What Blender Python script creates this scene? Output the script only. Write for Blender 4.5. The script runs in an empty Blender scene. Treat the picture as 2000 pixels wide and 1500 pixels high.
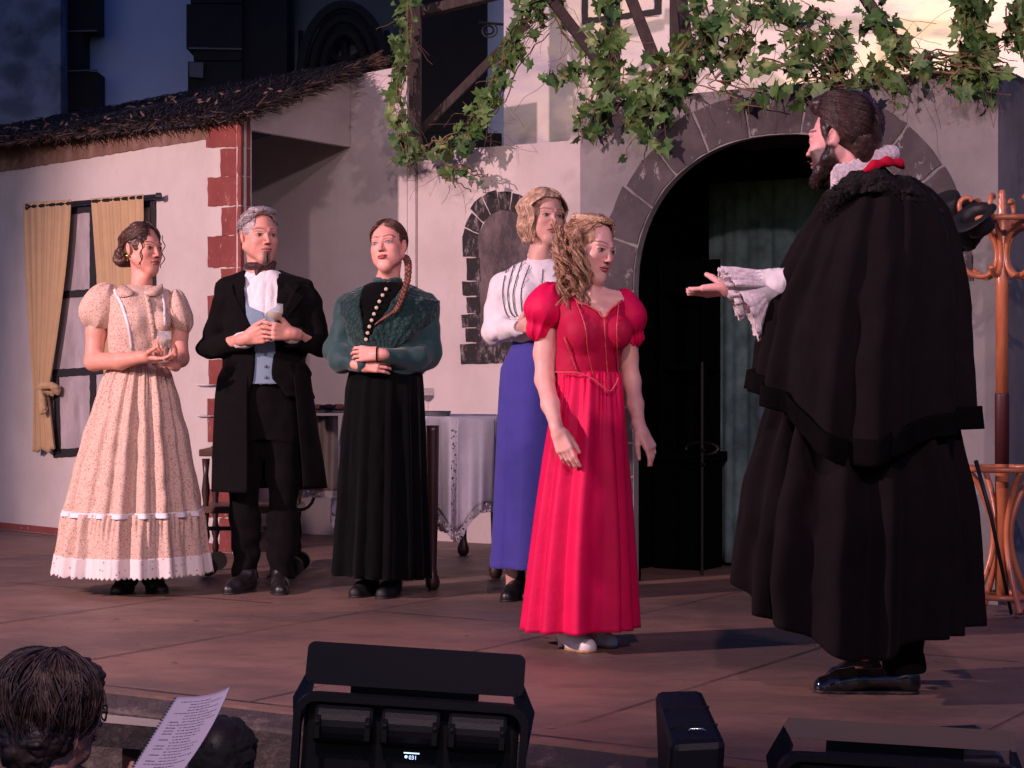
import bpy, bmesh, math, random
import numpy as np
from mathutils import Vector, Matrix
random.seed(7); np.random.seed(7)
PI = math.pi
SC = bpy.context.scene
COL = SC.collection
F = 3640.0; H = 0.95; CV = 750.0          # focal length in photograph pixels, eye height above the stage

# ------------------------------------------------------------------ camera, sky, lamps, exposure
cd = bpy.data.cameras.new('camera'); cam = bpy.data.objects.new('camera', cd); COL.objects.link(cam)
cam.location = (0, 0, H); cam.rotation_euler = (PI/2, 0, 0)
cd.sensor_width = 36; cd.lens = 36*F/2000; cd.clip_end = 500; cd.clip_start = .1
SC.camera = cam
w = bpy.data.worlds.new('World'); SC.world = w; w.use_nodes = True
nt = w.node_tree; bg = nt.nodes['Background']
sky = nt.nodes.new('ShaderNodeTexSky'); sky.sky_type = 'NISHITA'; sky.sun_disc = False
sky.sun_elevation = math.radians(1.5); sky.sun_rotation = math.radians(200)
mx = nt.nodes.new('ShaderNodeMix'); mx.data_type = 'RGBA'; mx.blend_type = 'MULTIPLY'
mx.inputs[0].default_value = 1; mx.inputs[7].default_value = (.20, .46, 1.9, 1)
nt.links.new(sky.outputs[0], mx.inputs[6]); nt.links.new(mx.outputs[2], bg.inputs['Color'])
bg.inputs['Strength'].default_value = 0.18
def lamp(name, loc, to, power, col, size=.25, cone=60, blend=.5):
    l = bpy.data.lights.new(name, 'SPOT'); l.energy = power; l.color = col
    l.shadow_soft_size = size; l.spot_size = math.radians(cone); l.spot_blend = blend
    o = bpy.data.objects.new(name, l); COL.objects.link(o); o.location = loc
    o.rotation_euler = (Vector(to)-Vector(loc)).to_track_quat('-Z', 'Y').to_euler()
    return o
lamp('stage_spot', (-6.2, 4.4, 3.4), (-0.2, 8.9, 0.9), 2900, (1, .64, .68), .06, 66, .4)
lamp('stage_spot', (-3.2, -2.0, 5.2), (-3.0, 10.6, 1.0), 1080, (1, .72, .76), .15, 36, .6)
lamp('stage_spot', (0.5, -2.2, 5.6), (1.9, 8.2, 0.7), 1450, (1, .63, .70), .15, 44, .7)
lamp('stage_spot', (4.2, -1.0, 5.2), (-0.9, 10.0, 1.2), 880, (1, .70, .76), .2, 32, .6)
lamp('stage_spot', (2.6, 7.6, 5.2), (2.9, 11.2, 3.0), 1300, (1, .72, .50), .3, 84, .9)
lamp('pit_spill_fill', (-0.6, 1.2, 3.6), (-0.85, 4.3, 0.2), 420, (1, .72, .74), .1, 36, .8)  # added downlight, stands in for stage light spilling onto script and pit
SC.view_settings.view_transform = 'Standard'; SC.view_settings.look = 'None'
SC.view_settings.exposure = 0; SC.view_settings.gamma = 1

# ------------------------------------------------------------------ helpers
def P(u, v, d): return Vector(((u-1000)/F*d, d, H-(v-CV)/F*d))
def tag(o, label=None, cat=None, group=None, kind=None):
    for k, x in (('label', label), ('category', cat), ('group', group), ('kind', kind)):
        if x: o[k] = x
    return o
def empty(name, loc, label=None, cat=None, group=None, kind=None):
    o = bpy.data.objects.new(name, None); COL.objects.link(o); o.location = loc
    o.empty_display_size = .1
    return tag(o, label, cat, group, kind)
def vn(x, y, z, seed=0):
    """value noise -1..1"""
    xi = np.floor(x).astype(np.int64); yi = np.floor(y).astype(np.int64); zi = np.floor(z).astype(np.int64)
    fx, fy, fz = x-xi, y-yi, z-zi
    fx = fx*fx*(3-2*fx); fy = fy*fy*(3-2*fy); fz = fz*fz*(3-2*fz)
    def h(a, b, c):
        n = (a*374761393+b*668265263+c*2147483647+seed*1274126177) & 0x7fffffff
        n = ((n ^ (n >> 13))*1274126177) & 0x7fffffff
        return ((n ^ (n >> 16)) & 0xffff)/32767.5-1
    r = 0
    for i in (0, 1):
        for j in (0, 1):
            for k in (0, 1):
                r = r+h(xi+i, yi+j, zi+k)*(fx if i else 1-fx)*(fy if j else 1-fy)*(fz if k else 1-fz)
    return r
def mesh_obj(name, V, Fc, mat, parent=None, smooth=True, col=None, loc=None):
    me = bpy.data.meshes.new(name)
    if isinstance(V, np.ndarray): V = V.tolist()
    if isinstance(Fc, np.ndarray): Fc = Fc.tolist()
    me.from_pydata(V, [], Fc)
    if smooth: me.polygons.foreach_set('use_smooth', [True]*len(me.polygons))
    if col is not None:
        a = me.color_attributes.new('Col', 'FLOAT_COLOR', 'POINT')
        c = np.ones((len(me.vertices), 4), 'f4'); c[:, :3] = col
        a.data.foreach_set('color', c.ravel())
    me.update()
    o = bpy.data.objects.new(name, me); COL.objects.link(o)
    if isinstance(mat, (list, tuple)):
        for m in mat: me.materials.append(m)
    else: me.materials.append(mat)
    if parent: o.parent = parent
    if loc: o.location = loc
    return o
class MB:
    def __init__(s): s.V = []; s.F = []
    def add(s, V, Fc):
        b = len(s.V); s.V += [tuple(v) for v in V]; s.F += [tuple(b+i for i in f) for f in Fc]; return s
    def hexa(s, c):   # 8 corners, bottom 4 ccw then top 4
        return s.add(c, [(3, 2, 1, 0), (4, 5, 6, 7), (0, 1, 5, 4), (1, 2, 6, 5), (2, 3, 7, 6), (3, 0, 4, 7)])
    def box(s, c, sz, R=None):
        x, y, z = [a/2 for a in sz]
        pts = [Vector(p) for p in ((-x,-y,-z),(x,-y,-z),(x,y,-z),(-x,y,-z),(-x,-y,z),(x,-y,z),(x,y,z),(-x,y,z))]
        if R is not None: pts = [R @ p for p in pts]
        return s.hexa([p+Vector(c) for p in pts])
    def bar(s, a, b, w, h=None, up=(0, 0, 1)):
        a = Vector(a); b = Vector(b); h = h or w; d = (b-a).normalized(); up = Vector(up)
        if abs(d.dot(up)) > .95: up = Vector((0, 1, 0))
        x = d.cross(up).normalized()*w/2; z = x.cross(d).normalized()*h/2
        return s.hexa([a-x-z, a+x-z, b+x-z, b-x-z, a-x+z, a+x+z, b+x+z, b-x+z])
    def tube(s, pts, r, n=6, close=False):
        pts = [Vector(p) for p in pts]; m = len(pts)
        if not hasattr(r, '__len__'): r = [r]*m
        V = []; u = None
        for i, p in enumerate(pts):
            if close: t = (pts[(i+1) % m]-pts[i-1])
            else: t = pts[min(i+1, m-1)]-pts[max(i-1, 0)]
            t = t.normalized() if t.length > 1e-9 else Vector((0, 0, 1))
            if u is None: u = t.orthogonal().normalized()
            u = (u-t*u.dot(t)); u = u.normalized() if u.length > 1e-6 else t.orthogonal().normalized()
            w_ = t.cross(u)
            for k in range(n):
                a = 2*PI*k/n; V.append(p+(u*math.cos(a)+w_*math.sin(a))*r[i])
        Fc = []
        for i in range(m if close else m-1):
            j = (i+1) % m
            for k in range(n): Fc.append((i*n+k, i*n+(k+1) % n, j*n+(k+1) % n, j*n+k))
        if not close: Fc += [tuple(range(n-1, -1, -1)), tuple((m-1)*n+k for k in range(n))]
        return s.add(V, Fc)
    def lathe(s, prof, c=(0, 0, 0), n=24, R=None):
        V = []; c = Vector(c)
        for r, z in prof:
            for k in range(n):
                a = 2*PI*k/n; p = Vector((r*math.cos(a), r*math.sin(a), z))
                V.append((R @ p if R is not None else p)+c)
        Fc = [(i*n+k, i*n+(k+1) % n, (i+1)*n+(k+1) % n, (i+1)*n+k) for i in range(len(prof)-1) for k in range(n)]
        Fc += [tuple(range(n-1, -1, -1)), tuple((len(prof)-1)*n+k for k in range(n))]
        return s.add(V, Fc)
    def prism(s, pts, nrm, th):   # polygon (ccw seen from nrm) extruded back by th
        n = len(pts); nrm = Vector(nrm)*th; pts = [Vector(p) for p in pts]
        V = pts+[p-nrm for p in pts]
        Fc = [tuple(range(n)), tuple(range(2*n-1, n-1, -1))]+[(i, i+n, (i+1) % n+n, (i+1) % n) for i in range(n)]
        return s.add(V, Fc)
    def build(s, name, mat, parent=None, smooth=False, bevel=0, loc=None):
        o = mesh_obj(name, s.V, s.F, mat, parent, smooth, loc=loc)
        if bevel:
            b = o.modifiers.new('bevel', 'BEVEL'); b.width = bevel; b.segments = 2; b.limit_method = 'ANGLE'
        return o

# ------------------------------------------------------------------ materials
def rgb(r, g, b):
    f = lambda c: (c/255/12.92 if c/255 <= .04045 else ((c/255+.055)/1.055)**2.4)
    return (f(r), f(g), f(b))
class M:
    """small node-material builder"""
    def __init__(s, name, col, rough=.8, metal=0, spec=.5, sheen=0, coat=0):
        s.m = bpy.data.materials.new(name); s.m.use_nodes = True; s.t = s.m.node_tree
        s.b = s.t.nodes['Principled BSDF']; s.set('Base Color', (*col, 1)); s.set('Roughness', rough)
        s.set('Metallic', metal); s.set('Specular IOR Level', spec); s.set('Sheen Weight', sheen); s.set('Coat Weight', coat)
        s.c = None; s.base = col
        s.tc = s.n('ShaderNodeTexCoord')
    def set(s, k, v): s.b.inputs[k].default_value = v
    def n(s, t, **kw):
        x = s.t.nodes.new(t)
        for k, v in kw.items():
            if isinstance(k, str) and hasattr(x, k): setattr(x, k, v)
        return x
    def L(s, a, b): s.t.links.new(a, b)
    def coord(s, scale=(1, 1, 1), rot=(0, 0, 0)):
        mp = s.n('ShaderNodeMapping'); s.L(s.tc.outputs['Object'], mp.inputs[0])
        mp.inputs['Scale'].default_value = scale; mp.inputs['Rotation'].default_value = rot
        return mp.outputs[0]
    def noise(s, scale, detail=4, st=(1, 1, 1), rough=.6, rot=(0, 0, 0)):
        x = s.n('ShaderNodeTexNoise'); s.L(s.coord(st, rot), x.inputs['Vector'])
        x.inputs['Scale'].default_value = scale; x.inputs['Detail'].default_value = detail; x.inputs['Roughness'].default_value = rough
        return x.outputs['Fac']
    def voro(s, scale, st=(1, 1, 1), feature='F1'):
        x = s.n('ShaderNodeTexVoronoi'); x.feature = feature; s.L(s.coord(st), x.inputs['Vector']); x.inputs['Scale'].default_value = scale
        return x.outputs['Distance']
    def wave(s, scale, dist=2, st=(1, 1, 1), dirn='X', dscale=1):
        x = s.n('ShaderNodeTexWave'); x.bands_direction = dirn; s.L(s.coord(st), x.inputs['Vector'])
        x.inputs['Scale'].default_value = scale; x.inputs['Distortion'].default_value = dist; x.inputs['Detail Scale'].default_value = dscale
        return x.outputs['Fac']
    def ramp(s, fac, a, b):
        x = s.n('ShaderNodeMapRange'); s.L(fac, x.inputs[0]); x.inputs[1].default_value = a; x.inputs[2].default_value = b
        return x.outputs[0]
    def mix(s, fac, col, blend='MIX'):
        x = s.n('ShaderNodeMix'); x.data_type = 'RGBA'; x.blend_type = blend
        if s.c is None: x.inputs[6].default_value = (*s.base, 1)
        else: s.L(s.c, x.inputs[6])
        x.inputs[7].default_value = (*col, 1)
        if hasattr(fac, 'node'): s.L(fac, x.inputs[0])
        else: x.inputs[0].default_value = fac
        s.c = x.outputs[2]; s.L(s.c, s.b.inputs['Base Color']); return s
    def attr(s):
        a = s.n('ShaderNodeAttribute'); a.attribute_name = 'Col'; s.c = a.outputs['Color']; s.L(s.c, s.b.inputs['Base Color']); return s
    def bump(s, fac, dist=.005, strength=.5):
        x = s.n('ShaderNodeBump'); s.L(fac, x.inputs['Height']); x.inputs['Distance'].default_value = dist; x.inputs['Strength'].default_value = strength
        if s.b.inputs['Normal'].is_linked: s.L(s.b.inputs['Normal'].links[0].from_socket, x.inputs['Normal'])
        s.L(x.outputs[0], s.b.inputs['Normal']); return s
    def math(s, op, a, b=0):
        x = s.n('ShaderNodeMath'); x.operation = op
        for i, q in enumerate((a, b)):
            if hasattr(q, 'node'): s.L(q, x.inputs[i])
            else: x.inputs[i].default_value = q
        return x.outputs[0]
    def holes(s, fac):   # fac 1 = solid
        s.L(fac, s.b.inputs['Alpha']); return s

def cloth(name, col, scale=500, sheen=.1, var=.12, rough=.9, fold=0):
    m = M(name, col, rough, spec=.2 if max(col) > .03 else .06, sheen=sheen)
    m.mix(m.ramp(m.noise(9, 5), .35, .75), tuple(c*(1-var*2.2) for c in col))
    m.bump(m.noise(scale, 2), .0008, .5)
    m.bump(m.noise(14, 4), .012, .35)
    return m
def plaster(name, col, dirt, amt=.6, sc=2.2):
    m = M(name, col, .92, spec=.15)
    m.mix(m.math('MULTIPLY', m.ramp(m.noise(sc, 6), .42, .75), amt), dirt)
    m.mix(m.math('MULTIPLY', m.ramp(m.noise(30, 5, (1, 1, .35)), .58, .8), .35), dirt)
    m.bump(m.noise(160, 4), .002, .5); m.bump(m.noise(7, 5), .01, .3)
    return m
mt = {}
wall_c = (.60, .53, .50)
m = plaster('wall_paint', wall_c, (.42, .35, .33), .5); mt['wall'] = m.m
m = plaster('house_paint', (.56, .50, .455), (.40, .33, .29), .5)
mt['house'] = m.m
m = M('brown_paint', (.16, .085, .06), .9); m.mix(m.ramp(m.noise(14, 6, (1, 1, .5)), .45, .7), (.24, .15, .12)); mt['brown'] = m.m
m = M('red_stone_paint', (.19, .04, .033), .85)
m.mix(m.ramp(m.noise(5, 6), .4, .7), (.26, .065, .05))
m.mix(m.ramp(m.noise(26, 8, (1, 1, .6), .75), .60, .70), (.5, .34, .32)); m.bump(m.noise(60, 4), .002); mt['red_stone'] = m.m
m = M('dark_stone_paint', (.045, .037, .040), .85)
m.mix(m.ramp(m.noise(7, 6), .4, .75), (.080, .067, .067))
m.mix(m.ramp(m.noise(19, 9, (1, 1, .55), .75), .59, .63), (.22, .20, .20)); mt['dark_stone'] = m.m
m = M('niche_paint', (.016, .013, .014), .85)
m.mix(m.ramp(m.noise(18, 8, (1, 1, .5), .8), .52, .66), (.30, .25, .26)); mt['niche'] = m.m
m = M('niche_inside_paint', (.05, .04, .043), .85)
m.mix(m.ramp(m.noise(6, 8, (1, 1, .5), .8), .45, .75), (.22, .16, .16)); mt['niche_in'] = m.m
m = plaster('arch_paint', (.235, .22, .215), (.13, .12, .12), .8, 3.0)
m.mix(m.ramp(m.noise(5, 8, (1, 1, .6), .7), .60, .72), (.09, .075, .08)); mt['arch'] = m.m
m = M('black_paint', (.014, .013, .014), .8); mt['black'] = m.m
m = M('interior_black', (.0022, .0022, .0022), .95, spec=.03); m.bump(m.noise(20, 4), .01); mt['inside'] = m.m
m = M('pane_paint', (.30, .26, .265), .85); m.mix(m.ramp(m.noise(5, 5, (1, 1, .4)), .4, .65), (.46, .40, .40)); m.mix(m.ramp(m.noise(8, 4, (1.3, 1, .3)), .55, .8), (.17, .15, .155)); mt['pane'] = m.m
m = cloth('mustard_cloth', (.46, .31, .165), 420, .15, .06); mt['curtain'] = m.m
m = cloth('teal_cloth', (.13, .22, .205), 90, .1, .3); mt['teal'] = m.m
# stage floor: stained plywood sheets
m = M('stage_boards', (.150, .085, .066), .55, spec=.35)
m.mix(m.ramp(m.noise(1.3, 6, (1, 1, 1), .6, (0, 0, .55)), .35, .75), (.22, .128, .098))
m.mix(m.math('MULTIPLY', m.ramp(m.noise(3.0, 8, (1, 1.8, 1), .7, (0, 0, .55)), .46, .62), .6), (.095, .060, .050))
m.mix(m.math('MULTIPLY', m.ramp(m.noise(.9, 7, (1, 1.6, 1), .6, (0, 0, .55)), .46, .60), .8), (.085, .060, .052))
m.mix(m.math('MULTIPLY', m.ramp(m.noise(9, 8, (1, 3, 1), .75, (0, 0, .55)), .5, .7), .4), (.23, .15, .12))
m.mix(m.math('MULTIPLY', m.ramp(m.noise(14, 6, (.35, 6, 1), .7, (0, 0, .1)), .72, .78), .8), (.42, .30, .26))
m.mix(m.math('MULTIPLY', m.ramp(m.noise(50, 2, (1, 1.6, 1)), .765, .79), .9), (.5, .4, .36))
m.bump(m.noise(60, 5, (1, 4, 1), .6, (0, 0, .55)), .002, .4)
m.L(m.ramp(m.noise(5, 5), 0, 1), m.b.inputs['Roughness']); 
r_ = m.n('ShaderNodeMapRange'); m.L(m.noise(6, 6), r_.inputs[0]); r_.inputs[3].default_value = .38; r_.inputs[4].default_value = .72; m.L(r_.outputs[0], m.b.inputs['Roughness'])
mt['floor'] = m.m
m = M('stage_edge', (.030, .021, .020), .7); m.mix(m.ramp(m.noise(9, 8, (1, 1, 1), .75), .54, .70), (.12, .085, .078)); m.bump(m.noise(20, 6), .02, .6); mt['edge'] = m.m
m = M('pale_timber', (.5, .42, .38), .7); mt['paletimber'] = m.m
m = M('ground_gravel', (.06, .055, .05), .95); m.bump(m.noise(60, 5), .02); mt['ground'] = m.m
m = M('thatch', (.010, .007, .007), .9); m.mix(m.ramp(m.noise(60, 4, (1, 1, 1)), .5, .8), (.025, .017, .015)); m.bump(m.noise(60, 5), .02, .8); mt['thatch'] = m.m
m = M('twig', (.013, .010, .011), .9); m.mix(m.ramp(m.noise(3.5, 3), .5, .75), (.035, .023, .02)); mt['twig'] = m.m
m = M('straw', (.13, .075, .055), .9); mt['straw'] = m.m
m = M('old_timber', (.03, .020, .017), .8); m.mix(m.ramp(m.noise(9, 6, (4, 4, .6)), .4, .7), (.06, .038, .03)); m.bump(m.noise(30, 5, (4, 4, .5)), .004); mt['timber'] = m.m
m = M('ivy_leaf', (.045, .11, .028), .5, spec=.35)
m.mix(m.ramp(m.noise(7, 3), .4, .65), (.12, .20, .05)); m.mix(m.ramp(m.noise(11, 2), .58, .70), (.26, .31, .10)); mt['leaf'] = m.m
m = M('ivy_stem', (.20, .13, .06), .8); m.mix(m.ramp(m.noise(6, 2), .4, .6), (.12, .06, .04)); mt['stem'] = m.m
m = M('backdrop_paint', (.58, .52, .54), .9, spec=.1)
m.mix(m.math('MULTIPLY', m.ramp(m.noise(1.1, 5, (1, 1, 2.2)), .45, .62), .8), (.74, .66, .50))
m.mix(m.math('MULTIPLY', m.ramp(m.noise(2.2, 6, (.6, 1, 2.6)), .53, .66), .75), (.38, .35, .42)); mt['backdrop'] = m.m
m = M('far_plaster', (.55, .62, .80), .95); m.mix(m.ramp(m.noise(2, 5), .4, .8), (.48, .55, .72)); mt['far_plaster'] = m.m
m = M('far_rubble', (.13, .14, .17), .95); m.mix(m.ramp(m.voro(2.6, (1, 1, 1.6)), .25, .55), (.26, .28, .33)); m.mix(m.ramp(m.noise(3, 6), .45, .7), (.09, .10, .12)); mt['far_rubble'] = m.m
m = M('far_ashlar', (.014, .012, .011), .95); m.mix(m.ramp(m.noise(1.3, 6), .4, .7), (.024, .020, .018)); mt['far_ashlar'] = m.m
m = M('far_glass', (.01, .012, .016), .3); mt['far_glass'] = m.m
m = M('mortar', (.14, .13, .13), .9); mt['mortar'] = m.m
m = M('bentwood', (.52, .175, .075), .32, coat=.4); m.mix(m.ramp(m.noise(22, 4, (1, 1, .3)), .4, .7), (.40, .115, .05)); mt['bent'] = m.m
m = M('dark_tape', (.06, .015, .015), .5); mt['tape'] = m.m
m = M('felt', (.005, .005, .005), .6); mt['felt'] = m.m
m = M('dark_wood', (.035, .015, .012), .4); mt['darkwood'] = m.m
m = M('trolley_wood', (.11, .05, .03), .5); m.mix(m.ramp(m.noise(9, 4, (1, 1, 4)), .4, .7), (.07, .03, .02)); mt['trolley'] = m.m
m = M('rubber', (.01, .01, .01), .6); mt['rubber'] = m.m
m = cloth('linen', (.80, .77, .79), 380, .05, .06); mt['linen'] = m.m
m = cloth('beige_linen', (.40, .34, .29), 380, .05, .1); mt['beige'] = m.m
def lace_mat(name, col, sc=60, cut=.50):
    m = M(name, col, .9, spec=.1)
    v = m.voro(sc); m.holes(m.math('GREATER_THAN', m.math('ADD', v, m.math('MULTIPLY', m.noise(sc*1.7, 2), .3)), cut))
    m.bump(v, .003); return m.m
mt['lace'] = lace_mat('lace', (.68, .63, .64))
m = M('grey_metal', (.12, .12, .14), .4, metal=.6); mt['pan'] = m.m
m = M('bread', (.25, .12, .05), .8); m.bump(m.noise(40, 4), .01); mt['bread'] = m.m
m = M('glass', (.9, .9, .9), .03); m.set('Alpha', .14); m.set('Specular IOR Level', 1.0); mt['glass'] = m.m
m = M('white_wine', (.42, .33, .10), .05); m.set('Alpha', .55); mt['wine'] = m.m
m = M('fixture_black', (.006, .006, .008), .5, spec=.25); m.bump(m.noise(200, 2), .001); mt['fix'] = m.m
m = M('fixture_metal', (.012, .012, .013), .35, metal=.3); mt['fixm'] = m.m
m = M('fixture_flap', (.007, .007, .011), .8, spec=.15); m.bump(m.noise(300, 2), .0005); mt['flap'] = m.m
m = M('flap_worn', (.105, .075, .06), .6, spec=.3); m.mix(m.ramp(m.noise(3, 5), .4, .8), (.08, .06, .05)); mt['flap2'] = m.m
m = M('screen_glow', (.5, .7, 1)); m.set('Emission Color', (.55, .75, 1, 1)); m.set('Emission Strength', 1.6); mt['screen'] = m.m
m = M('silver', (.7, .7, .72), .25, metal=1); mt['silver'] = m.m
m = M('gold', (.75, .50, .16), .3, metal=1); mt['gold'] = m.m
m = M('paper', (.62, .52, .60), .9); mt['paper'] = m.m
m = M('print_ink', (.22, .19, .22), .9); mt['ink'] = m.m
# people
m = M('skin', (.5, .25, .18), .5, spec=.35); m.attr(); m.set('Subsurface Weight', .12); m.set('Subsurface Radius', (.02, .008, .005)); m.set('Subsurface Scale', .4)
m.bump(m.noise(160, 4), .0012, .6); m.bump(m.noise(28, 3), .003, .25); mt['skin'] = m.m
def hair_mat(name, c1, c2, rough=.42, key=''):
    for sfx, k in (('', 1), ('_light', 1.7), ('_deep', .55)):
        m = M(name+sfx, tuple(a*k for a in c1), rough, spec=.4); m.mix(m.ramp(m.noise(40, 4), .38, .68), tuple(a*k for a in c2)); m.bump(m.noise(170, 3, (1, 1, .3)), .003, .6)
        mt[key+sfx] = m.m
    return mt[key]
hair_mat('brown_hair', (.045, .021, .015), (.12, .062, .042), key='hair_brown')
hair_mat('grey_hair', (.34, .29, .29), (.20, .17, .17), key='hair_grey')
hair_mat('dark_hair', (.018, .008, .007), (.05, .022, .018), key='hair_dark')
hair_mat('black_hair', (.04, .024, .022), (.13, .08, .072), key='hair_black')
hair_mat('auburn_hair', (.10, .03, .018), (.22, .08, .045), key='hair_red')
hair_mat('blond_hair', (.56, .38, .25), (.28, .17, .11), key='hair_blond')
hair_mat('dark_blond_hair', (.24, .125, .075), (.48, .29, .17), key='hair_dblond')
# floral print
m = M('floral_print', (.60, .44, .35), .9, spec=.15, sheen=.1)
m.mix(m.math('MULTIPLY', m.ramp(m.noise(190, 3), .50, .56), .7), (.40, .24, .18))
v = m.voro(72); m.mix(m.math('MULTIPLY', m.math('LESS_THAN', v, .24), .8), (.34, .12, .09))
v = m.voro(105); m.mix(m.math('MULTIPLY', m.math('LESS_THAN', v, .17), .8), (.18, .13, .09))
m.bump(m.noise(300, 2), .0008); m.bump(m.noise(16, 4), .008, .3); mt['floral'] = m.m
m = M('broderie', (.68, .60, .57), .9, spec=.1)
v = m.voro(38, (1, 1, 1)); m.mix(m.math('LESS_THAN', v, .16), (.34, .22, .2)); m.bump(v, .002); mt['broderie'] = m.m
mt['white_cotton'] = cloth('white_cotton', (.72, .68, .68), 500, .05, .05).m
mt['black_wool'] = cloth('black_wool', (.0055, .0048, .005), 350, .01, .15).m
mt['black_cloak'] = cloth('black_cloak', (.0080, .0060, .0066), 300, .01, .15).m
m = M('trim_velvet', (.0022, .0018, .002), .85, spec=.05); m.bump(m.noise(25, 4), .01, .6); mt['trim'] = m.m
mt['velvet'] = cloth('black_velvet', (.0022, .0028, .0027), 350, .04, .2).m
m = M('fur', (.005, .0035, .0035), .7, spec=.3); m.mix(m.ramp(m.noise(70, 5), .5, .75), (.02, .012, .011)); m.bump(m.noise(90, 5), .02, 1); mt['fur'] = m.m
mt['green_silk'] = cloth('green_crepe', (.020, .066, .064), 250, .25, .15, .6).m
m = cloth('green_lace', (.018, .068, .058), 120, .2, .2); v = m.voro(70); m.mix(m.ramp(v, .15, .5), (.006, .026, .024)); m.bump(v, .006, 1); mt['green_lace'] = m.m
mt['blue_vest'] = cloth('blue_vest', (.19, .27, .34), 400, .1, .1).m
mt['cravat'] = cloth('cravat_silk', (.045, .016, .016), 300, .2, .2, .5).m
mt['blue_skirt'] = cloth('blue_wool', (.055, .050, .27), 400, .1, .08).m
mt['red_satin'] = cloth('red_crepe', (.66, .0025, .075), 500, .0, .08, .62).m
mt['red_bodice'] = cloth('red_bodice', (.42, .003, .045), 500, .0, .08, .62).m
m = M('red_piping', (.55, .06, .07), .5); mt['piping'] = m.m
m = M('red_collar', (.42, .006, .03), .9, spec=.1); mt['red_collar'] = m.m
m = M('green_stripe', (.03, .08, .075), .8); mt['stripe'] = m.m
m = M('bone_button', (.5, .42, .3), .4); mt['button'] = m.m
m = M('black_leather', (.011, .010, .010), .38); mt['leather'] = m.m
m = M('patent_leather', (.006, .005, .006), .06, coat=.6); mt['patent'] = m.m
m = M('white_leather', (.62, .58, .56), .45); mt['whiteshoe'] = m.m
m = M('ruffle_lace', (.68, .60, .62), .9); v = m.noise(90, 5); m.mix(m.ramp(v, .42, .62), (.50, .43, .45)); m.bump(v, .004, .7); mt['ruffle'] = m.m
m = M('dark_jumper', (.008, .008, .009), .9); mt['jumper'] = m.m
m = M('heel_wood', (.35, .22, .08), .4); mt['heel'] = m.m

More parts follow.
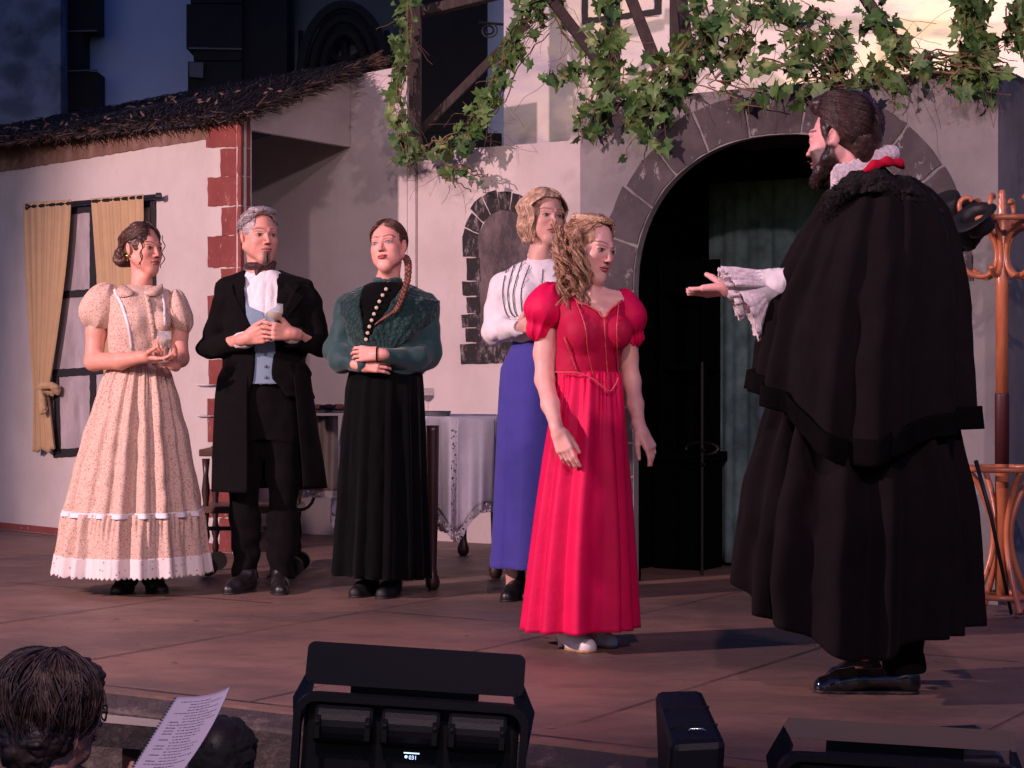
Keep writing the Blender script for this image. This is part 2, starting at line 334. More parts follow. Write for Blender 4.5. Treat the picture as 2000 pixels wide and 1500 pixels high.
# ------------------------------------------------------------------ signed-distance sculpting
class Fld:
    def __init__(s, lo, hi, h):
        s.lo = np.array(lo, 'f8'); s.h = h; n = np.ceil((np.array(hi)-s.lo)/h).astype(int)+1
        s.ax = [s.lo[i]+h*np.arange(n[i]) for i in range(3)]; s.v = np.full(n, 1.0, 'f4'); s.fr()
    def fr(s, R=None, c=(0, 0, 0), sc=1.0):
        s.R = np.eye(3) if R is None else np.array(R); s.c = np.array(c, 'f8'); s.sc = sc; return s
    def _do(s, fn, bc, br, k, op='u'):
        cw = s.c+s.R @ (np.array(bc, 'f8')*s.sc); br = np.array(br, 'f8')*s.sc
        pad = max(k*2, s.h*3)
        rr = br+pad if br.ndim else np.full(3, float(br)+pad)
        i0 = [int(max(0, np.searchsorted(s.ax[i], cw[i]-rr[i]))) for i in range(3)]
        i1 = [int(np.searchsorted(s.ax[i], cw[i]+rr[i])) for i in range(3)]
        if any(b <= a for a, b in zip(i0, i1)): return s
        sl = tuple(slice(a, b) for a, b in zip(i0, i1))
        X, Y, Z = np.meshgrid(*[s.ax[i][sl[i]] for i in range(3)], indexing='ij', sparse=True)
        X = X-s.c[0]; Y = Y-s.c[1]; Z = Z-s.c[2]; R = s.R; q = s.sc
        x = (X*R[0, 0]+Y*R[1, 0]+Z*R[2, 0])/q; y = (X*R[0, 1]+Y*R[1, 1]+Z*R[2, 1])/q; z = (X*R[0, 2]+Y*R[1, 2]+Z*R[2, 2])/q
        d = (fn(x, y, z)*q).astype('f4'); a = s.v[sl]
        if op == 'u':
            if k <= 0: s.v[sl] = np.minimum(a, d)
            else:
                hh = np.clip(.5+.5*(d-a)/k, 0, 1); s.v[sl] = d*(1-hh)+a*hh-k*hh*(1-hh)
        elif op == 's':   # subtract
            if k <= 0: s.v[sl] = np.maximum(a, -d)
            else:
                hh = np.clip(.5-.5*(-d-a)/k, 0, 1); s.v[sl] = (-d)*(1-hh)+a*hh+k*hh*(1-hh)
        elif op == 'a': s.v[sl] = a+d*(a < .2)
        return s
    def cone(s, a, b, ra, rb, k=.01, op='u'):
        a = np.array(a, 'f8'); b = np.array(b, 'f8'); ab = b-a; L2 = max(ab @ ab, 1e-12)
        def fn(x, y, z):
            px, py, pz = x-a[0], y-a[1], z-a[2]
            t = np.clip((px*ab[0]+py*ab[1]+pz*ab[2])/L2, 0, 1)
            return np.sqrt((px-t*ab[0])**2+(py-t*ab[1])**2+(pz-t*ab[2])**2)-(ra+(rb-ra)*t)
        return s._do(fn, (a+b)/2, math.sqrt(L2)/2+max(ra, rb), k, op)
    def chain(s, pts, rs, k=.01):
        for i in range(len(pts)-1): s.cone(pts[i], pts[i+1], rs[i], rs[i+1], k)
        return s
    def ell(s, c, r, k=.01, op='u', Rl=None):
        c = np.array(c, 'f8'); r = np.array(r, 'f8')*np.ones(3)
        def fn(x, y, z):
            x, y, z = x-c[0], y-c[1], z-c[2]
            if Rl is not None:
                Q = np.array(Rl)
                x, y, z = x*Q[0, 0]+y*Q[1, 0]+z*Q[2, 0], x*Q[0, 1]+y*Q[1, 1]+z*Q[2, 1], x*Q[0, 2]+y*Q[1, 2]+z*Q[2, 2]
            k0 = np.sqrt((x/r[0])**2+(y/r[1])**2+(z/r[2])**2)+1e-9; k1 = np.sqrt((x/r[0]**2)**2+(y/r[1]**2)**2+(z/r[2]**2)**2)+1e-9
            return k0*(k0-1)/k1
        return s._do(fn, c, float(r.max()), k, op)
    def column(s, lv, k=.02, yaw=0, op='u', p=2.0):
        lv = sorted(lv); zs = [l[0] for l in lv]; A = [[l[i] for l in lv] for i in range(1, 5)]
        cy_, sy_ = math.cos(yaw), math.sin(yaw)
        def fn(x, y, z):
            cx, cy, rx, ry = [np.interp(z, zs, a) for a in A]
            X, Y = x-cx, y-cy; X, Y = X*cy_+Y*sy_, -X*sy_+Y*cy_
            d = ((np.abs(X/rx)**p+np.abs(Y/ry)**p)**(1/p)-1)*np.minimum(rx, ry)
            dz = np.maximum(zs[0]-z, z-zs[-1])
            return np.maximum(d, dz)
        cx = np.mean(A[0]); cy = np.mean(A[1]); R_ = max(max(A[2]), max(A[3]))+max(np.ptp(A[0]), np.ptp(A[1]))
        return s._do(fn, (cx, cy, (zs[0]+zs[-1])/2), (R_, R_, (zs[-1]-zs[0])/2), k, op)
    def cutpoly(s, poly, y0, y1, k=.003):   # remove the xz polygon between y0 and y1
        poly = np.array(poly, 'f8')
        def fn(x, y, z):
            x, z = np.broadcast_arrays(x, z); sh = x.shape
            d = np.full(sh, 1e9); ins = np.zeros(sh, bool); n = len(poly)
            for i in range(n):
                a = poly[i]; b = poly[(i+1) % n]; e = b-a; wx = x-a[0]; wz = z-a[1]
                t = np.clip((wx*e[0]+wz*e[1])/(e @ e+1e-12), 0, 1); d = np.minimum(d, (wx-t*e[0])**2+(wz-t*e[1])**2)
                c = (a[1] > z) != (b[1] > z)
                ins ^= c & (x < (b[0]-a[0])*(z-a[1])/((b[1]-a[1]) or 1e-9)+a[0])
            d = np.sqrt(d)*np.where(ins, -1, 1)
            return np.maximum(d, np.maximum(y0-y, y-y1))
        mn = poly.min(0); mxx = poly.max(0)
        return s._do(fn, ((mn[0]+mxx[0])/2, (y0+y1)/2, (mn[1]+mxx[1])/2), ((mxx[0]-mn[0])/2, (y1-y0)/2, (mxx[1]-mn[1])/2), k, 's')
    def keep_above(s, z):
        Z = s.ax[2][None, None, :]; s.v = np.maximum(s.v, (z-Z).astype('f4')); return s
    def keep_below(s, z):
        Z = s.ax[2][None, None, :]; s.v = np.maximum(s.v, (Z-z).astype('f4')); return s
    def disp(s, fn, band=.06):
        idx = np.nonzero(np.abs(s.v) < band)
        x, y, z = [s.ax[i][idx[i]] for i in range(3)]
        s.v[idx] += fn(x, y, z).astype('f4'); return s
    def wrinkle(s, amp=.004, sc=12, st=(1, 1, 1), seed=1):
        return s.disp(lambda x, y, z: amp*(1-2*np.abs(vn(x*sc*st[0], y*sc*st[1], z*sc*st[2], seed)))+amp*.4*vn(x*sc*3*st[0], y*sc*3*st[1], z*sc*3*st[2], seed+5))
    def mesh(s):
        v = s.v; v[0] = v[-1] = 1; v[:, 0] = v[:, -1] = 1; v[:, :, 0] = v[:, :, -1] = 1
        ins = v < 0; nx, ny, nz = v.shape
        c8 = [ins[i:nx-1+i, j:ny-1+j, k:nz-1+k] for i in (0, 1) for j in (0, 1) for k in (0, 1)]
        sm = sum(c.astype('i1') for c in c8); act = (sm > 0) & (sm < 8)
        ii, jj, kk = np.nonzero(act); N = len(ii)
        vid = np.full(act.shape, -1, 'i4'); vid[ii, jj, kk] = np.arange(N)
        offs = [(i, j, k) for i in (0, 1) for j in (0, 1) for k in (0, 1)]
        val = [v[ii+o[0], jj+o[1], kk+o[2]] for o in offs]
        acc = np.zeros((N, 3)); cnt = np.zeros(N)
        for a in range(8):
            for b in range(a+1, 8):
                oa, ob = np.array(offs[a]), np.array(offs[b])
                if np.abs(oa-ob).sum() != 1: continue
                cr = (val[a] < 0) != (val[b] < 0)
                t = np.where(cr, val[a]/np.where(cr, val[a]-val[b], 1), 0)
                acc += (oa[None]+t[:, None]*(ob-oa)[None])*cr[:, None]; cnt += cr
        V = s.lo+s.h*(np.stack([ii, jj, kk], 1)+acc/cnt[:, None])
        Q = []
        for ax in range(3):
            if ax == 0: e = (ins[:-1] != ins[1:])[:, 1:-1, 1:-1]; st = ins[:-1][:, 1:-1, 1:-1]
            elif ax == 1: e = (ins[:, :-1] != ins[:, 1:])[1:-1, :, 1:-1]; st = ins[:, :-1][1:-1, :, 1:-1]
            else: e = (ins[:, :, :-1] != ins[:, :, 1:])[1:-1, 1:-1]; st = ins[:, :, :-1][1:-1, 1:-1]
            i, j, k = np.nonzero(e); flip = st[i, j, k]
            if ax == 0: j = j+1; k = k+1; q = [vid[i, j-1, k-1], vid[i, j, k-1], vid[i, j, k], vid[i, j-1, k]]
            elif ax == 1: i = i+1; k = k+1; q = [vid[i-1, j, k-1], vid[i-1, j, k], vid[i, j, k], vid[i, j, k-1]]
            else: i = i+1; j = j+1; q = [vid[i-1, j-1, k], vid[i, j-1, k], vid[i, j, k], vid[i-1, j, k]]
            q = np.stack(q, 1); q[~flip] = q[~flip][:, ::-1]; Q.append(q)
        return V, np.concatenate(Q)
    def build(s, name, mat, parent, col=None):
        V, Q = s.mesh(); return mesh_obj(name, V, Q, mat, parent, True, col)

# ------------------------------------------------------------------ head, hands, garments
def smooth(e0, e1, x): t = np.clip((x-e0)/(e1-e0), 0, 1); return t*t*(3-2*t)
class Head:
    def __init__(s, c, yaw, pitch=0, roll=0, sc=1.0, male=0, jaw=1.0):
        s.c = Vector(c); s.sc = sc; s.male = male; s.jaw = jaw
        s.R = (Matrix.Rotation(math.radians(yaw), 3, 'Z') @ Matrix.Rotation(math.radians(pitch), 3, 'X') @ Matrix.Rotation(math.radians(roll), 3, 'Y'))
    def w(s, p): return s.c+s.R @ (Vector(p)*s.sc)
    def sculpt(s, f, smile=0, pout=0):
        f.fr([list(r) for r in s.R], s.c, s.sc); j = s.jaw; ml = s.male
        f.ell((0, .018, .032), (.071, .092, .083), .02)
        f.ell((0, -.026, -.012), (.057*j, .064, .070), .03)
        for q in (-1, 1):
            f.cone((q*.056*j, .004, -.045), (q*.018, -.070, -.094), .015+.003*ml, .013+.002*ml, .028)
            f.ell((q*.036, -.062, -.022), (.020, .017, .018), .025); f.ell((q*.030*j, -.048, -.055), (.024, .024, .028), .03)
            f.cone((q*.042, -.070, .024), (q*.010, -.086, .022), .008+.003*ml, .008+.002*ml, .012)
            f.ell((q*.032, -.099, .004), (.016, .014, .010), .014, 's')
            f.ell((q*.0315, -.0728, .003), (.0155, .0135, .0115), .004)
            f.cone((q*.018, -.086, .0095), (q*.045, -.076, .009), .0028, .0026, .004)   # upper lid
            f.cone((q*.020, -.084, -.005), (q*.043, -.076, -.004), .002, .002, .004)     # lower lid
        f.ell((0, -.072, -.098), (.017+.003*ml, .014, .013), .02)
        f.ell((0, -.070, -.062), (.030, .022, .028), .02)       # muzzle
        f.cone((0, -.084, .016), (0, -.1035-.004*ml, -.026), .0058, .0075+.001*ml, .010)
        f.ell((0, -.1045-.004*ml, -.029), (.0078, .0075, .0065), .006)
        for q in (-1, 1):
            f.ell((q*.0095, -.095, -.032), (.0062, .0085, .0055), .006)
        f.ell((0, -.0935, -.0555), (.0205, .0085, .0045), .003)
        f.ell((0, -.0925-.004*pout, -.0655), (.0175, .009, .0058), .003)
        f.cone((-.023, -.087, -.0603-.003*pout+.002*smile), (.023, -.087, -.0603-.003*pout+.002*smile), .0012, .0012, .0015, 's')
        f.cone((-.012, -.101, -.0605), (.012, -.101, -.0605), .0016, .0016, .002, 's')
        for q in (-1, 1):
            Rl = Matrix.Rotation(math.radians(-18), 3, 'X') @ Matrix.Rotation(math.radians(q*22), 3, 'Z')
            f.ell((q*.074, .014, -.004), (.0075, .018, .030), .006, 'u', Rl)
            f.ell((q*.081, .010, .002), (.005, .009, .016), .004, 's', Rl)
            f.cone((q*.074, .006, -.012), (q*.078, .006, -.004), .004, .003, .003)
        f.fr(); return s
    def loc(s, V):
        return (V-np.array(s.c)) @ np.array([list(r) for r in s.R])/s.sc
    def paint(s, V, skin, lip, brow, eye=(.05, .03, .02), beard=None, hairline=None, browarch=.006):
        q = s.loc(V); x, y, z = q.T; ax = np.abs(x); C = np.tile(np.array(skin), (len(V), 1))
        n = vn(x*60, y*60, z*60, 3); C *= (1+.06*n)[:, None]*np.stack([1+0*n, 1-.07*vn(x*32, y*32, z*32, 8), 1-.07*vn(x*32, y*32, z*32, 8)], 1)
        def blend(mk, c):
            mk = np.clip(mk, 0, 1)[:, None]; C[:] = C*(1-mk)+np.array(c)*mk
        head = (np.abs(x) < .1) & (z > -.13) & (y < .1)
        front = smooth(-.045, -.07, y)*head
        blend(front*.20*np.exp(-((ax-.040)/.019)**2-((z+.030)/.020)**2), (skin[0]*1.0, skin[1]*.45, skin[2]*.45))
        blend(front*.35*np.exp(-((ax-.032)/.018)**2-((z-.004)/.013)**2), tuple(c*.35 for c in skin))
        lm = 1-smooth(.75, 1.15, (x/.0245)**2+((z+.0605)/(.0105))**2)
        blend(lm*smooth(-.07, -.085, y)*head, lip)
        blend((1-smooth(.0008, .0022, np.abs(z+.0603)))*(ax < .022)*smooth(-.07, -.08, y)*head, tuple(c*.25 for c in lip))
        zb = .0255+browarch*(1-((ax-.034)/.022)**2); th = .0034-.0013*(ax-.014)/.04+.0008*s.male
        bm = (1-smooth(th*.6, th*1.3, np.abs(z-zb)))*(ax > .012)*(ax < .055)*(y < -.03)
        blend(bm*.78*head, brow); blend(.25*np.exp(-(x/.012)**2-((z+.028)/.012)**2)*(y < -.085), (skin[0], skin[1]*.6, skin[2]*.6))
        ex = (ax-.0315)/.0135; ez = (z-.0028)/(.0062)
        em = (ex**2+ez**2 < 1)*(y < -.06); blend(em*1., (.36, .29, .28))
        im = ((ax-.0315)**2+(z-.0034)**2 < .0066**2)*em; blend(im*1., eye)
        lid = (np.abs(z-(.0032+.0062*np.sqrt(np.clip(1-ex**2, 0, 1)))) < .0018)*(np.abs(ex) < 1.15)*(y < -.055)
        blend(lid*.9, (.02, .012, .01))
        lid2 = (np.abs(z-(.0025-.0058*np.sqrt(np.clip(1-ex**2, 0, 1)))) < .0011)*(np.abs(ex) < 1)*(y < -.055)
        blend(lid2*.5, (.06, .03, .025))
        blend(((ax-.0065)**2+(z+.0365)**2 < .0032**2)*(y < -.088), (.05, .015, .012))
        if beard:
            for fn, c in beard: blend(fn(x, y, z, n)*head, c)
        return C
def hand(f, w, d, n, side=1, sc=1.0, curl=(.5, .6, .4), spread=1.0, thumb=(.5, .7, .25), k=.005, cv=None):
    """w wrist, d finger direction, n palm-facing normal; side picks the thumb side"""
    w = Vector(w); d = Vector(d).normalized(); n = Vector(n); n = (n-d*n.dot(d)).normalized(); t = d.cross(n).normalized()*side
    W = lambda a, b, c: w+(d*a+t*b+n*c)*sc
    f.cone(w-d*.02*sc, W(.02, 0, 0), .023*sc, .024*sc, .012)
    ks = []
    for i, (o, L, r) in enumerate(((.029, .070, .0083), (.0095, .078, .0085), (-.0095, .072, .0080), (-.0275, .056, .0070))):
        kp = W(.088-.004*abs(i-1), o*spread, 0)
        f.cone(W(.018, o*.55, 0), kp, .0145*sc, .0105*sc, .010); ks.append(kp)
        cu = curl if cv is None else cv[i]
        ang = 0; p = kp; dd = (d+t*(o*4*(spread-.6))).normalized()
        for seg, (fr, c) in enumerate(zip((.45, .30, .25), cu)):
            ang += c; dv = dd*math.cos(ang)+n*math.sin(ang); q = p+dv*L*fr*1.15*sc
            f.cone(p, q, r*sc*(1-.08*seg), r*sc*(.92-.1*seg), k*.6); p = q
    a = W(.022, .022, .006); dv = (d*thumb[0]+t*thumb[1]+n*thumb[2]).normalized()
    b = a+dv*.040*sc; f.cone(a, b, .0145*sc, .0105*sc, .008)
    dv2 = (dv+d*.35-t*.15+n*.15).normalized(); c = b+dv2*.030*sc; f.cone(b, c, .0102*sc, .0092*sc, .004)
    e = c+(dv2+d*.2).normalized()*.022*sc; f.cone(c, e, .0090*sc, .0072*sc, .004)
def folds(n, seed, lo=6, hi=16, sharp=1.0, neg=.6):
    rs = np.random.RandomState(seed); fr = rs.randint(lo, hi, 6); ph = rs.rand(6)*6.28; am = rs.rand(6)*.7+.4
    q = np.linspace(0, 6.283, 400); am /= np.abs(sum(c*np.cos(a*q+b) for a, b, c in zip(fr, ph, am))).max()
    def g(th, t):
        r = 0
        for a, b, c in zip(fr, ph, am): r = r+c*np.cos(a*th+b+.5*np.sin(t*2+b))
        r = np.clip(r, -1, 1); r = np.where(r > 0, np.abs(r)**sharp, -np.abs(r)**(sharp*neg))
        return r
    return g
def sheet(name, lv, mat, parent, g, amp, th=(0, 2*PI), n=260, m=60, z1fn=None, thick=.003, offs=0, scallop=0, noise=.0, ruffle=None, p=2.0, yaw=0):
    """draped cloth: lv = (z, cx, cy, rx, ry) from top to bottom; amp(t) fold depth in metres"""
    lv = sorted(lv); zs = np.array([l[0] for l in lv]); A = np.array([[l[i] for l in lv] for i in range(1, 5)])
    closed = abs(th[1]-th[0]-2*PI) < 1e-6
    T = np.linspace(th[0], th[1], n, endpoint=not closed); t = np.linspace(0, 1, m)
    TT, tt = np.meshgrid(T, t)
    zt = zs[-1]; zb = np.full_like(TT, zs[0]) if z1fn is None else z1fn(TT)
    if scallop: zb = zb-scallop*np.abs(np.sin(TT*46))
    Z = zt+(zb-zt)*tt
    cx, cy, rx, ry = [np.interp(Z, zs, a) for a in A]
    G = (g(TT, tt)-.6)*amp(tt)
    if ruffle is not None: G = G+ruffle(TT, Z)
    if noise: G = G+noise*vn(TT*9, tt*9, tt*0, 5)
    c_, s_ = np.cos(TT), np.sin(TT); q = (np.abs(c_)**p+np.abs(s_)**p)**(-1/p)
    X = cx+(rx+G+offs)*c_*q; Y = cy-(ry+G+offs)*s_*q
    V = np.stack([X, Y, Z], -1).reshape(-1, 3); w_ = n if closed else n-1
    i, j = np.meshgrid(np.arange(m-1), np.arange(w_), indexing='ij')
    a = i*n+j; b = i*n+(j+1) % n; Q = np.stack([a, a+n, b+n, b], -1).reshape(-1, 4)
    o = mesh_obj(name, V, Q, mat, parent)
    if thick:
        s = o.modifiers.new('thickness', 'SOLIDIFY'); s.thickness = thick; s.offset = -1
    return o
def pleats(seed, n, w=.55, jit=.3, drift=.10):
    """narrow rounded ridges at uneven spacing, flat valleys between"""
    rs = np.random.RandomState(seed); th = (np.arange(n)+rs.uniform(-jit, jit, n))*2*PI/n; ws = w*PI/n*rs.uniform(.6, 1.2, n); am = rs.uniform(.55, 1, n); dr = rs.uniform(-drift, drift, n)
    def g(T, t):
        r = 0*T
        for a, w_, m, d in zip(th, ws, am, dr):
            q = (T-a-d*np.sin(t*2.2)+PI) % (2*PI)-PI; r = np.maximum(r, m*np.exp(-(q/w_)**2))
        return 2*r-1.0
    return g
def cutlv(lv, zt):
    lv = sorted(lv); zs = [l[0] for l in lv]; top = (zt,)+tuple(float(np.interp(zt, zs, [l[i] for l in lv])) for i in range(1, 5))
    return [l for l in lv if l[0] < zt-1e-4]+[top]
class Person:
    def __init__(s, u0, D, label, group=None):
        s.D = D; s.X0 = (u0-1000)/F*D; s.s = F/D
        s.root = empty('person', (s.X0, D, 0), label, 'person', group); s.parts = []
    def p(s, u, v, dy=0):
        q = P(u, v, s.D+dy); return Vector((q.x-s.X0, q.y-s.D, q.z))
    def lv(s, v, uL, uR, ry, dy=0):
        a = s.p(uL, v, dy); b = s.p(uR, v, dy); return (a.z, (a.x+b.x)/2, dy, (b.x-a.x)/2, ry)
    def body(s, fields, paint, coarse=None):
        Vs = []; Qs = []; b = 0
        for f in fields:
            V, Q = f.mesh(); Vs.append(V); Qs.append(Q+b); b += len(V)
        V = np.concatenate(Vs); Q = np.concatenate(Qs)
        return mesh_obj('body', V, Q, mt['skin'], s.root, True, paint(V))
def box_of(pts, pad):
    a = np.array([list(p) for p in pts]); return a.min(0)-pad, a.max(0)+pad
def figure_core(P_, neck, hipz, shx, legs, r=.06):
    """hidden torso and legs under the clothes, continuous with neck and arms"""
    pts = [neck, (neck[0]-shx, 0, neck[2]), (neck[0]+shx, 0, neck[2])]+[l[-1] for l in legs]
    lo, hi = box_of(pts, .16); f = Fld(lo, hi, .009)
    top = neck[2]-.07
    f.column([(hipz-.12, neck[0], .0, .088, .07), (hipz+.12, neck[0], .0, .085, .065), (top-.14, neck[0], 0, .115, .07), (top-.02, neck[0], .005, .10, .055)], .04)
    f.cone((neck[0]-shx*.8, .005, top-.03), (neck[0]+shx*.8, .005, top-.03), .038, .038, .04)
    f.cone(neck, (neck[0], .01, top), .042, .045, .03)
    for l in legs: f.chain(l, [.060, .044, .034][:len(l)], .03)
    return f
def tube_field(f, lines, r, k=.004):
    for l in lines:
        for i in range(len(l)-1): f.cone(l[i], l[i+1], r, r, k)

# ================================================================== SETTING
ER = Vector((.851, -.525, 0)); EB = Vector((.525, .851, 0)); EH = Vector((.713, -.701, 0))
class Plane:
    def __init__(s, O, e): s.O = Vector((O[0], O[1], 0)); s.e = Vector(e).normalized(); s.n = Vector((s.e.y, -s.e.x, 0)); s.n = s.n if s.n.y < 0 else -s.n
    def px(s, u, v, off=0):       # point of the plane under photograph pixel u, v
        r = Vector(((u-1000)/F, 1, 0)); k = (s.O+s.n*off).dot(s.n)/r.dot(s.n); return P(u, v, k)
    def tz(s, t, z, off=0): q = s.O+s.e*t+s.n*off; return Vector((q.x, q.y, z))
    def t(s, u): q = s.px(u, 750); return (q-s.O).dot(s.e)
def jitter(poly, step=.03, amp=.004, close=True):
    out = []; n = len(poly)
    for i in range(n if close else n-1):
        a = poly[i]; b = poly[(i+1) % n]; m = max(1, int((b-a).length/step))
        for k in range(m):
            q = a.lerp(b, k/m); out.append(q+Vector((random.uniform(-amp, amp)*.7, 0, random.uniform(-amp, amp))))
    return out
def flat(name, pl, pts, mat, parent=None, th=.04, off=0, jit=0, px=True):
    q = [pl.px(a, b, off) if px else pl.tz(a, b, off) for a, b in pts]
    if jit: q = jitter(q, .03, jit)
    ar = sum((q[i]-q[0]).cross(q[(i+1) % len(q)]-q[0]).dot(pl.n) for i in range(len(q)))
    if ar < 0: q.reverse()
    return MB().prism(q, pl.n, th).build(name, mat, parent)
# stage platform: t along ER, w along EB
def TW(t, w, z=0): return ER*t+EB*w+Vector((0, 0, z))
st = MB()
G = -1.0
c = [TW(-16, 4.26, G), TW(8, 4.26, G), TW(8, 24, G), TW(-16, 24, G), TW(-16, 4.26, 0), TW(8, 4.26, 0), TW(8, 24, 0), TW(-16, 24, 0)]
tag(st.hexa(c).build('stage_floor', mt['floor']), kind='structure')
tag(MB().hexa([TW(-16, 4.15, G), TW(8, 4.15, G), TW(8, 4.255, G), TW(-16, 4.255, G), TW(-16, 4.15, -.03), TW(8, 4.15, -.03), TW(8, 4.257, -.004), TW(-16, 4.257, -.004)]).build('stage_front', mt['edge'], bevel=.01), kind='structure')
tag(MB().add([TW(-60, -20, G-.004), TW(60, -20, G-.004), TW(60, 120, G-.004), TW(-60, 120, G-.004)], [(0, 1, 2, 3)]).build('ground', mt['ground']), kind='structure')
# seams between the stage panels: thin dark battens let into the floor
sm = MB()
def seam(a, b, wd=.006):
    pts = [a.lerp(b, k/24) for k in range(25)]; d = (b-a).normalized(); x = Vector((-d.y, d.x, 0))
    for i in range(24):
        if random.random() < .05: continue
        w0 = wd*random.uniform(.6, 1.3); p, q = pts[i]+Vector((0, 0, .003)), pts[i+1]+Vector((0, 0, .003))
        sm.add([p-x*w0/2, p+x*w0/2, q+x*w0/2, q-x*w0/2], [(3, 2, 1, 0)])
for i in range(-9, 6): seam(TW(-4.6+1.01*(i+3)-.0, 4.33), TW(-4.6+1.01*(i+3), 9.4))
for wv in (4.32, 6.32, 8.32): seam(TW(-10, wv), TW(3, wv), .007)
tag(sm.build('stage_panel_joints', mt['black']), kind='structure')
# splinters, petals and grit left on the floor
cr = MB()
for i in range(260):
    t = random.uniform(-6.5, 1); w_ = random.uniform(4.35, 8); a = random.uniform(0, PI); L = random.uniform(.003, .016); p = TW(t, w_, .005)
    x = Vector((math.cos(a), math.sin(a), 0))*L; y = Vector((-math.sin(a), math.cos(a), .3))*L*random.uniform(.2, .5)
    cr.add([p-x, p-y, p+x, p+y], [(0, 1, 2, 3)])
tag(cr.build('floor_litter', mt['straw']), 'pale crumbs and splinters scattered over the stage floor', 'litter', kind='stuff')

BW = Plane((-.122, 11.08), ER)
AW = Plane((.333, 9.10), ER)
HW = Plane((-1.514, 10.4), EH)
FP = Plane((-1.514, 10.4), EB)
# ---- back wall
wl = empty('stage_wall', (-.9, 11.5, 0), 'pale painted set wall behind the table with a dark painted stone niche', 'wall')
def child(o, root):
    o.parent = root; o.matrix_parent_inverse = Matrix.Translation(-root.location); return o
def zpx(pl, u, v): return pl.px(u, v).z
t = BW.t
child(flat('wall_panel', BW, [(t(300), -.0), (t(795), 0), (t(795), zpx(BW, 765, 131)), (t(684), zpx(BW, 684, 148)), (t(660), 2.62), (t(300), 2.40)], mt['wall'], px=False), wl)
child(flat('wall_panel', BW, [(t(797), -.0), (t(1300), 0), (t(1300), 2.36), (t(797), 2.36)], mt['wall'], px=False), wl)
child(flat('seam_strip', BW, [(t(797), .02), (t(812), 0.02), (t(812), 2.34), (t(797), 2.34)], mt['wall'], px=False, off=.006, th=.012), wl)
child(flat('cleat', BW, [(793, 330), (796, 330), (796, 1055), (793, 1055)], mt['black'], off=.003, th=.006), wl) if False else None
for uu in (795.6, 813.2):
    child(flat('seam_line', BW, [(uu, 320), (uu+1.6, 320), (uu+1.6, 800), (uu, 800)], mt['brown'], off=.0045, th=.003), wl)
# niche painted on the wall: stones around a dark arched recess
ni = empty('painted_niche', BW.px(955, 705), 'black and grey arched stone niche painted on the pale wall', 'painted niche')
inner = [(930, 674), (930, 500)]+[(985-55*math.cos(a), 492-84*math.sin(a)) for a in np.linspace(.1, PI-.1, 10)]+[(1040, 500), (1040, 674)]
child(flat('recess', BW, inner, mt['niche_in'], off=.004, th=.003, jit=.003), ni)
lefts = [(903, 932, 462, 502), (911, 936, 504, 548), (902, 934, 550, 578), (911, 936, 580, 612), (901, 935, 614, 640), (909, 937, 642, 668)]
for a, b, y0, y1 in lefts:
    child(flat('stone', BW, [(a, y0), (b, y0-1), (b+2, y1), (a+1, y1-1)], mt['niche'], off=.007, th=.004, jit=.003), ni)
for a, b, y0, y1 in lefts:
    child(flat('stone', BW, [(1969-b, y0), (1969-a, y0), (1969-a, y1), (1969-b, y1)], mt['niche'], off=.007, th=.004, jit=.003), ni)
ac = (985, 480)
for k in range(9):
    a0 = PI-(k*PI/9)-.015; a1 = PI-((k+1)*PI/9)+.015; ro = 84+random.choice((0, 7, 3)); 
    f_ = lambda a, r: (ac[0]+r*math.cos(a)*.98, ac[1]-r*math.sin(a)*(1.22 if r > 70 else 1.25))
    child(flat('stone', BW, [f_(a0, 56), f_(a0, ro), f_((a0+a1)/2, ro+1), f_(a1, ro), f_(a1, 56)], mt['niche'], off=.007, th=.004, jit=.003), ni)
child(flat('sill', BW, [(898, 672), (1062, 664), (1062, 706), (900, 711)], mt['niche'], off=.0095, th=.008, jit=.003), ni)
# ---- arch block
ax0, aa, za, ba = 1.03, .735, 1.40, .695
ab = empty('stone_arch', AW.tz(1.03, 0), 'grey painted stone archway with dark voussoirs round a black opening', 'archway')
arc = [(ax0-aa*math.copysign(abs(math.cos(a))**(2/2.2), math.cos(a)), za+ba*abs(math.sin(a))**(2/2.2)) for a in np.linspace(0, PI, 40)]
W_ = 2.065; ZT = 2.32
outl = [(0, 0), (ax0-aa, 0)]+arc+[(ax0+aa, 0), (W_, 0), (W_, ZT), (0, ZT)]
child(flat('front_panel', AW, outl, mt['arch'], px=False, th=.05), ab)
RP = Plane(AW.tz(W_, 0)[:2], EB)
D_ = 1.9
def wallbox(name, a, b, z0, z1, mat, root, th=.03):
    d = (b-a); d.z = 0; x = Vector((-d.y, d.x, 0)).normalized()*th
    m = MB().hexa([Vector((a.x, a.y, z0)), Vector((b.x, b.y, z0)), Vector((b.x, b.y, z0))+x, Vector((a.x, a.y, z0))+x,
                   Vector((a.x, a.y, z1)), Vector((b.x, b.y, z1)), Vector((b.x, b.y, z1))+x, Vector((a.x, a.y, z1))+x])
    return child(m.build(name, mat), root)
wallbox('side_panel', AW.tz(W_, 0, -.052), AW.tz(W_, 0, -D_), 0, ZT, mt['arch'], ab)
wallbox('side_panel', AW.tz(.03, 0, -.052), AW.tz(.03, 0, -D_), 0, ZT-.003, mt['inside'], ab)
top = MB().hexa([AW.tz(0, ZT-.03, -.052), AW.tz(W_, ZT-.03, -.052), AW.tz(W_, ZT-.03, -D_), AW.tz(0, ZT-.03, -D_), AW.tz(0, ZT-.004, -.052), AW.tz(W_, ZT-.004, -.052), AW.tz(W_, ZT-.004, -D_), AW.tz(0, ZT-.004, -D_)])
child(top.build('roof_panel', mt['arch']), ab)
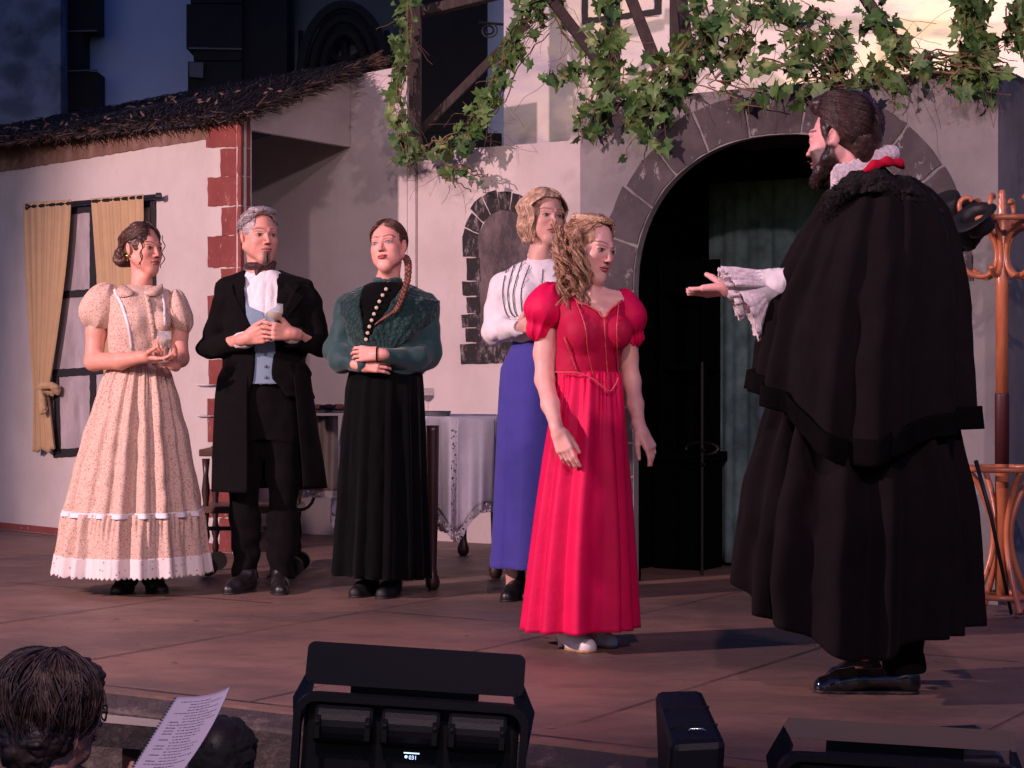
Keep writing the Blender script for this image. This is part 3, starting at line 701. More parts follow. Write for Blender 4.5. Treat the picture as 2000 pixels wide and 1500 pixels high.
# lining of the opening
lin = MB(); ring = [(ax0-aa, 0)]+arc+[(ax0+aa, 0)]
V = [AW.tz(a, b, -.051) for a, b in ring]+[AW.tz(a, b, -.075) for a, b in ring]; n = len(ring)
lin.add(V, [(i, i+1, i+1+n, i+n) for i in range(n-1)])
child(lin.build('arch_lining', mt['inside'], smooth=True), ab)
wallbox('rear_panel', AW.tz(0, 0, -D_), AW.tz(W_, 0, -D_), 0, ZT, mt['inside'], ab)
# voussoirs, each a painted stone
def arcp(a, r):   # r extra radius
    e = 2/2.2
    return (ax0-(aa+r)*math.copysign(abs(math.cos(a))**e, math.cos(a)), za+(ba+r*1.12)*abs(math.sin(a))**e)
NV = 11
for k in range(NV):
    a0 = -.02+k*(PI+.04)/NV+.008; a1 = -.02+(k+1)*(PI+.04)/NV-.008
    a0 = max(a0, 0); a1 = min(a1, PI)
    ro = .18+random.uniform(-.014, .014)
    pts = [arcp(a0, .006)]+[arcp(a0, ro)]+[arcp(a0+(a1-a0)*q, ro) for q in (.33, .66)]+[arcp(a1, ro)]+[arcp(a0+(a1-a0)*q, .006) for q in (1, .75, .5, .25)]
    child(flat('voussoir', AW, pts, mt['dark_stone'], px=False, off=.006, th=.0045, jit=.004), ab)
for sgn in (-1, 1):
    z = za-.01
    while z > .05:
        h_ = random.uniform(.15, .21); wv = random.choice((.12, .155)); z0 = max(z-h_, .02)
        a, b = (ax0+sgn*(aa+.006), ax0+sgn*(aa+wv))
        child(flat('jamb_stone', AW, [(a, z0+.006), (b, z0+.006), (b, z-.006), (a, z-.006)], mt['dark_stone'], px=False, off=.006, th=.0045, jit=.0025), ab); z = z0
# dark furniture and the teal curtain inside the arch
cu = MB(); NN = 80
def curtain_mesh(pl, t0, t1, z0, z1, off, amp, fr, seed, pinch=None, m=24, n=80):
    V = []; rs = np.random.RandomState(seed); ph = rs.rand(4)*6
    for j in range(m):
        q = j/(m-1); z = z1+(z0-z1)*q
        for i in range(n):
            s_ = i/(n-1); tt = t0+(t1-t0)*s_; zz = z
            if pinch: tt, zz = pinch(s_, q, tt, z)
            d = amp*(.45+.55*q)*(math.sin(fr*s_*6.28+ph[0]+q*.6+1.6*math.sin(s_*7+ph[3]))+.5*math.sin(fr*2.3*s_*6.28+ph[1])+.3*math.sin(fr*.6*s_*6.28+ph[2]+q))
            V.append(pl.tz(tt, zz, off+d))
    Fq = [(j*n+i, j*n+i+1, (j+1)*n+i+1, (j+1)*n+i) for j in range(m-1) for i in range(n-1)]
    return V, Fq
tc_ = [(AW.px(u, 750, -.95)-AW.O).dot(AW.e) for u in (1384, 1660)]
V, Fq = curtain_mesh(AW, tc_[0], tc_[1], .02, 2.0, -.95, .018, 5, 3)
o = mesh_obj('teal_curtain', V, Fq, mt['teal']); o.modifiers.new('thickness', 'SOLIDIFY').thickness = .004
tag(o, 'dark teal curtain hanging in folds inside the archway', 'curtain')
dr = empty('dark_dresser', AW.tz(.2, 0, -.75), 'black wooden dresser with shelves standing inside the archway', 'dresser')
def tzbox(t0, t1, z0, z1, o0, o1):
    return MB().hexa([AW.tz(t0, z0, o0), AW.tz(t1, z0, o0), AW.tz(t1, z0, o1), AW.tz(t0, z0, o1), AW.tz(t0, z1, o0), AW.tz(t1, z1, o0), AW.tz(t1, z1, o1), AW.tz(t0, z1, o1)])
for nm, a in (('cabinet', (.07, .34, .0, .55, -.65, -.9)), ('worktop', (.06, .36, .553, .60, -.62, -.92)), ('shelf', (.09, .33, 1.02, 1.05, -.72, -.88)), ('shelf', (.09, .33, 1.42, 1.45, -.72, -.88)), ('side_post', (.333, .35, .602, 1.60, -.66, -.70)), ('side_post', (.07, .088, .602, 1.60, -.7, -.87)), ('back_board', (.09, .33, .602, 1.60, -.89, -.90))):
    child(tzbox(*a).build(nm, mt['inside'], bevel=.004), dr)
r = empty('metal_rail', AW.tz(1.0, 0, -.5), 'thin dark metal rail post with curled knob before teal curtain', 'rail')
m = MB(); a = AW.tz(.44, 0, -.45); m.tube([a, a+Vector((0, 0, .5)), a+Vector((0, 0, 1.06))], .008)
child(m.build('post', mt['fixm']), r)
m = MB(); 
for z in (.55, .62): m.lathe([(.001, z-.015), (.02, z), (.001, z+.015)], (a.x, a.y, 0), 10)
child(m.build('knob', mt['fixm']), r)
m = MB(); m.tube([a+Vector((0, 0, .60))+ER*(.09*math.sin(q)-.0)+Vector((0, 0, .03-.03*math.cos(q))) for q in np.linspace(0, 5, 14)], .006)
child(m.build('scroll', mt['fixm']), r)

# ---- left house
hs = empty('cottage_front', (-1.52, 10.4, 0), 'pale cottage wall at left with painted red corner stones and brown band', 'house')
th_ = HW.t
ztop = lambda u: zpx(HW, u, 238+(-u+430)*.075)
child(flat('wall', HW, [(-5.2, 0), (0, 0), (0, 2.42), (-2.0, 2.50), (-5.2, 2.62)], mt['house'], px=False), hs)
child(flat('side_wall', FP, [(.0, 0), (.095, 0), (.095, 2.44), (0, 2.42)], mt['house'], px=False, th=.03), hs)
child(flat('skirting', HW, [(-5.2, 0.005), (-.08, 0.005), (-.08, .045), (-5.2, .045)], mt['brown'] if 0 else mt['red_stone'], px=False, off=.008, th=.01), hs)
band = [(-200, 292), (0, 278), (408, 246), (408, 272)]+[(400-20*k, 272+20*k*.162+random.uniform(-1, 1)) for k in range(1, 31)]
child(flat('painted_band', HW, band, mt['brown'], off=.004, th=.003, jit=.003), hs)
# quoins: painted stones on both faces of the corner
qz = [(223, 288, 402), (290, 344, 430), (346, 402, 405), (404, 459, 432), (461, 522, 405), (524, 575, 431), (577, 640, 405), (642, 700, 431), (702, 752, 407), (778, 862, 405), (880, 948, 431), (955, 1010, 408), (1012, 1066, 428)]
for y0, y1, ul in qz:
    child(flat('corner_stone', HW, [(ul, y0+1), (469, y0-2), (469, y1-1), (ul+1, y1+1)], mt['red_stone'], off=.005, th=.004, jit=.0035), hs)
    child(flat('corner_stone', FP, [(470.5, y0-2), (489, y0+1), (489, y1+1), (470.5, y1-1)], mt['red_stone'], off=.005, th=.004, jit=.002), hs)
# porch fascia from the corner to the back wall
qf = [P(487, 216, 10.5), P(684, 140, 11.62), P(684, 287, 11.62), P(487, 253, 10.5)]
nf = (qf[1]-qf[0]).cross(qf[3]-qf[0]).normalized(); nf = nf if nf.y < 0 else -nf
qf.reverse()
child(MB().prism(qf, nf, .04).build('porch_fascia', mt['house']), hs)
# painted window
wn = empty('painted_window', HW.px(190, 880), 'black barred window with grey panes painted on cottage wall', 'window')
child(flat('pane', HW, [(112, 402), (300, 386), (290, 870), (108, 884)], mt['pane'], off=.004, th=.003), wn)
def hb(name, pts, off=.008): child(flat(name, HW, pts, mt['black'], off=off, th=.004, jit=.0025), wn)
hb('frame', [(140, 404), (300, 390), (300, 404), (140, 418)]); hb('frame', [(104, 878), (330, 862), (330, 880), (104, 894)])
hb('glazing_bar', [(175, 410), (187, 409), (187, 880), (175, 881)], .0105)
hb('glazing_bar', [(112, 569), (300, 555), (300, 568), (112, 583)], .013); hb('glazing_bar', [(104, 722), (310, 708), (310, 722), (104, 737)], .013)
hb('frame', [(104, 730), (113, 729), (117, 885), (108, 886)], .0155); hb('frame', [(292, 392), (302, 391), (302, 874), (292, 875)], .0155)
# curtains on a rod
rod = empty('curtain_rod', HW.px(180, 395, .06), 'black curtain rod above the painted cottage window', 'curtain rod')
m = MB(); m.tube([HW.px(58, 404, .06), HW.px(306, 383, .06)], .013, 8); child(m.build('rod', mt['rubber']), rod)
m = MB(); [m.lathe([(.001, -.02), (.02, -.015), (.02, .015), (.001, .02)], HW.px(a, b, .06), 10, Matrix.Rotation(PI/2, 3, 'Y')) for a, b in ((55, 404), (310, 383))]; child(m.build('finial', mt['rubber']), rod)
tL0, tL1 = th_(64), th_(157); tR0, tR1 = th_(197), th_(300)
zr = HW.px(110, 398).z
def pinchL(s_, q, t, z):
    # gathered into a knot low down at the left, then fanning out again
    zk = .42*0+1.0
    qk = .77
    uu = 64+(157-64)*s_
    if q < qk: a = q/qk; u = uu*(1-a**1.5)+(86+26*s_)*a**1.5
    else: a = (q-qk)/(1-qk); u = (86+26*s_)*(1-a)+(84+41*s_)*a
    vt = 398-(uu-64)*.08; v = vt+(880-vt)*q+ (4*math.sin(s_*12) if q > .98 else 0)
    p_ = HW.px(u, v); return (p_-HW.O).dot(HW.e), p_.z
def pinchR(s_, q, t, z):
    uu = 197+103*s_; u = uu*(1-q)+(233+75*s_)*q if q < .8 else (233+75*s_)*q+uu*(1-q)
    vt = 389-(uu-197)*.08; v = vt+(875-vt)*q
    p_ = HW.px(u, v); return (p_-HW.O).dot(HW.e), p_.z
for pf, sd, lb in ((pinchL, 5, 'mustard curtain knotted low at the left side of the painted window'), (pinchR, 9, 'mustard curtain hanging behind the woman in the floral dress')):
    V, Fq = curtain_mesh(HW, 0, 1, 0, 1, .065, .008, 6, sd, pf, 60, 110)
    o = mesh_obj('curtain', V, Fq, mt['curtain']); o.modifiers.new('thickness', 'SOLIDIFY').thickness = .003
    if sd == 5:
        kf = HW.px(96, 764, .08); b0 = Vector(kf)
        f = Fld(b0-Vector((.16, .16, .16)), b0+Vector((.16, .16, .16)), .005)
        pts = [b0+Vector((.055*math.cos(a), -.03*math.sin(a)-.01, .03*math.sin(a*1.0)+.005*a)) for a in np.linspace(0, 6, 12)]
        f.chain(pts, [.024]*12, .015); f.cone(b0+Vector((-.045, -.03, -.02)), b0+Vector((-.035, -.02, -.12)), .022, .03, .02)
        f.wrinkle(.006, 30); kn = f.build('knot', mt['curtain'], None); kn.parent = o
    tag(o, lb, 'curtain', 'mustard curtains at the painted window')

# ---- brushwood roof over the cottage
A_ = P(486, 218, 10.25); B_ = P(722, 122, 11.75); C_ = P(-100, 270, 15.3); D_2 = P(-100, 283, 12.3)
rf = empty('thatched_roof', (-2.3, 11.5, 2.4), 'dark brushwood roof with a ragged eave sloping over the cottage', 'roof')
nr = (B_-A_).cross(D_2-A_).normalized(); nr = nr if nr.z > 0 else -nr
slab = MB(); dn = Vector((0, 0, -.03))
slab.hexa([D_2+dn, A_+dn, B_+dn, C_+dn, D_2, A_, B_, C_])
child(slab.build('roof_slab', mt['thatch']), rf)
tw = MB(); sw = MB()
def rp(a, b): return (D_2.lerp(A_, a)).lerp(C_.lerp(B_, a), b)
for i in range(9000):
    a, b = random.random(), random.random()**1.1
    p = rp(a, b)+Vector((0, 0, random.uniform(.0, .025)))
    # brushwood runs up the slope, towards the ridge
    d = (rp(a, min(1, b+.1))-rp(a, b-.1)).normalized(); d = (d+Vector((random.uniform(-.3, .5), random.uniform(-.3, .3), random.uniform(-.02, .05)))).normalized()
    L = random.uniform(.10, .32); r_0 = random.uniform(.0015, .0042)
    (tw if random.random() > .006 else sw).tube([p-d*L/2, p+d*L*.1+Vector((0, 0, .012)), p+d*L/2], [r_0, r_0, r_0*.5], 3)
for i in range(1500):   # ragged eave ends and verge
    a = random.random(); p = rp(a, 0)+Vector((random.uniform(-.04, .04), random.uniform(-.03, .03), random.uniform(-.035, .010)))
    d = Vector((random.uniform(-.9, .9), -.5, random.uniform(-.5, .05))).normalized(); L = random.uniform(.03, .10)
    (sw if random.random() < .3 else tw).tube([p, p+d*L], [.004, .002], 3)
for i in range(500):
    b = random.random(); p = rp(1, b)+Vector((random.uniform(-.05, .03), 0, random.uniform(-.04, .02)))
    d = Vector((random.uniform(.2, .9), random.uniform(-.2, .6), random.uniform(-.12, .30))).normalized(); L = random.uniform(.03, .10)
    (tw if random.random() < .8 else sw).tube([p, p+d*L], [.004, .002], 3)
for i in range(140):   # frayed tip at the ridge end
    p = B_+Vector((random.uniform(-.05, .02), 0, random.uniform(-.05, .02)))
    d = Vector((random.uniform(.3, 1), random.uniform(-.2, .2), random.uniform(-.12, .35))).normalized()
    sw.tube([p, p+d*random.uniform(.04, .14)], [.004, .0015], 3)
for i in range(55):   # dead leaves on the roof
    a, b = random.random(), random.random()*.8; p = rp(a, b)+Vector((0, 0, .04)); x = Vector((random.uniform(-1, 1), random.uniform(-.3, .3), random.uniform(-.4, .6))).normalized()*random.uniform(.012, .028)
    y = x.cross(Vector((0, -1, .3))).normalized()*.007; sw.add([p-x, p-y, p+x, p+y], [(0, 1, 2, 3)])
child(tw.build('brushwood', mt['twig']), rf); child(sw.build('straw_ends', mt['straw']), rf)

# ---- backdrop flat behind the pergola
BD = Plane((.2, 12.4), ER)
o = flat('painted_backdrop', BD, [(984, 320), (2350, 320), (2350, -260), (984, -160)], mt['backdrop'], th=.04)
tag(o, 'tall cream and lavender painted backdrop flat behind the ivy', 'backdrop')
wf = empty('painted_window', BD.px(1215, 20), 'dark window outline painted high on the cream backdrop', 'window')
for a in ([(1136, -60), (1148, -60), (1148, 48), (1136, 48)], [(1278, -60), (1292, -60), (1292, 28), (1278, 28)], [(1136, 36), (1290, 16), (1290, 28), (1136, 48)]):
    child(flat('frame', BD, a, mt['black'], off=.004+.003*a[0][1]/-60 if a[0][1] < 0 else .01, th=.003, jit=.003), wf)

# ---- timber pergola carrying the ivy
pg = empty('timber_pergola', (-.4, 10.9, 2.3), 'dark brown timber posts and braces rising behind the set walls', 'pergola')
def beam(name, a, b, w_, d_=.05): 
    child(MB().bar(P(*a), P(*b), w_, d_, (0, 1, 0)).build(name, mt['timber'], bevel=.004), pg)
beam('post', (811, 300, 11.25), (811, -60, 11.25), .07, .11); beam('crosspiece', (800, 30, 11.3), (1010, -22, 10.95), .06, .09)
beam('brace', (815, 262, 11.35), (1030, 45, 11.1), .05, .045); beam('brace', (1062, -20, 10.8), (1200, 160, 9.9), .055, .055)
beam('post', (1196, 205, 9.75), (1196, -60, 9.75), .08, .10); beam('brace', (1222, -30, 9.7), (1292, 150, 9.4), .055, .055)
beam('post', (1903, 150, 8.35), (1903, -60, 8.35), .075, .085); beam('crosspiece', (1000, -40, 10.9), (2100, -62, 8.2), .08, .08); beam('rail', (1270, 212, 9.55), (1345, 206, 9.4), .06, .06)
beam('brace', (1680, -20, 8.8), (1770, 120, 8.6), .05, .045); beam('brace', (1330, -10, 9.2), (1350, 150, 9.15), .055, .05); beam('post', (1322, 200, 9.55), (1322, -60, 9.55), .07, .07)

# ---- ivy garlands, each one vine with stems and leaves
LEAF = [(0, 0), (.10, -.13), (.27, -.26), (.30, -.05), (.54, .06), (.34, .20), (.36, .42), (.15, .50), (0, .92)]
LEAF = LEAF+[(-x, y) for x, y in LEAF[-2:0:-1]]
def ivy(label, path, wid, nl, dep, tend=6, size=.085, hang=.3):
    size = size*.98
    root = empty('ivy_vine', P(*path[len(path)//2], dep(path[len(path)//2][0])), label, 'ivy', 'ivy garlands on the pergola')
    lf = MB(); stm = MB(); pts = [P(u, v, dep(u)) for u, v in path]
    cum = [0]
    for i in range(len(pts)-1): cum.append(cum[-1]+(pts[i+1]-pts[i]).length)
    def at(s_):
        s_ *= cum[-1]
        for i in range(len(pts)-1):
            if s_ <= cum[i+1]+1e-9: return pts[i].lerp(pts[i+1], (s_-cum[i])/max(1e-6, cum[i+1]-cum[i]))
        return pts[-1]
    wm = wid/390
    for k in range(tend):
        of = Vector((random.uniform(-1, 1)*wm*.4, random.uniform(-.06, .04), random.uniform(-1, 1)*wm*.4)); a0, a1 = sorted((random.random(), random.random())); a1 = min(1, a1+.35)
        q = []
        for i in range(13):
            of += Vector((random.gauss(0, .012), random.gauss(0, .008), random.gauss(0, .012))); q.append(at(a0+(a1-a0)*i/12)+of)
        stm.tube(q, random.uniform(.0015, .0045), 4)
    for k in range(int(tend*.8)):   # free hanging runners
        p = at(random.random())+Vector((random.uniform(-wm, wm)*.5, -.03, 0)); q = [p]; d = Vector((random.uniform(-.6, .6), random.uniform(-.3, .1), random.uniform(-1, .2))).normalized()
        for i in range(8):
            d = (d+Vector((random.gauss(0, .25), random.gauss(0, .1), random.gauss(-.06, .2)))).normalized(); p = p+d*random.uniform(.015, .05); q.append(p)
        stm.tube(q, .0013, 3)
    for k in range(nl):
        c = at(random.random())+Vector((random.gauss(0, .36)*wm, random.uniform(-.10, .05), random.gauss(-hang*.1, .36)*wm))
        s_ = size*random.choice((.4, .55, .75, .95, 1.15, 1.3))*random.uniform(.85, 1.15)
        ang = random.gauss(PI, .8); tilt = random.gauss(.25, .5); yaw = random.gauss(0, .7)
        R = Matrix.Rotation(yaw, 3, 'Z') @ Matrix.Rotation(PI/2-tilt, 3, 'X') @ Matrix.Rotation(ang, 3, 'Z')
        fold = random.uniform(.1, .5); cup = random.uniform(-.3, .3); V = []
        for x, y in LEAF:
            x2, y2 = x*random.uniform(.85, 1.12), y*random.uniform(.9, 1.08)
            V.append(c+R @ Vector((x2, y2-.3, abs(x2)*fold*.6+cup*y2*y2))*s_)
        V.append(c+R @ Vector((0, .0, -.02))*s_); n_ = len(LEAF)
        lf.add(V, [(i, (i+1) % n_, n_) for i in range(n_)])
        if random.random() < .6: stm.tube([c+R @ Vector((0, -.3, 0))*s_, c+Vector((random.uniform(-.03, .03), .02, random.uniform(.02, .06)))], .001, 3)
    child(stm.build('stems', mt['stem']), root); child(lf.build('leaves', mt['leaf']), root)
dB = lambda u: 11.0-(u-800)*.0011
dA = lambda u: 9.0-(u-1133)*.00133
ivy('ivy trailing down the left pergola post over the pale wall', [(795, -10), (788, 80), (778, 150), (770, 190), (785, 240), (798, 318)], 34, 105, dB, 16)
ivy('ivy runner lying along the top of the pale wall', [(805, 300), (850, 292), (900, 285), (930, 262)], 22, 22, dB, 8)
ivy('sparse ivy sprig hanging over the pale wall left of the niche', [(850, 300), (870, 335), (925, 345), (940, 360)], 16, 11, dB, 5)
ivy('ivy climbing the slanting brace beside the dark opening', [(905, 285), (935, 235), (965, 180), (985, 130), (1010, 75), (1060, 30)], 42, 135, dB, 18)
ivy('ivy along the falling brace left of the central post', [(1010, 20), (1080, 5), (1105, 50), (1150, 100), (1185, 155)], 34, 50, dB, 14)
ivy('ivy column wrapped round the central pergola post', [(1180, -10), (1190, 50), (1185, 110), (1192, 160), (1165, 215), (1148, 262)], 50, 120, dA, 12)
ivy('small ivy spray reaching left from the central post', [(1068, 148), (1100, 150), (1130, 158), (1175, 140)], 24, 26, dA, 4)
ivy('dense ivy mass drooping over left shoulder of arch', [(1370, -10), (1385, 50), (1345, 110), (1290, 165), (1262, 205), (1245, 255)], 72, 190, dA, 22)
ivy('loose ivy between the two dense masses above the arch', [(1395, 5), (1470, 40), (1440, 110), (1400, 150), (1490, 165)], 60, 55, dA, 10)
ivy('dense ivy mass above the cloaked man', [(1500, -5), (1580, 55), (1620, 100), (1640, 145), (1560, 150)], 88, 180, dA, 24)
ivy('ivy trailing along top edge of arch to the right', [(1690, -5), (1735, 80), (1780, 125), (1850, 122), (1960, 122)], 44, 100, dA, 18)
ivy('ivy hanging on right post down over the arch face', [(1890, -10), (1900, 50), (1905, 120), (1897, 165), (1882, 200)], 40, 115, dA, 8)
ivy('ivy at the far right edge above the arch', [(1985, -10), (1988, 40), (1992, 105)], 34, 34, dA, 5)
ivy('short ivy sprig dangling right of the cloaked man\'s head', [(1730, 130), (1745, 165), (1752, 200)], 22, 14, dA, 4)

# ---- dusk-blue old building far behind the stage
ob = empty('old_church', (-2, 19, -1), 'dark old church in dusk behind the set with traceried window', 'church')
Y0 = 19.0
def far(name, pts, d, mat, th=.3, root=ob):
    q = [P(u, v, d) for u, v in pts]
    a = sum((q[i]-q[0]).cross(q[(i+1) % len(q)]-q[0]).dot(Vector((0, -1, 0))) for i in range(len(q)))
    if a < 0: q.reverse()
    return child(MB().prism(q, (0, -1, 0), th).build(name, mat), root)
far('plaster_wall', [(100, -200), (420, -200), (420, 900), (100, 900)], 19.3, mt['far_plaster'])
far('rubble_wall', [(-300, -200), (118, -200), (118, 900), (-300, 900)], 18.6, mt['far_rubble'], .6)
for y0, y1, x in ((-140, -40, 165), (-38, 60, 189), (62, 138, 160), (140, 215, 190), (217, 300, 160)):
    far('quoin', [(119, y0), (x, y0), (x, y1), (119, y1)], 18.9, mt['far_ashlar'], .35)
far('quoin_joint', [(119, 60.2), (189, 58), (189, 61), (119, 62.5)], 18.85, mt['mortar'], .02); far('quoin_joint', [(119, 138), (190, 135.5), (190, 138), (119, 140)], 18.85, mt['mortar'], .02)
for y0, y1, x in ((-140, 6, 372), (8, 95, 364), (97, 118, 378), (120, 200, 367)):
    far('quoin', [(x, y0), (472, y0), (472, y1), (x, y1)], 18.5, mt['far_ashlar'] if y1 != 200 else mt['far_ashlar'], .5)
far('quoin_joint', [(368, 92), (472, 94), (472, 97), (368, 95.5)], 18.45, mt['mortar'], .02)
far('loose_stone', [(369, 121), (397, 122), (396, 152), (370, 150)], 18.42, mt['mortar'], .05)
far('gable_wall', [(473, -200), (560, -200), (560, 900), (473, 900)], 18.6, mt['far_ashlar'])
far('gable_wall', [(560, 260), (980, 260), (980, 900), (560, 900)], 18.65, mt['far_ashlar'])
far('side_wall', [(790, -200), (952, -200), (952, 259), (790, 259)], 18.7, mt['far_ashlar'])
far('plaster_strip', [(953, -200), (1010, -200), (1010, 900), (953, 900)], 19.0, mt['far_plaster'])
far('window_glass', [(555, -200), (795, -200), (795, 265), (555, 265)], 19.1, mt['far_glass'])
m = MB()
for k in range(3): m.tube([P(672+(84-k*20)*math.cos(a), 150-(140-k*26)*math.sin(a), 18.55+.1*k) for a in np.linspace(0, PI, 24)], .05, 6)
for a in (0, 1, 2, 3): m.tube([P(672+46*math.cos(a*PI/2+q), 70-46*math.sin(a*PI/2+q), 18.9) for q in np.linspace(-1.1, 1.1, 12)], .03, 5)
for u in (588, 630, 672, 714, 756): m.tube([P(u, 260, 18.9), P(u, 60, 18.9)], .03, 5)
child(m.build('tracery', mt['far_ashlar']), ob)
o = MB().tube([P(955+18*math.sin(a)*(1-a/16), 60-16*math.cos(a)*(1-a/16), 14) for a in np.linspace(0, 12, 40)], .008, 4)
o.tube([P(935, 44, 14), P(985, 48, 14)], .01, 5)
tag(o.build('scroll_bracket', mt['rubber']), 'small wrought iron scroll bracket beyond the dark opening', 'bracket')

# ================================================================== PEOPLE
V3 = lambda a: Vector(a)
SK = (.62, .285, .21); SK2 = (.50, .25, .185)
def strands(name, mat, parent, H_, fn, n, r=.0016, m=9, ns=4, taper=.5, seed=1, ears=1, clear=1):
    rs = random.Random(seed); b = MB(); b.ends = []
    for i in range(n):
        q = fn(rs, i)
        if ears and any(abs(a[0]) > .06 and (a[1]-.006)**2/.024**2+(a[2]+.006)**2/.034**2 < 1 for a in q): continue
        if clear and any(a[1] < -.046 and a[2] < .052 for a in q): continue
        if q is None: continue
        b.tube([H_.w(p) for p in q], [r*(1-(1-taper)*k/(len(q)-1)) for k in range(len(q))], ns); b.ends.append(len(b.F))
    return b
def hairbuild(b, name, key, parent, seed=1):
    o = mesh_obj(name, b.V, b.F, [mt[key], mt[key+'_light'], mt[key+'_deep']], parent); rs = random.Random(seed); k = 0; mi = []
    ends = b.ends+[len(b.F)]
    for e in ends:
        j = rs.choice((0, 0, 1, 2)); mi += [j]*(e-len(mi))
    o.data.polygons.foreach_set('material_index', mi); return o
def cap_strand(a0, e0, a1, e1, rad=(.080, .098, .092), c=(0, .018, .034), wob=.004, m=10, lift=0):
    """hair running over the skull from (azimuth, elevation) 0 to 1; azimuth 0 = face, 90 = +x side"""
    def fn(rs, pa0, pe0, pa1, pe1):
        out = []; ph = rs.random()*6; l = rs.uniform(.985, 1.03)
        for k in range(m):
            t = k/(m-1); a = math.radians(pa0+(pa1-pa0)*t); e = math.radians(pe0+(pe1-pe0)*t)
            R_ = l+wob*math.sin(t*9+ph)*6+lift*math.sin(t*PI)
            out.append((c[0]+rad[0]*R_*math.sin(a)*math.cos(e), c[1]-rad[1]*R_*math.cos(a)*math.cos(e), c[2]+rad[2]*R_*math.sin(e)))
        return out
    return fn
def hair_cap(h, f, face=((-.052, .085), (.052, .085), (.066, .045), (.072, -.02), (.072, -.2), (-.072, -.2), (-.072, -.02), (-.066, .045)), rad=(.079, .097, .091), back=-.09, c=(0, .020, .034), yf=-.028, ears=1):
    f.fr([list(r) for r in h.R], h.c, h.sc)
    f.ell(c, rad, .01)
    f.cutpoly(face, -.3, yf, .012)
    f.ell((0, -.045, back-.02), (.10, .085, .08), .01, 's')
    f.ell((0, .05, back-.10), (.14, .14, .10), .01, 's')
    if ears:
        for q_ in (-1, 1): f.ell((q_*.082, .008, -.006), (.022, .024, .033), .008, 's')
    f.fr(); return f
def head_field(h, neck, chest, sh=None, nr=.052, extra=None, h_=.0021, lower=.05, **kw):
    pts = [h.w((0, 0, .15)), h.w((.12, 0, 0)), h.w((-.12, 0, 0)), h.w((0, -.13, 0)), h.w((0, .12, 0)), h.w((0, -.1, -.1)), neck, chest]
    lo, hi = box_of(pts, .02); lo[0] = min(lo[0], neck.x-.075); hi[0] = max(hi[0], neck.x+.075); lo[2] -= lower
    f = Fld(lo, hi, h_)
    j = h.w((0, .022, -.06))
    f.cone(j, neck, nr*.98, nr, .02); f.cone(neck, chest, nr, nr*1.3, .03)
    h.sculpt(f, **kw)
    a = h.w((0, -.055, -.105)); f.cone(a, neck+V3((0, -.01, .0)), .018, .02, .035)
    if extra: extra(f)
    return f
def arm_field(pts, rs, pad=.14, h_=.003):
    lo, hi = box_of(pts, pad); f = Fld(lo, hi, h_); f.chain(pts, rs, .02); return f
def shoe(name, P_, toe, heel, mat, w=.038, hgt=.05, heelh=.0, boot=0, sole=None):
    toe = V3(toe); heel = V3(heel); toe.z = heel.z = 0; d = (toe-heel).normalized(); lo, hi = box_of([toe, heel], .07); hi[2] = max(hi[2], .12+boot); lo[2] = -.01
    f = Fld(lo, hi, .0035)
    up = V3((0, 0, 1))
    f.chain([toe-d*.03+up*.022, toe-d*.08+up*.030, toe-d*.13+up*.04+up*heelh*.5, heel+d*.045+up*(.045+heelh)], [.027, .038, .037, .034], .02)
    f.cone(heel+d*.035+up*(.03+heelh), heel+d*.045+up*(.08+heelh+boot), .032, .034, .02)
    f.cone(toe-d*.035+up*.012, toe-d*.10+up*.012, .032, .036, .01); 
    if heelh: 
        f.keep_above(.003); g = Fld(lo, hi, .0035)
        f.cone(heel+d*.02+up*.006, heel+d*.03+up*(.03+heelh), .014, .022, .008)
    f.keep_above(.004)
    if not sole: f.keep_below(.10+boot)
    o = f.build(name, mat, P_.root)
    s = Fld(lo, hi, .0035); s.cone(toe-d*.038, toe-d*.10, .037, .040, .01); s.cone(toe-d*.10, heel+d*.04, .040, .034, .02) if not heelh else None
    s.keep_above(.0005).keep_below(.010)
    q = s.build('sole', mt['heel'] if sole == 'wood' else mt['rubber'], P_.root); q.parent = o
    return o
def decal_tube(P_, name, mat, pts, r, n=5, parent=None): return MB().tube(pts, r, n).build(name, mat, parent or P_.root, smooth=True)
class Surf:
    """ray-snap helper: drops points on the front of a sculpted field"""
    def __init__(s, V): s.V = np.array(V)
    def snap(s, x, z, out=.0):
        d = (s.V[:, 0]-x)**2+(s.V[:, 2]-z)**2; i = np.nonzero(d < .009**2)[0]
        if len(i) == 0: i = np.array([int(d.argmin())])
        k = i[s.V[i, 1].argmin()]; return Vector((x, s.V[k, 1]-out, z))
def verts_of(o): return [v.co[:] for v in o.data.vertices]
def wineglass(name, label, loc, sc=1.0, tilt=0, group=None):
    r = empty(name, loc, label, 'glass', group)
    R = Matrix.Rotation(tilt, 3, 'Y')
    b = MB(); b.lathe([(.030, 0), (.030, .002), (.005, .006), (.0035, .02), (.0035, .06), (.012, .068), (.030, .085), (.034, .105), (.031, .14), (.0297, .14), (.0325, .105), (.0285, .087), (.010, .071), (.0005, .07)], n=20, R=R)
    b.V = [tuple(Vector(v)*sc) for v in b.V]
    b.build('bowl', mt['glass'], r, smooth=True)
    b = MB(); b.lathe([(.001, .0725), (.010, .0735), (.027, .088), (.031, .103), (.001, .1035)], n=20, R=R); b.V = [tuple(Vector(v)*sc) for v in b.V]
    b.build('wine', mt['wine'], r, smooth=True); return r

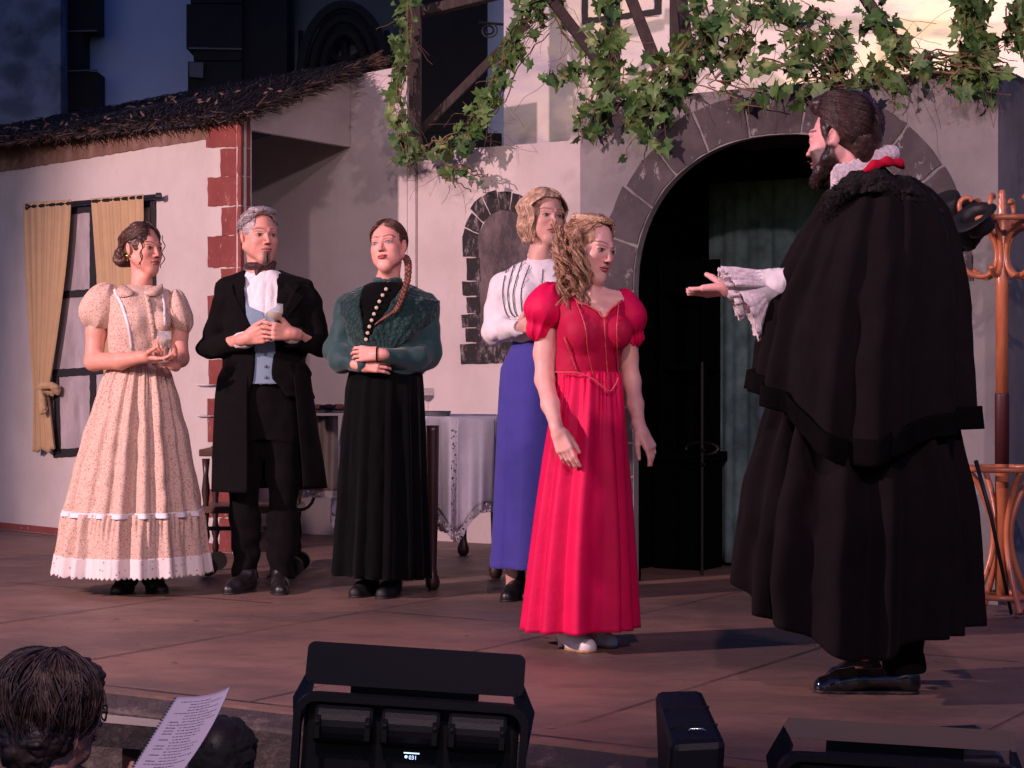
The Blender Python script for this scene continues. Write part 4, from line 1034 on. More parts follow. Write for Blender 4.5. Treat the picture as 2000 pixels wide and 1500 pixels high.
def spl(pts, n):
    out = []; P4 = [pts[0]]+pts+[pts[-1]]
    for i in range(1, len(P4)-2):
        for k in range(n):
            t = k/n; a, b, c, d = P4[i-1:i+3]
            out.append(.5*((2*b)+(c-a)*t+(2*a-5*b+4*c-d)*t*t+(3*b-3*c+d-a)*t**3))
    return out+[pts[-1]]

# ------------------------------------------------------------------ woman in the floral dress
p1 = Person(262, 8.55, 'young woman in a floral cream dress with puffed sleeves, dark hair in a low bun'); q = p1.p
h1 = Head(q(279, 486), 52, 3, 0, 1.0, 0, .96)
neck = q(277, 553, .01); ch = q(276, 600, 0)
hf = head_field(h1, neck, ch, nr=.041)
shL, elL, wrL = q(196, 588), q(183, 706, -.03), q(282, 697, -.21)
aL = arm_field([shL, q(188, 650), elL, q(235, 705, -.14), wrL], [.052, .046, .041, .037, .025])
hand(aL, wrL, q(318, 705, -.24)-wrL, (.1, .25, 1), 1, .95, (.25, .35, .2))
shR, elR, wrR = q(338, 590, .03), q(352, 700, -.02), q(338, 712, -.19)
aR = arm_field([shR, q(349, 650, .02), elR, wrR], [.048, .042, .038, .025])
hand(aR, wrR, q(310, 690, -.25)-wrR, (-.3, -.1, 1), -1, .95, (.45, .6, .4))
core = figure_core(p1, neck, q(262, 790).z, .12, [[q(245, 800), q(245, 950), q(240, 1130)], [q(275, 800), q(280, 950), q(292, 1130)]])
def pt(V): return h1.paint(V, SK, (.36, .12, .10), (.035, .016, .012))
p1.body([hf, aL, aR, core], pt)
# bodice, sleeves, collar
lo, hi = box_of([q(190, 545), q(350, 730)], .12); f = Fld(lo-np.array([0, .1, 0]), hi+np.array([0, .1, 0]), .0035)
f.column([p1.lv(557, 246, 310, .055, .01), p1.lv(566, 226, 332, .085, .01), p1.lv(582, 213, 343, .10), p1.lv(620, 210, 342, .128), p1.lv(655, 210, 336, .125), p1.lv(690, 212, 330, .105), p1.lv(722, 213, 326, .095)], .02, math.radians(20), p=2.2)
f.fr(); f.ell(q(262, 630, -.105), (.045, .035, .05), .03); f.ell(q(318, 630, -.085), (.04, .035, .05), .03)
f.cone(neck+V3((0, -.0, -.01)), neck+V3((0, 0, .06)), .047, .047, .008, 's')
f.wrinkle(.004, 16, (1, 1, .6), 2)
bod = f.build('dress_bodice', mt['floral'], p1.root); S1 = Surf(verts_of(bod))
for cc, rr, ry_, rz, ang, dy in (((199, 597), .088, .085, .112, .42, 0), ((351, 606), .050, .075, .104, -.18, .02)):
    b = q(*cc, dy); lo, hi = box_of([b], .16); f = Fld(lo, hi, .0035); Rl = Matrix.Rotation(ang, 3, 'Y')
    f.ell(b, (rr, ry_, rz), .02, 'u', Rl); f.ell(b+Rl @ V3((.0, 0, -rz*.45)), (rr*.98, ry_, rz*.62), .03, 'u', Rl)
    def pf(x, y, z, b=b, rz=rz, Rl=Rl):
        X = (x-b.x)*Rl[0][0]+(z-b.z)*Rl[2][0]; Z = (x-b.x)*Rl[0][2]+(z-b.z)*Rl[2][2]; an = np.arctan2(y-b.y, X)
        return .008*np.abs(np.cos(an*5.5+1.5*np.sin(an*2)+Z*6))*(smooth(0, rz*.95, np.abs(Z)))+.006*vn(x*16, y*16, z*9, 4)
    f.disp(pf); f.build('sleeve', mt['floral'], p1.root)
# white ribbon braces, button band, peter pan collar
def ribbon(P_, name, px, S, wd, mat, out=.004, parent=None, th=.0025):
    b = MB(); V = []
    pp = spl([P_.p(u, v) for u, v in px], 4); pts = []
    for i in range(len(pp)-1):
        for k in range(3): pts.append(pp[i].lerp(pp[i+1], k/8))
    pts.append(pp[-1]); n = len(pts)
    for i, c in enumerate(pts):
        t = (pts[min(i+1, n-1)]-pts[max(i-1, 0)]); t.y = 0; t.normalize(); x = V3((t.z, 0, -t.x))
        l = S.snap(c.x-x.x*wd/2, c.z-x.z*wd/2, out); r = S.snap(c.x+x.x*wd/2, c.z+x.z*wd/2, out)
        V += [l, r]
    ys = np.array([v.y for v in V]); k_ = np.ones(5)/5
    for s_ in (0, 1):
        yy = np.convolve(np.pad(ys[s_::2], 2, 'edge'), k_, 'valid')
        for i in range(n): V[2*i+s_].y = yy[i]
    o = mesh_obj(name, [tuple(v) for v in V], [(2*i, 2*i+1, 2*i+3, 2*i+2) for i in range(n-1)], mat, parent or P_.root)
    sd = o.modifiers.new('thickness', 'SOLIDIFY'); sd.thickness = th; sd.offset = 0; return o
ribbon(p1, 'lace_brace', [(228, 566), (248, 598), (263, 640), (267, 684)], S1, .013, mt['white_cotton'], .001)
ribbon(p1, 'lace_brace', [(322, 576), (331, 620), (334, 680)], S1, .011, mt['white_cotton'], .001)
ribbon(p1, 'button_band', [(293, 572), (303, 615), (309, 660), (309, 712)], S1, .022, mt['floral'], .003)
for v in (588, 610, 632, 655, 678):
    u = np.interp(v, [572, 615, 660, 712], [293, 303, 309, 309]); c = S1.snap(p1.p(u, v).x, p1.p(u, v).z, .006)
    MB().lathe([(.001, .003), (.005, .003), (.006, 0)], c, 10, Matrix.Rotation(PI/2, 3, 'X')).build('button', mt['button'], p1.root, smooth=True)
cl = MB()
for sg, cen in ((-1, (252, 560)), (1, (308, 562))):
    V = []; n = 20
    for k in range(n):
        a = k/(n-1)
        inner = q(277+sg*(30-26*a) if sg < 0 else 277+sg*(34-22*a), 549+14*a)
        u_in = 277+sg*(34*(1-a)+6*a)+(6 if sg > 0 else 0); v_in = 555+17*a
        u_o = u_in+sg*(18 if sg < 0 else 10)*math.sin(PI*min(1, a*1.05+.05))**.5*(1-.3*a); v_o = v_in+ (18 if sg < 0 else 16)*math.sin(PI*min(1, a*.93+.07))**.6
        pi_ = q(u_in, v_in); po = q(u_o, v_o)
        V += [S1.snap(pi_.x, pi_.z, .010), S1.snap(po.x, po.z, .008)]
    o = mesh_obj('collar', [tuple(v) for v in V], [(2*i, 2*i+1, 2*i+3, 2*i+2) for i in range(n-1)], mt['floral'], p1.root)
    sd = o.modifiers.new('thickness', 'SOLIDIFY'); sd.thickness = .004
# skirt
g1 = folds(0, 11, 9, 22, .9)
lv = [p1.lv(716, 213, 327, .10), p1.lv(735, 204, 336, .115), p1.lv(770, 190, 347, .15), p1.lv(850, 163, 368, .22), p1.lv(930, 143, 383, .27), p1.lv(1000, 125, 395, .31), p1.lv(1060, 111, 405, .34), p1.lv(1112, 98, 414, .36)]
amp = lambda t: .006+.030*t**.8
gath = lambda T, Z: .0045*np.cos(T*44+2.5*np.sin(T*5)+1.5*np.sin(T*11))*np.exp(-((Z-lv1)/.20)**2)
lv1 = lv[0][0]
zf = q(250, 1000, 0).z; zb_ = q(250, 1085, -.0).z; zh = .095
sheet('skirt', lv, mt['floral'], p1.root, g1, amp, n=420, m=70, z1fn=lambda T: zf+0*T, ruffle=gath, noise=.006)
flv = [p1.lv(998, 125, 395, .31), p1.lv(1010, 120, 399, .325), p1.lv(1060, 111, 405, .345), p1.lv(1140, 96, 415, .365)]
g1b = folds(0, 12, 12, 30, .9)
rf1 = lambda T, Z: .007*np.cos(T*70+2*np.sin(T*7))*smooth(zf-.16, zf, Z)
fo = lambda T, t: .55*g1(T, .6+.4*t)+.6*g1b(T, t)
sheet('flounce', flv, mt['floral'], p1.root, fo, lambda t: .030+.012*t, n=420, m=34, z1fn=lambda T: zb_+0*T, ruffle=rf1)
sheet('lace_hem', cutlv(flv, zb_+.012), mt['broderie'], p1.root, lambda T, t: fo(T, .8+.2*t), lambda t: .040+.004*t, n=560, m=16, z1fn=lambda T: zh+0*T, scallop=.012, offs=.003)
sheet('ribbon_band', cutlv(flv, zf+.012), mt['white_cotton'], p1.root, lambda T, t: g1(T, .98+0*t), lambda t: .034+0*t, n=420, m=6, z1fn=lambda T: zf-.012+0*T, offs=.006)
# boots
shoe('boot', p1, q(225, 1150, -.12)*1+V3((0, -.03, 0)), q(262, 1150, .02), mt['leather'], heelh=.03, boot=.07)
shoe('boot', p1, q(322, 1150, -.10), q(285, 1150, .04), mt['leather'], heelh=.03, boot=.07)
for c in list(p1.root.children):
    pass
# hair: swept back to a rolled bun
f = Fld(np.array(h1.w((0, 0, 0)))-.17, np.array(h1.w((0, 0, 0)))+.17, .0026)
hair_cap(h1, f, face=((-.040, .080), (.0, .098), (.040, .080), (.058, .045), (.066, .0), (.066, -.2), (-.066, -.2), (-.066, .0), (-.058, .045)), rad=(.081, .100, .091), back=-.085, yf=-.018)
bc = (0, .120, -.038)
f.fr([list(r) for r in h1.R], h1.c, 1); f.ell(bc, (.064, .048, .054), .02); f.ell((0, .10, .03), (.05, .05, .035), .03); f.fr()
f.disp(lambda x, y, z: .0035*np.sin(np.arctan2(z-h1.w(bc).z, x-h1.w(bc).x)*3+120*np.hypot(z-h1.w(bc).z, x-h1.w(bc).x)))
f.wrinkle(.002, 60, (1, 1, 1))
hr = f.build('hair', mt['hair_brown'], p1.root)
def hb1(rs, i):
    s_ = rs.choice((-1, 1)); e0 = rs.uniform(20, 78); a0 = rs.uniform(18, 60)*s_
    return cap_strand(0, 0, 0, 0, (.0815, .1005, .092))(rs, a0*(1-e0/140), e0, s_*rs.uniform(140, 178), rs.uniform(-42, 5))
b = strands('x', None, None, h1, hb1, 520, .0013, seed=3)
def ten(x, y, z, L, amp, n=18, ph=0): return [h1.w((x+amp*math.cos(k*.42+ph)*min(1, k/10), y+amp*.7*math.sin(k*.42+ph)*min(1, k/10)-.012*math.sin(k/n*3), z-L*k/n)) for k in range(n+1)]
b.tube(ten(-.062, -.050, .060, .135, .006, 34), .0024, 5); b.tube(ten(.046, -.078, .065, .150, .008, 36, 1), .0022, 5); b.tube(ten(-.060, -.052, .060, .13, .006, 34, .5), .0016, 5)
hairbuild(b, 'hair_strands', 'hair_brown', hr)
b = MB(); c = h1.w((-.083, .008, -.036)); b.lathe([(.001, -.008), (.007, -.004), (.008, 0), (.007, .004), (.001, .008)], c, 12); b.lathe([(.001, -.004), (.003, 0), (.001, .004)], c+V3((0, 0, -.02)), 8)
b.build('earring', mt['gold'], p1.root, smooth=True)
wineglass('wine_glass', 'small stemmed glass of white wine held by the woman in floral dress', p1.root.location+q(321, 708, -.275), 1.0)

# ------------------------------------------------------------------ grey haired man in the black frock coat
p2 = Person(517, 8.6, 'grey haired man in long black coat with pale blue waistcoat holding a wine glass'); q = p2.p
h2 = Head(q(507, 463), 28, 0, 0, 1.06, 1, 1.06)
neck = q(508, 532, .01); ch = q(510, 585, 0)
hf = head_field(h2, neck, ch, nr=.055)
wrL, wrR = q(478, 662, -.22), q(572, 652, -.22)
aL = arm_field([q(445, 580), q(412, 680, 0), wrL], [.038, .034, .028])
hand(aL, wrL, q(520, 652, -.26)-wrL, (.15, 1, .25), 1, 1.08, (.35, .5, .3), thumb=(.8, .45, .1))
aR = arm_field([q(592, 578), q(624, 676, 0), wrR], [.038, .034, .028])
hand(aR, wrR, q(520, 645, -.29)-wrR, (-.2, 1, .1), -1, 1.08, (.45, .55, .3), thumb=(.6, .6, .1))
core = figure_core(p2, neck, q(517, 790).z, .15, [[q(490, 800), q(482, 950), q(480, 1110)], [q(545, 800), q(552, 950), q(552, 1110)]])
def pt(V): return h2.paint(V, (.62, .29, .22), (.40, .13, .11), (.16, .10, .09), beard=[(lambda x, y, z, n: smooth(.022, .012, np.abs(x))*smooth(-.068, -.076, z)*(y < -.055)*.9, (.09, .055, .05)), (lambda x, y, z, n: .25*smooth(-.02, -.06, z)*(y < -.0), (.35, .20, .17))])
p2.body([hf, aL, aR, core], pt)
# goatee
g_ = Fld(np.array(h2.w((0, -.08, -.1)))-.07, np.array(h2.w((0, -.08, -.1)))+.07, .0022); g_.fr([list(r) for r in h2.R], h2.c, h2.sc); g_.cone((0, -.087, -.080), (0, -.086, -.112), .008, .008, .01); g_.fr(); g_.wrinkle(.0008, 120)
g_.build('goatee', mt['hair_dark'], p2.root)
# shirt and waistcoat
lo, hi = box_of([q(440, 515), q(600, 760)], .16)
f = Fld(lo, hi, .0032)
tl = [(528, 480, 545, .058), (552, 455, 580, .09), (600, 440, 600, .125), (660, 445, 596, .13), (750, 450, 592, .13)]
f.column([p2.lv(v, a, b, c) for v, a, b, c in tl], .02)
f.cone(neck+V3((0, -.01, -.03)), neck+V3((0, -.02, .08)), .058, .06, .006, 's')
f.wrinkle(.003, 18, (1.5, 1, .5)); sh_ = f.build('shirt', mt['white_cotton'], p2.root); S2s = Surf(verts_of(sh_))
f = Fld(lo, hi, .0032)
f.column([p2.lv(v, a, b, c+.008) for v, a, b, c in tl[1:]], .02)
f.cutpoly([(p2.p(u, v).x, p2.p(u, v).z) for u, v in ((478, 520), (492, 600), (521, 612), (524, 622), (527, 612), (546, 600), (556, 520))], -.4, 0)
vs = f.build('waistcoat', mt['blue_vest'], p2.root); S2 = Surf(verts_of(vs))
for v in (692, 716, 737):
    c = S2.snap(q(527, v).x, q(527, v).z, .004); MB().lathe([(.001, .004), (.006, .003), (.007, 0)], c, 10, Matrix.Rotation(PI/2, 3, 'X')).build('button', mt['pan'], vs, smooth=True)
# collar points and cravat
f = Fld(*[x for x in box_of([neck], .12)], .0028)
f.fr(); f.chain([neck+V3((.055*math.sin(a), -.058*math.cos(a)-.006, .026)) for a in np.linspace(-2.6, 2.6, 14)], [.018]*14, .01); f.cone(neck+V3((0, -.062, .01)), neck+V3((-.01, -.075, -.045)), .018, .008, .01)
f.cone(neck+V3((.042, -.052, .012)), neck+V3((.070, -.046, .040)), .015, .014, .01); f.wrinkle(.002, 40); f.build('cravat', mt['cravat'], p2.root)
f = Fld(*[x for x in box_of([neck], .13)], .003)
f.chain([neck+V3((.062*math.sin(a), -.060*math.cos(a)-.004, .000-.020*math.cos(a))) for a in np.linspace(-2.6, 2.6, 14)], [.008]*14, .008)
for s_ in (-1, 1): f.cone(neck+V3((s_*.020, -.068, -.018)), neck+V3((s_*.050, -.082, -.055)), .010, .006, .012); f.cone(neck+V3((s_*.045, -.055, -.01)), neck+V3((s_*.050, -.082, -.050)), .009, .006, .012)
f.build('shirt_collar', mt['white_cotton'], sh_)
# coat body, cut open over the waistcoat
lo, hi = box_of([q(395, 520), q(650, 790)], .12); f = Fld(lo-np.array([0, .08, 0]), hi+np.array([0, .08, 0]), .004)
f.column([p2.lv(527, 478, 548, .07, .02), p2.lv(541, 446, 592, .09, .01), p2.lv(553, 428, 606, .105), p2.lv(575, 424, 614, .125), p2.lv(640, 430, 606, .145), p2.lv(700, 434, 600, .145), p2.lv(735, 428, 606, .145), p2.lv(775, 424, 611, .145)], .03, p=2.3)
cut = [(p2.p(u, v).x, p2.p(u, v).z) for u, v in ((470, 500), (483, 516), (486, 580), (494, 640), (502, 655), (506, 690), (500, 745), (494, 800), (583, 800), (540, 740), (538, 680), (544, 600), (548, 530), (560, 500))]
f.cone(neck+V3((0, 0, -.03)), neck+V3((0, 0, .1)), .066, .068, .01, 's')
f.cutpoly(cut, -.5, -.02, .006)
for el, wr, sx in (((409, 680), (474, 668), 443), ((627, 674), (574, 660), 594)):
    a, e, w_ = q(sx, 572, 0), q(el[0], el[1], .0), q(wr[0], wr[1], -.17)
    f.cone(a, e, .060, .055, .03); dv = (w_-e).normalized(); f.cone(e, w_+dv*.035, .057, .047, .02)
    f.cone(w_+dv*.055, w_+dv*.15, .042, .042, .003, 's'); f.cone(w_+dv*.072, w_+dv*.18, .06, .06, .003, 's')
f.wrinkle(.009, 9, (1, 1, 1), 6); f.disp(lambda x, y, z: .003*np.sin(z*70+x*40+2*vn(x*8, y*8, z*8))*smooth(.02, 0, np.abs(np.abs(x)-.22)-.07)*smooth(1.25, 1.1, z))
ct = f.build('coat', mt['black_wool'], p2.root); S2c = Surf(verts_of(ct))
for px in (((486, 530), (458, 560), (462, 572), (448, 580), (500, 650)), ((548, 535), (590, 560), (582, 572), (598, 582), (544, 655))):
    V = [S2c.snap(q(u, v).x, q(u, v).z, .0) for u, v in px]; yy = min(v.y for v in V); 
    V = [V3((v.x, v.y-.012, v.z)) for v in V]; 
    if sum(((V[i]-V[0]).cross(V[(i+1) % 5]-V[0])).y for i in range(5)) > 0: V.reverse()
    MB().prism(V, (0, -1, 0), .010).build('lapel', mt['black_wool'], ct, bevel=.002)
for wr, d in (((478, 664), -.19), ((570, 655), -.19)):
    c = q(wr[0], wr[1], d); e = q(*((400, 682) if wr[0] < 500 else (636, 676)), 0); dv = (c-e).normalized()
    f = Fld(np.array(c)-.08, np.array(c)+.08, .003); f.cone(c-dv*.03, c+dv*.018, .039, .039, .002); f.cone(c+dv*.02, c+dv*.10, .036, .036, .002, 's'); f.build('shirt_cuff', mt['white_cotton'], sh_)
g2 = folds(0, 21, 3, 8)
cl_ = [p2.lv(770, 423, 611, .148), p2.lv(850, 418, 622, .17), p2.lv(900, 415, 630, .18), p2.lv(960, 412, 637, .19)]
cl_ = [p2.lv(712, 440, 594, .120), p2.lv(738, 428, 606, .146)]+cl_
sheet('coat_skirt', cl_, mt['black_wool'], p2.root, g2, lambda t: .002+.014*t, th=(math.radians(106), math.radians(408)), n=220, m=50, thick=.006, p=2.3, z1fn=lambda T: p2.p(0, 958).z+.022*smooth(math.radians(300), math.radians(420), T))
# trousers
lo, hi = box_of([q(440, 720), q(600, 1145)], .1); f = Fld(lo-np.array([0, .08, 0]), hi+np.array([0, .08, 0]), .0045)
f.column([p2.lv(725, 452, 590, .115), p2.lv(800, 450, 592, .12), p2.lv(860, 458, 590, .10)], .05)
f.chain([q(488, 800), q(480, 930, .0), q(479, 1010, .01), q(481, 1120, .0)], [.092, .075, .066, .060], .03)
f.chain([q(550, 800), q(552, 930, .0), q(553, 1010, .01), q(548, 1122, .0)], [.092, .078, .068, .064], .03)
f.keep_above(.055); f.wrinkle(.010, 8, (1, 1, .5), 9); f.disp(lambda x, y, z: .008*np.sin(z*46+3*vn(x*6, y*6, z*6))*smooth(.35, .1, z))
f.build('trousers', mt['black_wool'], p2.root)
shoe('shoe', p2, q(438, 1150, -.20), q(498, 1150, -.02), mt['leather']); shoe('shoe', p2, q(548, 1150, -.23), q(545, 1150, .02), mt['leather'])
# hair
f = Fld(np.array(h2.c)-.17, np.array(h2.c)+.17, .0026)
hair_cap(h2, f, face=((-.056, .066), (-.035, .093), (0, .103), (.040, .096), (.060, .062), (.064, .03), (.060, -.2), (-.060, -.2), (-.064, .03)), rad=(.0805, .099, .092), back=-.085, yf=-.026)
f.fr([list(r) for r in h2.R], h2.c, h2.sc); f.ell((-.012, -.030, .112), (.052, .05, .020), .02); f.ell((.03, -.02, .108), (.04, .05, .018), .02); f.fr(); f.wrinkle(.003, 45)
hr = f.build('hair', mt['hair_grey'], p2.root)
def hb2(rs, i):
    s_ = rs.choice((-1, 1)); a0 = rs.uniform(3, 84)*s_; e0 = rs.uniform(50, 70)-abs(a0)*.60
    return cap_strand(0, 0, 0, 0, (.082, .1005, .095), lift=.05)(rs, a0, e0, s_*rs.uniform(100, 170), rs.uniform(-10, 20) if abs(a0) > 50 else rs.uniform(5, 55))
hairbuild(strands('x', None, None, h2, hb2, 620, .0014, seed=4), 'hair_strands', 'hair_grey', hr)
wineglass('wine_glass', 'glass of white wine in the hands of grey haired man', p2.root.location+q(530, 660, -.29), 1.12, .12)

# ------------------------------------------------------------------ woman with the braid
p3 = Person(748, 8.4, 'woman with long reddish braid in dark green lace blouse and black velvet skirt'); q = p3.p
h3 = Head(q(758, 482), -16, -6, -7, 1.02, 0, 1.04)
neck = q(757, 553, .01); ch = q(756, 600, 0)
hf = head_field(h3, neck, ch, nr=.050, pout=1.5)
wrL, wrR = q(702, 712, -.17), q(742, 692, -.21)
aL = arm_field([q(678, 600), q(662, 700, -.02), wrL], [.05, .04, .027]); hand(aL, wrL, q(760, 712, -.20)-wrL, (.1, 1, -.2), -1, .95, (.5, .6, .4), thumb=(1, .1, .25))
aR = arm_field([q(836, 600), q(838, 700, -.0), wrR], [.05, .04, .027]); hand(aR, wrR, q(676, 690, -.20)-wrR, (.0, 1, -.25), -1, .98, (.5, .7, .5), thumb=(1, .15, .3))
core = figure_core(p3, neck, q(750, 790).z, .13, [[q(725, 800), q(722, 950), q(722, 1140)], [q(775, 800), q(775, 950), q(772, 1140)]])
def pt(V): return h3.paint(V, (.68, .325, .255), (.42, .10, .09), (.07, .035, .03), (.10, .12, .14), browarch=.010)
p3.body([hf, aL, aR, core], pt)
lo, hi = box_of([q(640, 540), q(858, 740)], .08); f = Fld(lo-np.array([0, .14, 0]), hi+np.array([0, .1, 0]), .0042)
tl3 = [(552, 725, 790, .06, .01), (565, 690, 822, .08, .01), (585, 668, 840, .11, 0), (640, 680, 838, .135, 0), (690, 682, 832, .125, 0), (728, 684, 826, .115, 0)]
f.column([p3.lv(*a) for a in tl3], .03, p=2.2); f.ell(q(730, 640, -.10), (.06, .045, .06), .03); f.ell(q(785, 640, -.10), (.06, .045, .06), .03)
f.chain([q(680, 598), q(658, 685, .0), q(668, 702, -.06), wrL+V3((.01, 0, -.0))], [.062, .060, .058, .032], .03)
f.chain([q(832, 600), q(836, 690, .0), q(815, 700, -.09), wrR+V3((.0, 0, .0))], [.066, .062, .052, .036], .03)
f.cone(neck+V3((0, 0, -.01)), neck+V3((0, 0, .1)), .05, .05, .006, 's')
f.cone(wrR+(wrR-q(815, 700, -.09)).normalized()*.03, wrR+(wrR-q(815, 700, -.09)).normalized()*.10, .030, .03, .003, 's')
f.wrinkle(.007, 10, (1, 1, 1), 3)
bl = f.build('blouse', mt['green_silk'], p3.root); S3 = Surf(verts_of(bl))
MB().tube([wrR+V3((-.012+.0*a, .031*math.cos(a), .031*math.sin(a))) for a in np.linspace(0, 6.1, 16)], .004, 5).build('cuff_trim', mt['velvet'], bl, smooth=True)
# dark velvet placket and lace bertha collar
f = Fld(lo-np.array([.02, .16, 0]), hi+np.array([.02, .1, .05]), .0042)
cl3 = [(548, 733, 783, .056, .01), (560, 706, 812, .085, .01), (574, 672, 838, .112, .01), (588, 658, 858, .135, 0), (620, 664, 854, .152, 0), (660, 676, 842, .152, 0), (700, 684, 832, .145, 0)]
f.column([p3.lv(*a) for a in cl3], .02, p=2.3); f.ell(q(730, 640, -.112), (.062, .047, .06), .03); f.ell(q(785, 640, -.112), (.062, .047, .06), .03)
poly = [(p3.p(u, v).x, p3.p(u, v).z) for u, v in ((713, 540), (706, 600), (716, 655), (722, 668), (765, 600), (796, 545))]
f.cutpoly(poly, -.5, .0, .004)
poly = [(p3.p(u, v).x, p3.p(u, v).z) for u, v in ((630, 588), (658, 590), (668, 625), (684, 662), (706, 692), (716, 712), (640, 730))]; f.cutpoly(poly, -.6, .5, .008)
poly = [(p3.p(u, v).x, p3.p(u, v).z) for u, v in ((890, 610), (861, 608), (846, 630), (822, 644), (800, 668), (770, 684), (740, 690), (722, 700), (715, 730), (880, 750))]; f.cutpoly(poly, -.6, .5, .008)
f.cone(neck+V3((0, 0, -.05)), neck+V3((0, 0, .1)), .066, .064, .006, 's')
f.disp(lambda x, y, z: .0018*np.cos(np.arctan2(x-.02, z-1.05)*30)+.003*vn(x*60, y*60, z*60, 2))
f.build('lace_collar', mt['green_lace'], p3.root)
f = Fld(lo-np.array([0, .14, 0]), hi+np.array([0, .1, .06]), .0042)
f.column([p3.lv(a, b, c, d+.013, e) for a, b, c, d, e in tl3[:5]], .03, p=2.2); f.ell(q(730, 640, -.108), (.06, .049, .06), .03); f.ell(q(785, 640, -.108), (.06, .049, .06), .03)
for poly in (((600, 500), (713, 540), (706, 600), (716, 655), (724, 700), (600, 740)), ((796, 500), (796, 545), (765, 600), (724, 672), (724, 740), (900, 740), (900, 500))):
    f.cutpoly([(p3.p(u, v).x, p3.p(u, v).z) for u, v in poly], -.6, .6, .003)
f.cone(neck+V3((0, 0, -.01)), neck+V3((0, 0, .1)), .05, .05, .006, 's')
pl = f.build('velvet_placket', mt['velvet'], p3.root); S3p = Surf(verts_of(pl))
f = Fld(np.array(neck)-.09, np.array(neck)+.09, .003); f.chain([neck+V3((.053*math.sin(a), -.053*math.cos(a), .012)) for a in np.linspace(-2.5, 2.7, 14)], [.012]*14, .008); f.build('neckband', mt['green_silk'], bl)
for k in range(9):
    v = 567+k*12.2; u = np.interp(v, [567, 600, 640, 668], [757, 741, 727, 719]); c = S3p.snap(q(u, v).x, q(u, v).z, .006)
    MB().lathe([(.001, .004), (.006, .0045), (.0085, .002), (.0085, 0)], c, 12, Matrix.Rotation(PI/2, 3, 'X')).build('button', mt['button'], pl, smooth=True)
g3 = pleats(31, 15, .7)
lv = [p3.lv(716, 683, 824, .115), p3.lv(760, 674, 826, .14), p3.lv(850, 664, 830, .18), p3.lv(1000, 652, 836, .22), p3.lv(1135, 641, 842, .245)]
sheet('skirt', lv, mt['velvet'], p3.root, g3, lambda t: .004+.018*t, n=400, m=50, z1fn=lambda T: .085+.012*np.cos(T-2.6), noise=.003)
shoe('shoe', p3, q(686, 1158, -.13), q(735, 1158, .03), mt['felt']); shoe('shoe', p3, q(742, 1160, -.18), q(775, 1158, .02), mt['felt'])
f = Fld(np.array(h3.c)-.17, np.array(h3.c)+.17, .0026)
hair_cap(h3, f, face=((-.052, .060), (-.040, .084), (0, .101), (.035, .084), (.060, .040), (.068, .0), (.068, -.2), (-.066, -.2), (-.062, .03)), rad=(.0795, .098, .090), back=-.075, yf=-.02); f.wrinkle(.0015, 50)
hr = f.build('hair', mt['hair_brown'], p3.root)
def hb3(rs, i):
    s_ = 1 if rs.random() < .7 else -1; e0 = rs.uniform(30, 85); a0 = rs.uniform(5, 55)*s_
    return cap_strand(0, 0, 0, 0, (.0805, .099, .0915))(rs, a0, e0, s_*rs.uniform(110, 165), rs.uniform(-45, 0))
hairbuild(strands('x', None, None, h3, hb3, 460, .0013, seed=5), 'hair_strands', 'hair_brown', hr)
br = [h3.w((.060, .045, -.045)), q(797, 515, -.03), q(796, 545, -.08), q(788, 572, -.125), q(778, 598, -.165), q(768, 612, -.17)]
cp = spl(br, 18); b = MB(); n = len(cp)
for j in range(3):
    ph = j*2*PI/3; L = []
    for i, c in enumerate(cp):
        t = i/(n-1); a = i*.42+ph; w_ = .010*(1-.4*t); L.append(c+V3((w_*math.sin(a), 0, 0))+V3((0, .009*math.sin(2*a), 0)))
    b.tube(L, [.0098*(1-.42*i/(n-1)) for i in range(n)], 8)
tl_ = spl([q(768, 610, -.17), q(752, 620, -.17), q(740, 628, -.165), q(732, 635, -.16)], 6); b.tube(tl_, [.007*(1-.7*i/(len(tl_)-1))+.001 for i in range(len(tl_))], 6)
b.build('braid', mt['hair_red'], hr, smooth=True)

# ------------------------------------------------------------------ woman in the white blouse, behind
p4 = Person(1020, 8.25, 'woman with wavy blond bob in white striped blouse and blue skirt behind the red dress'); q = p4.p
h4 = Head(q(1064, 424), 24, 2, 4, 1.03, 0, .98)
neck = q(1056, 497, .01); ch = q(1050, 545, 0)
hf = head_field(h4, neck, ch, nr=.047)
wrL = q(1008, 640, -.17); aL = arm_field([q(978, 570), q(968, 652, .0), wrL], [.05, .04, .026]); hand(aL, wrL, q(1042, 632, -.22)-wrL, (.5, .8, .1), 1, .98, (.45, .55, .35)); cuff4 = wrL
wrR = q(1075, 650, -.17); aR = arm_field([q(1120, 575, .05), q(1130, 660, .03), wrR], [.048, .04, .026]); hand(aR, wrR, q(1030, 640, -.2)-wrR, (0, .9, .2), -1, .98, (.45, .55, .35))
core = figure_core(p4, neck, q(1030, 740).z, .13, [[q(1000, 760), q(1000, 920), q(1003, 1140)], [q(1050, 760), q(1050, 920), q(1050, 1140)]])
def pt(V): return h4.paint(V, (.55, .31, .25), (.38, .12, .11), (.16, .09, .06))
p4.body([hf, aL, aR, core], pt)
lo, hi = box_of([q(950, 490), q(1140, 680)], .08); f = Fld(lo-np.array([0, .14, 0]), hi+np.array([0, .1, 0]), .004)
tl4 = [(488, 1042, 1074, .045, .01), (505, 1036, 1078, .05, .01), (518, 1000, 1105, .075, .01), (535, 978, 1125, .10, .01), (600, 985, 1120, .135, 0), (650, 998, 1100, .12, 0), (672, 1002, 1092, .10, 0)]
f.column([p4.lv(*a) for a in tl4], .02, p=2.2); f.ell(q(1030, 580, -.10), (.055, .04, .055), .03); f.ell(q(1085, 580, -.09), (.055, .04, .055), .03)
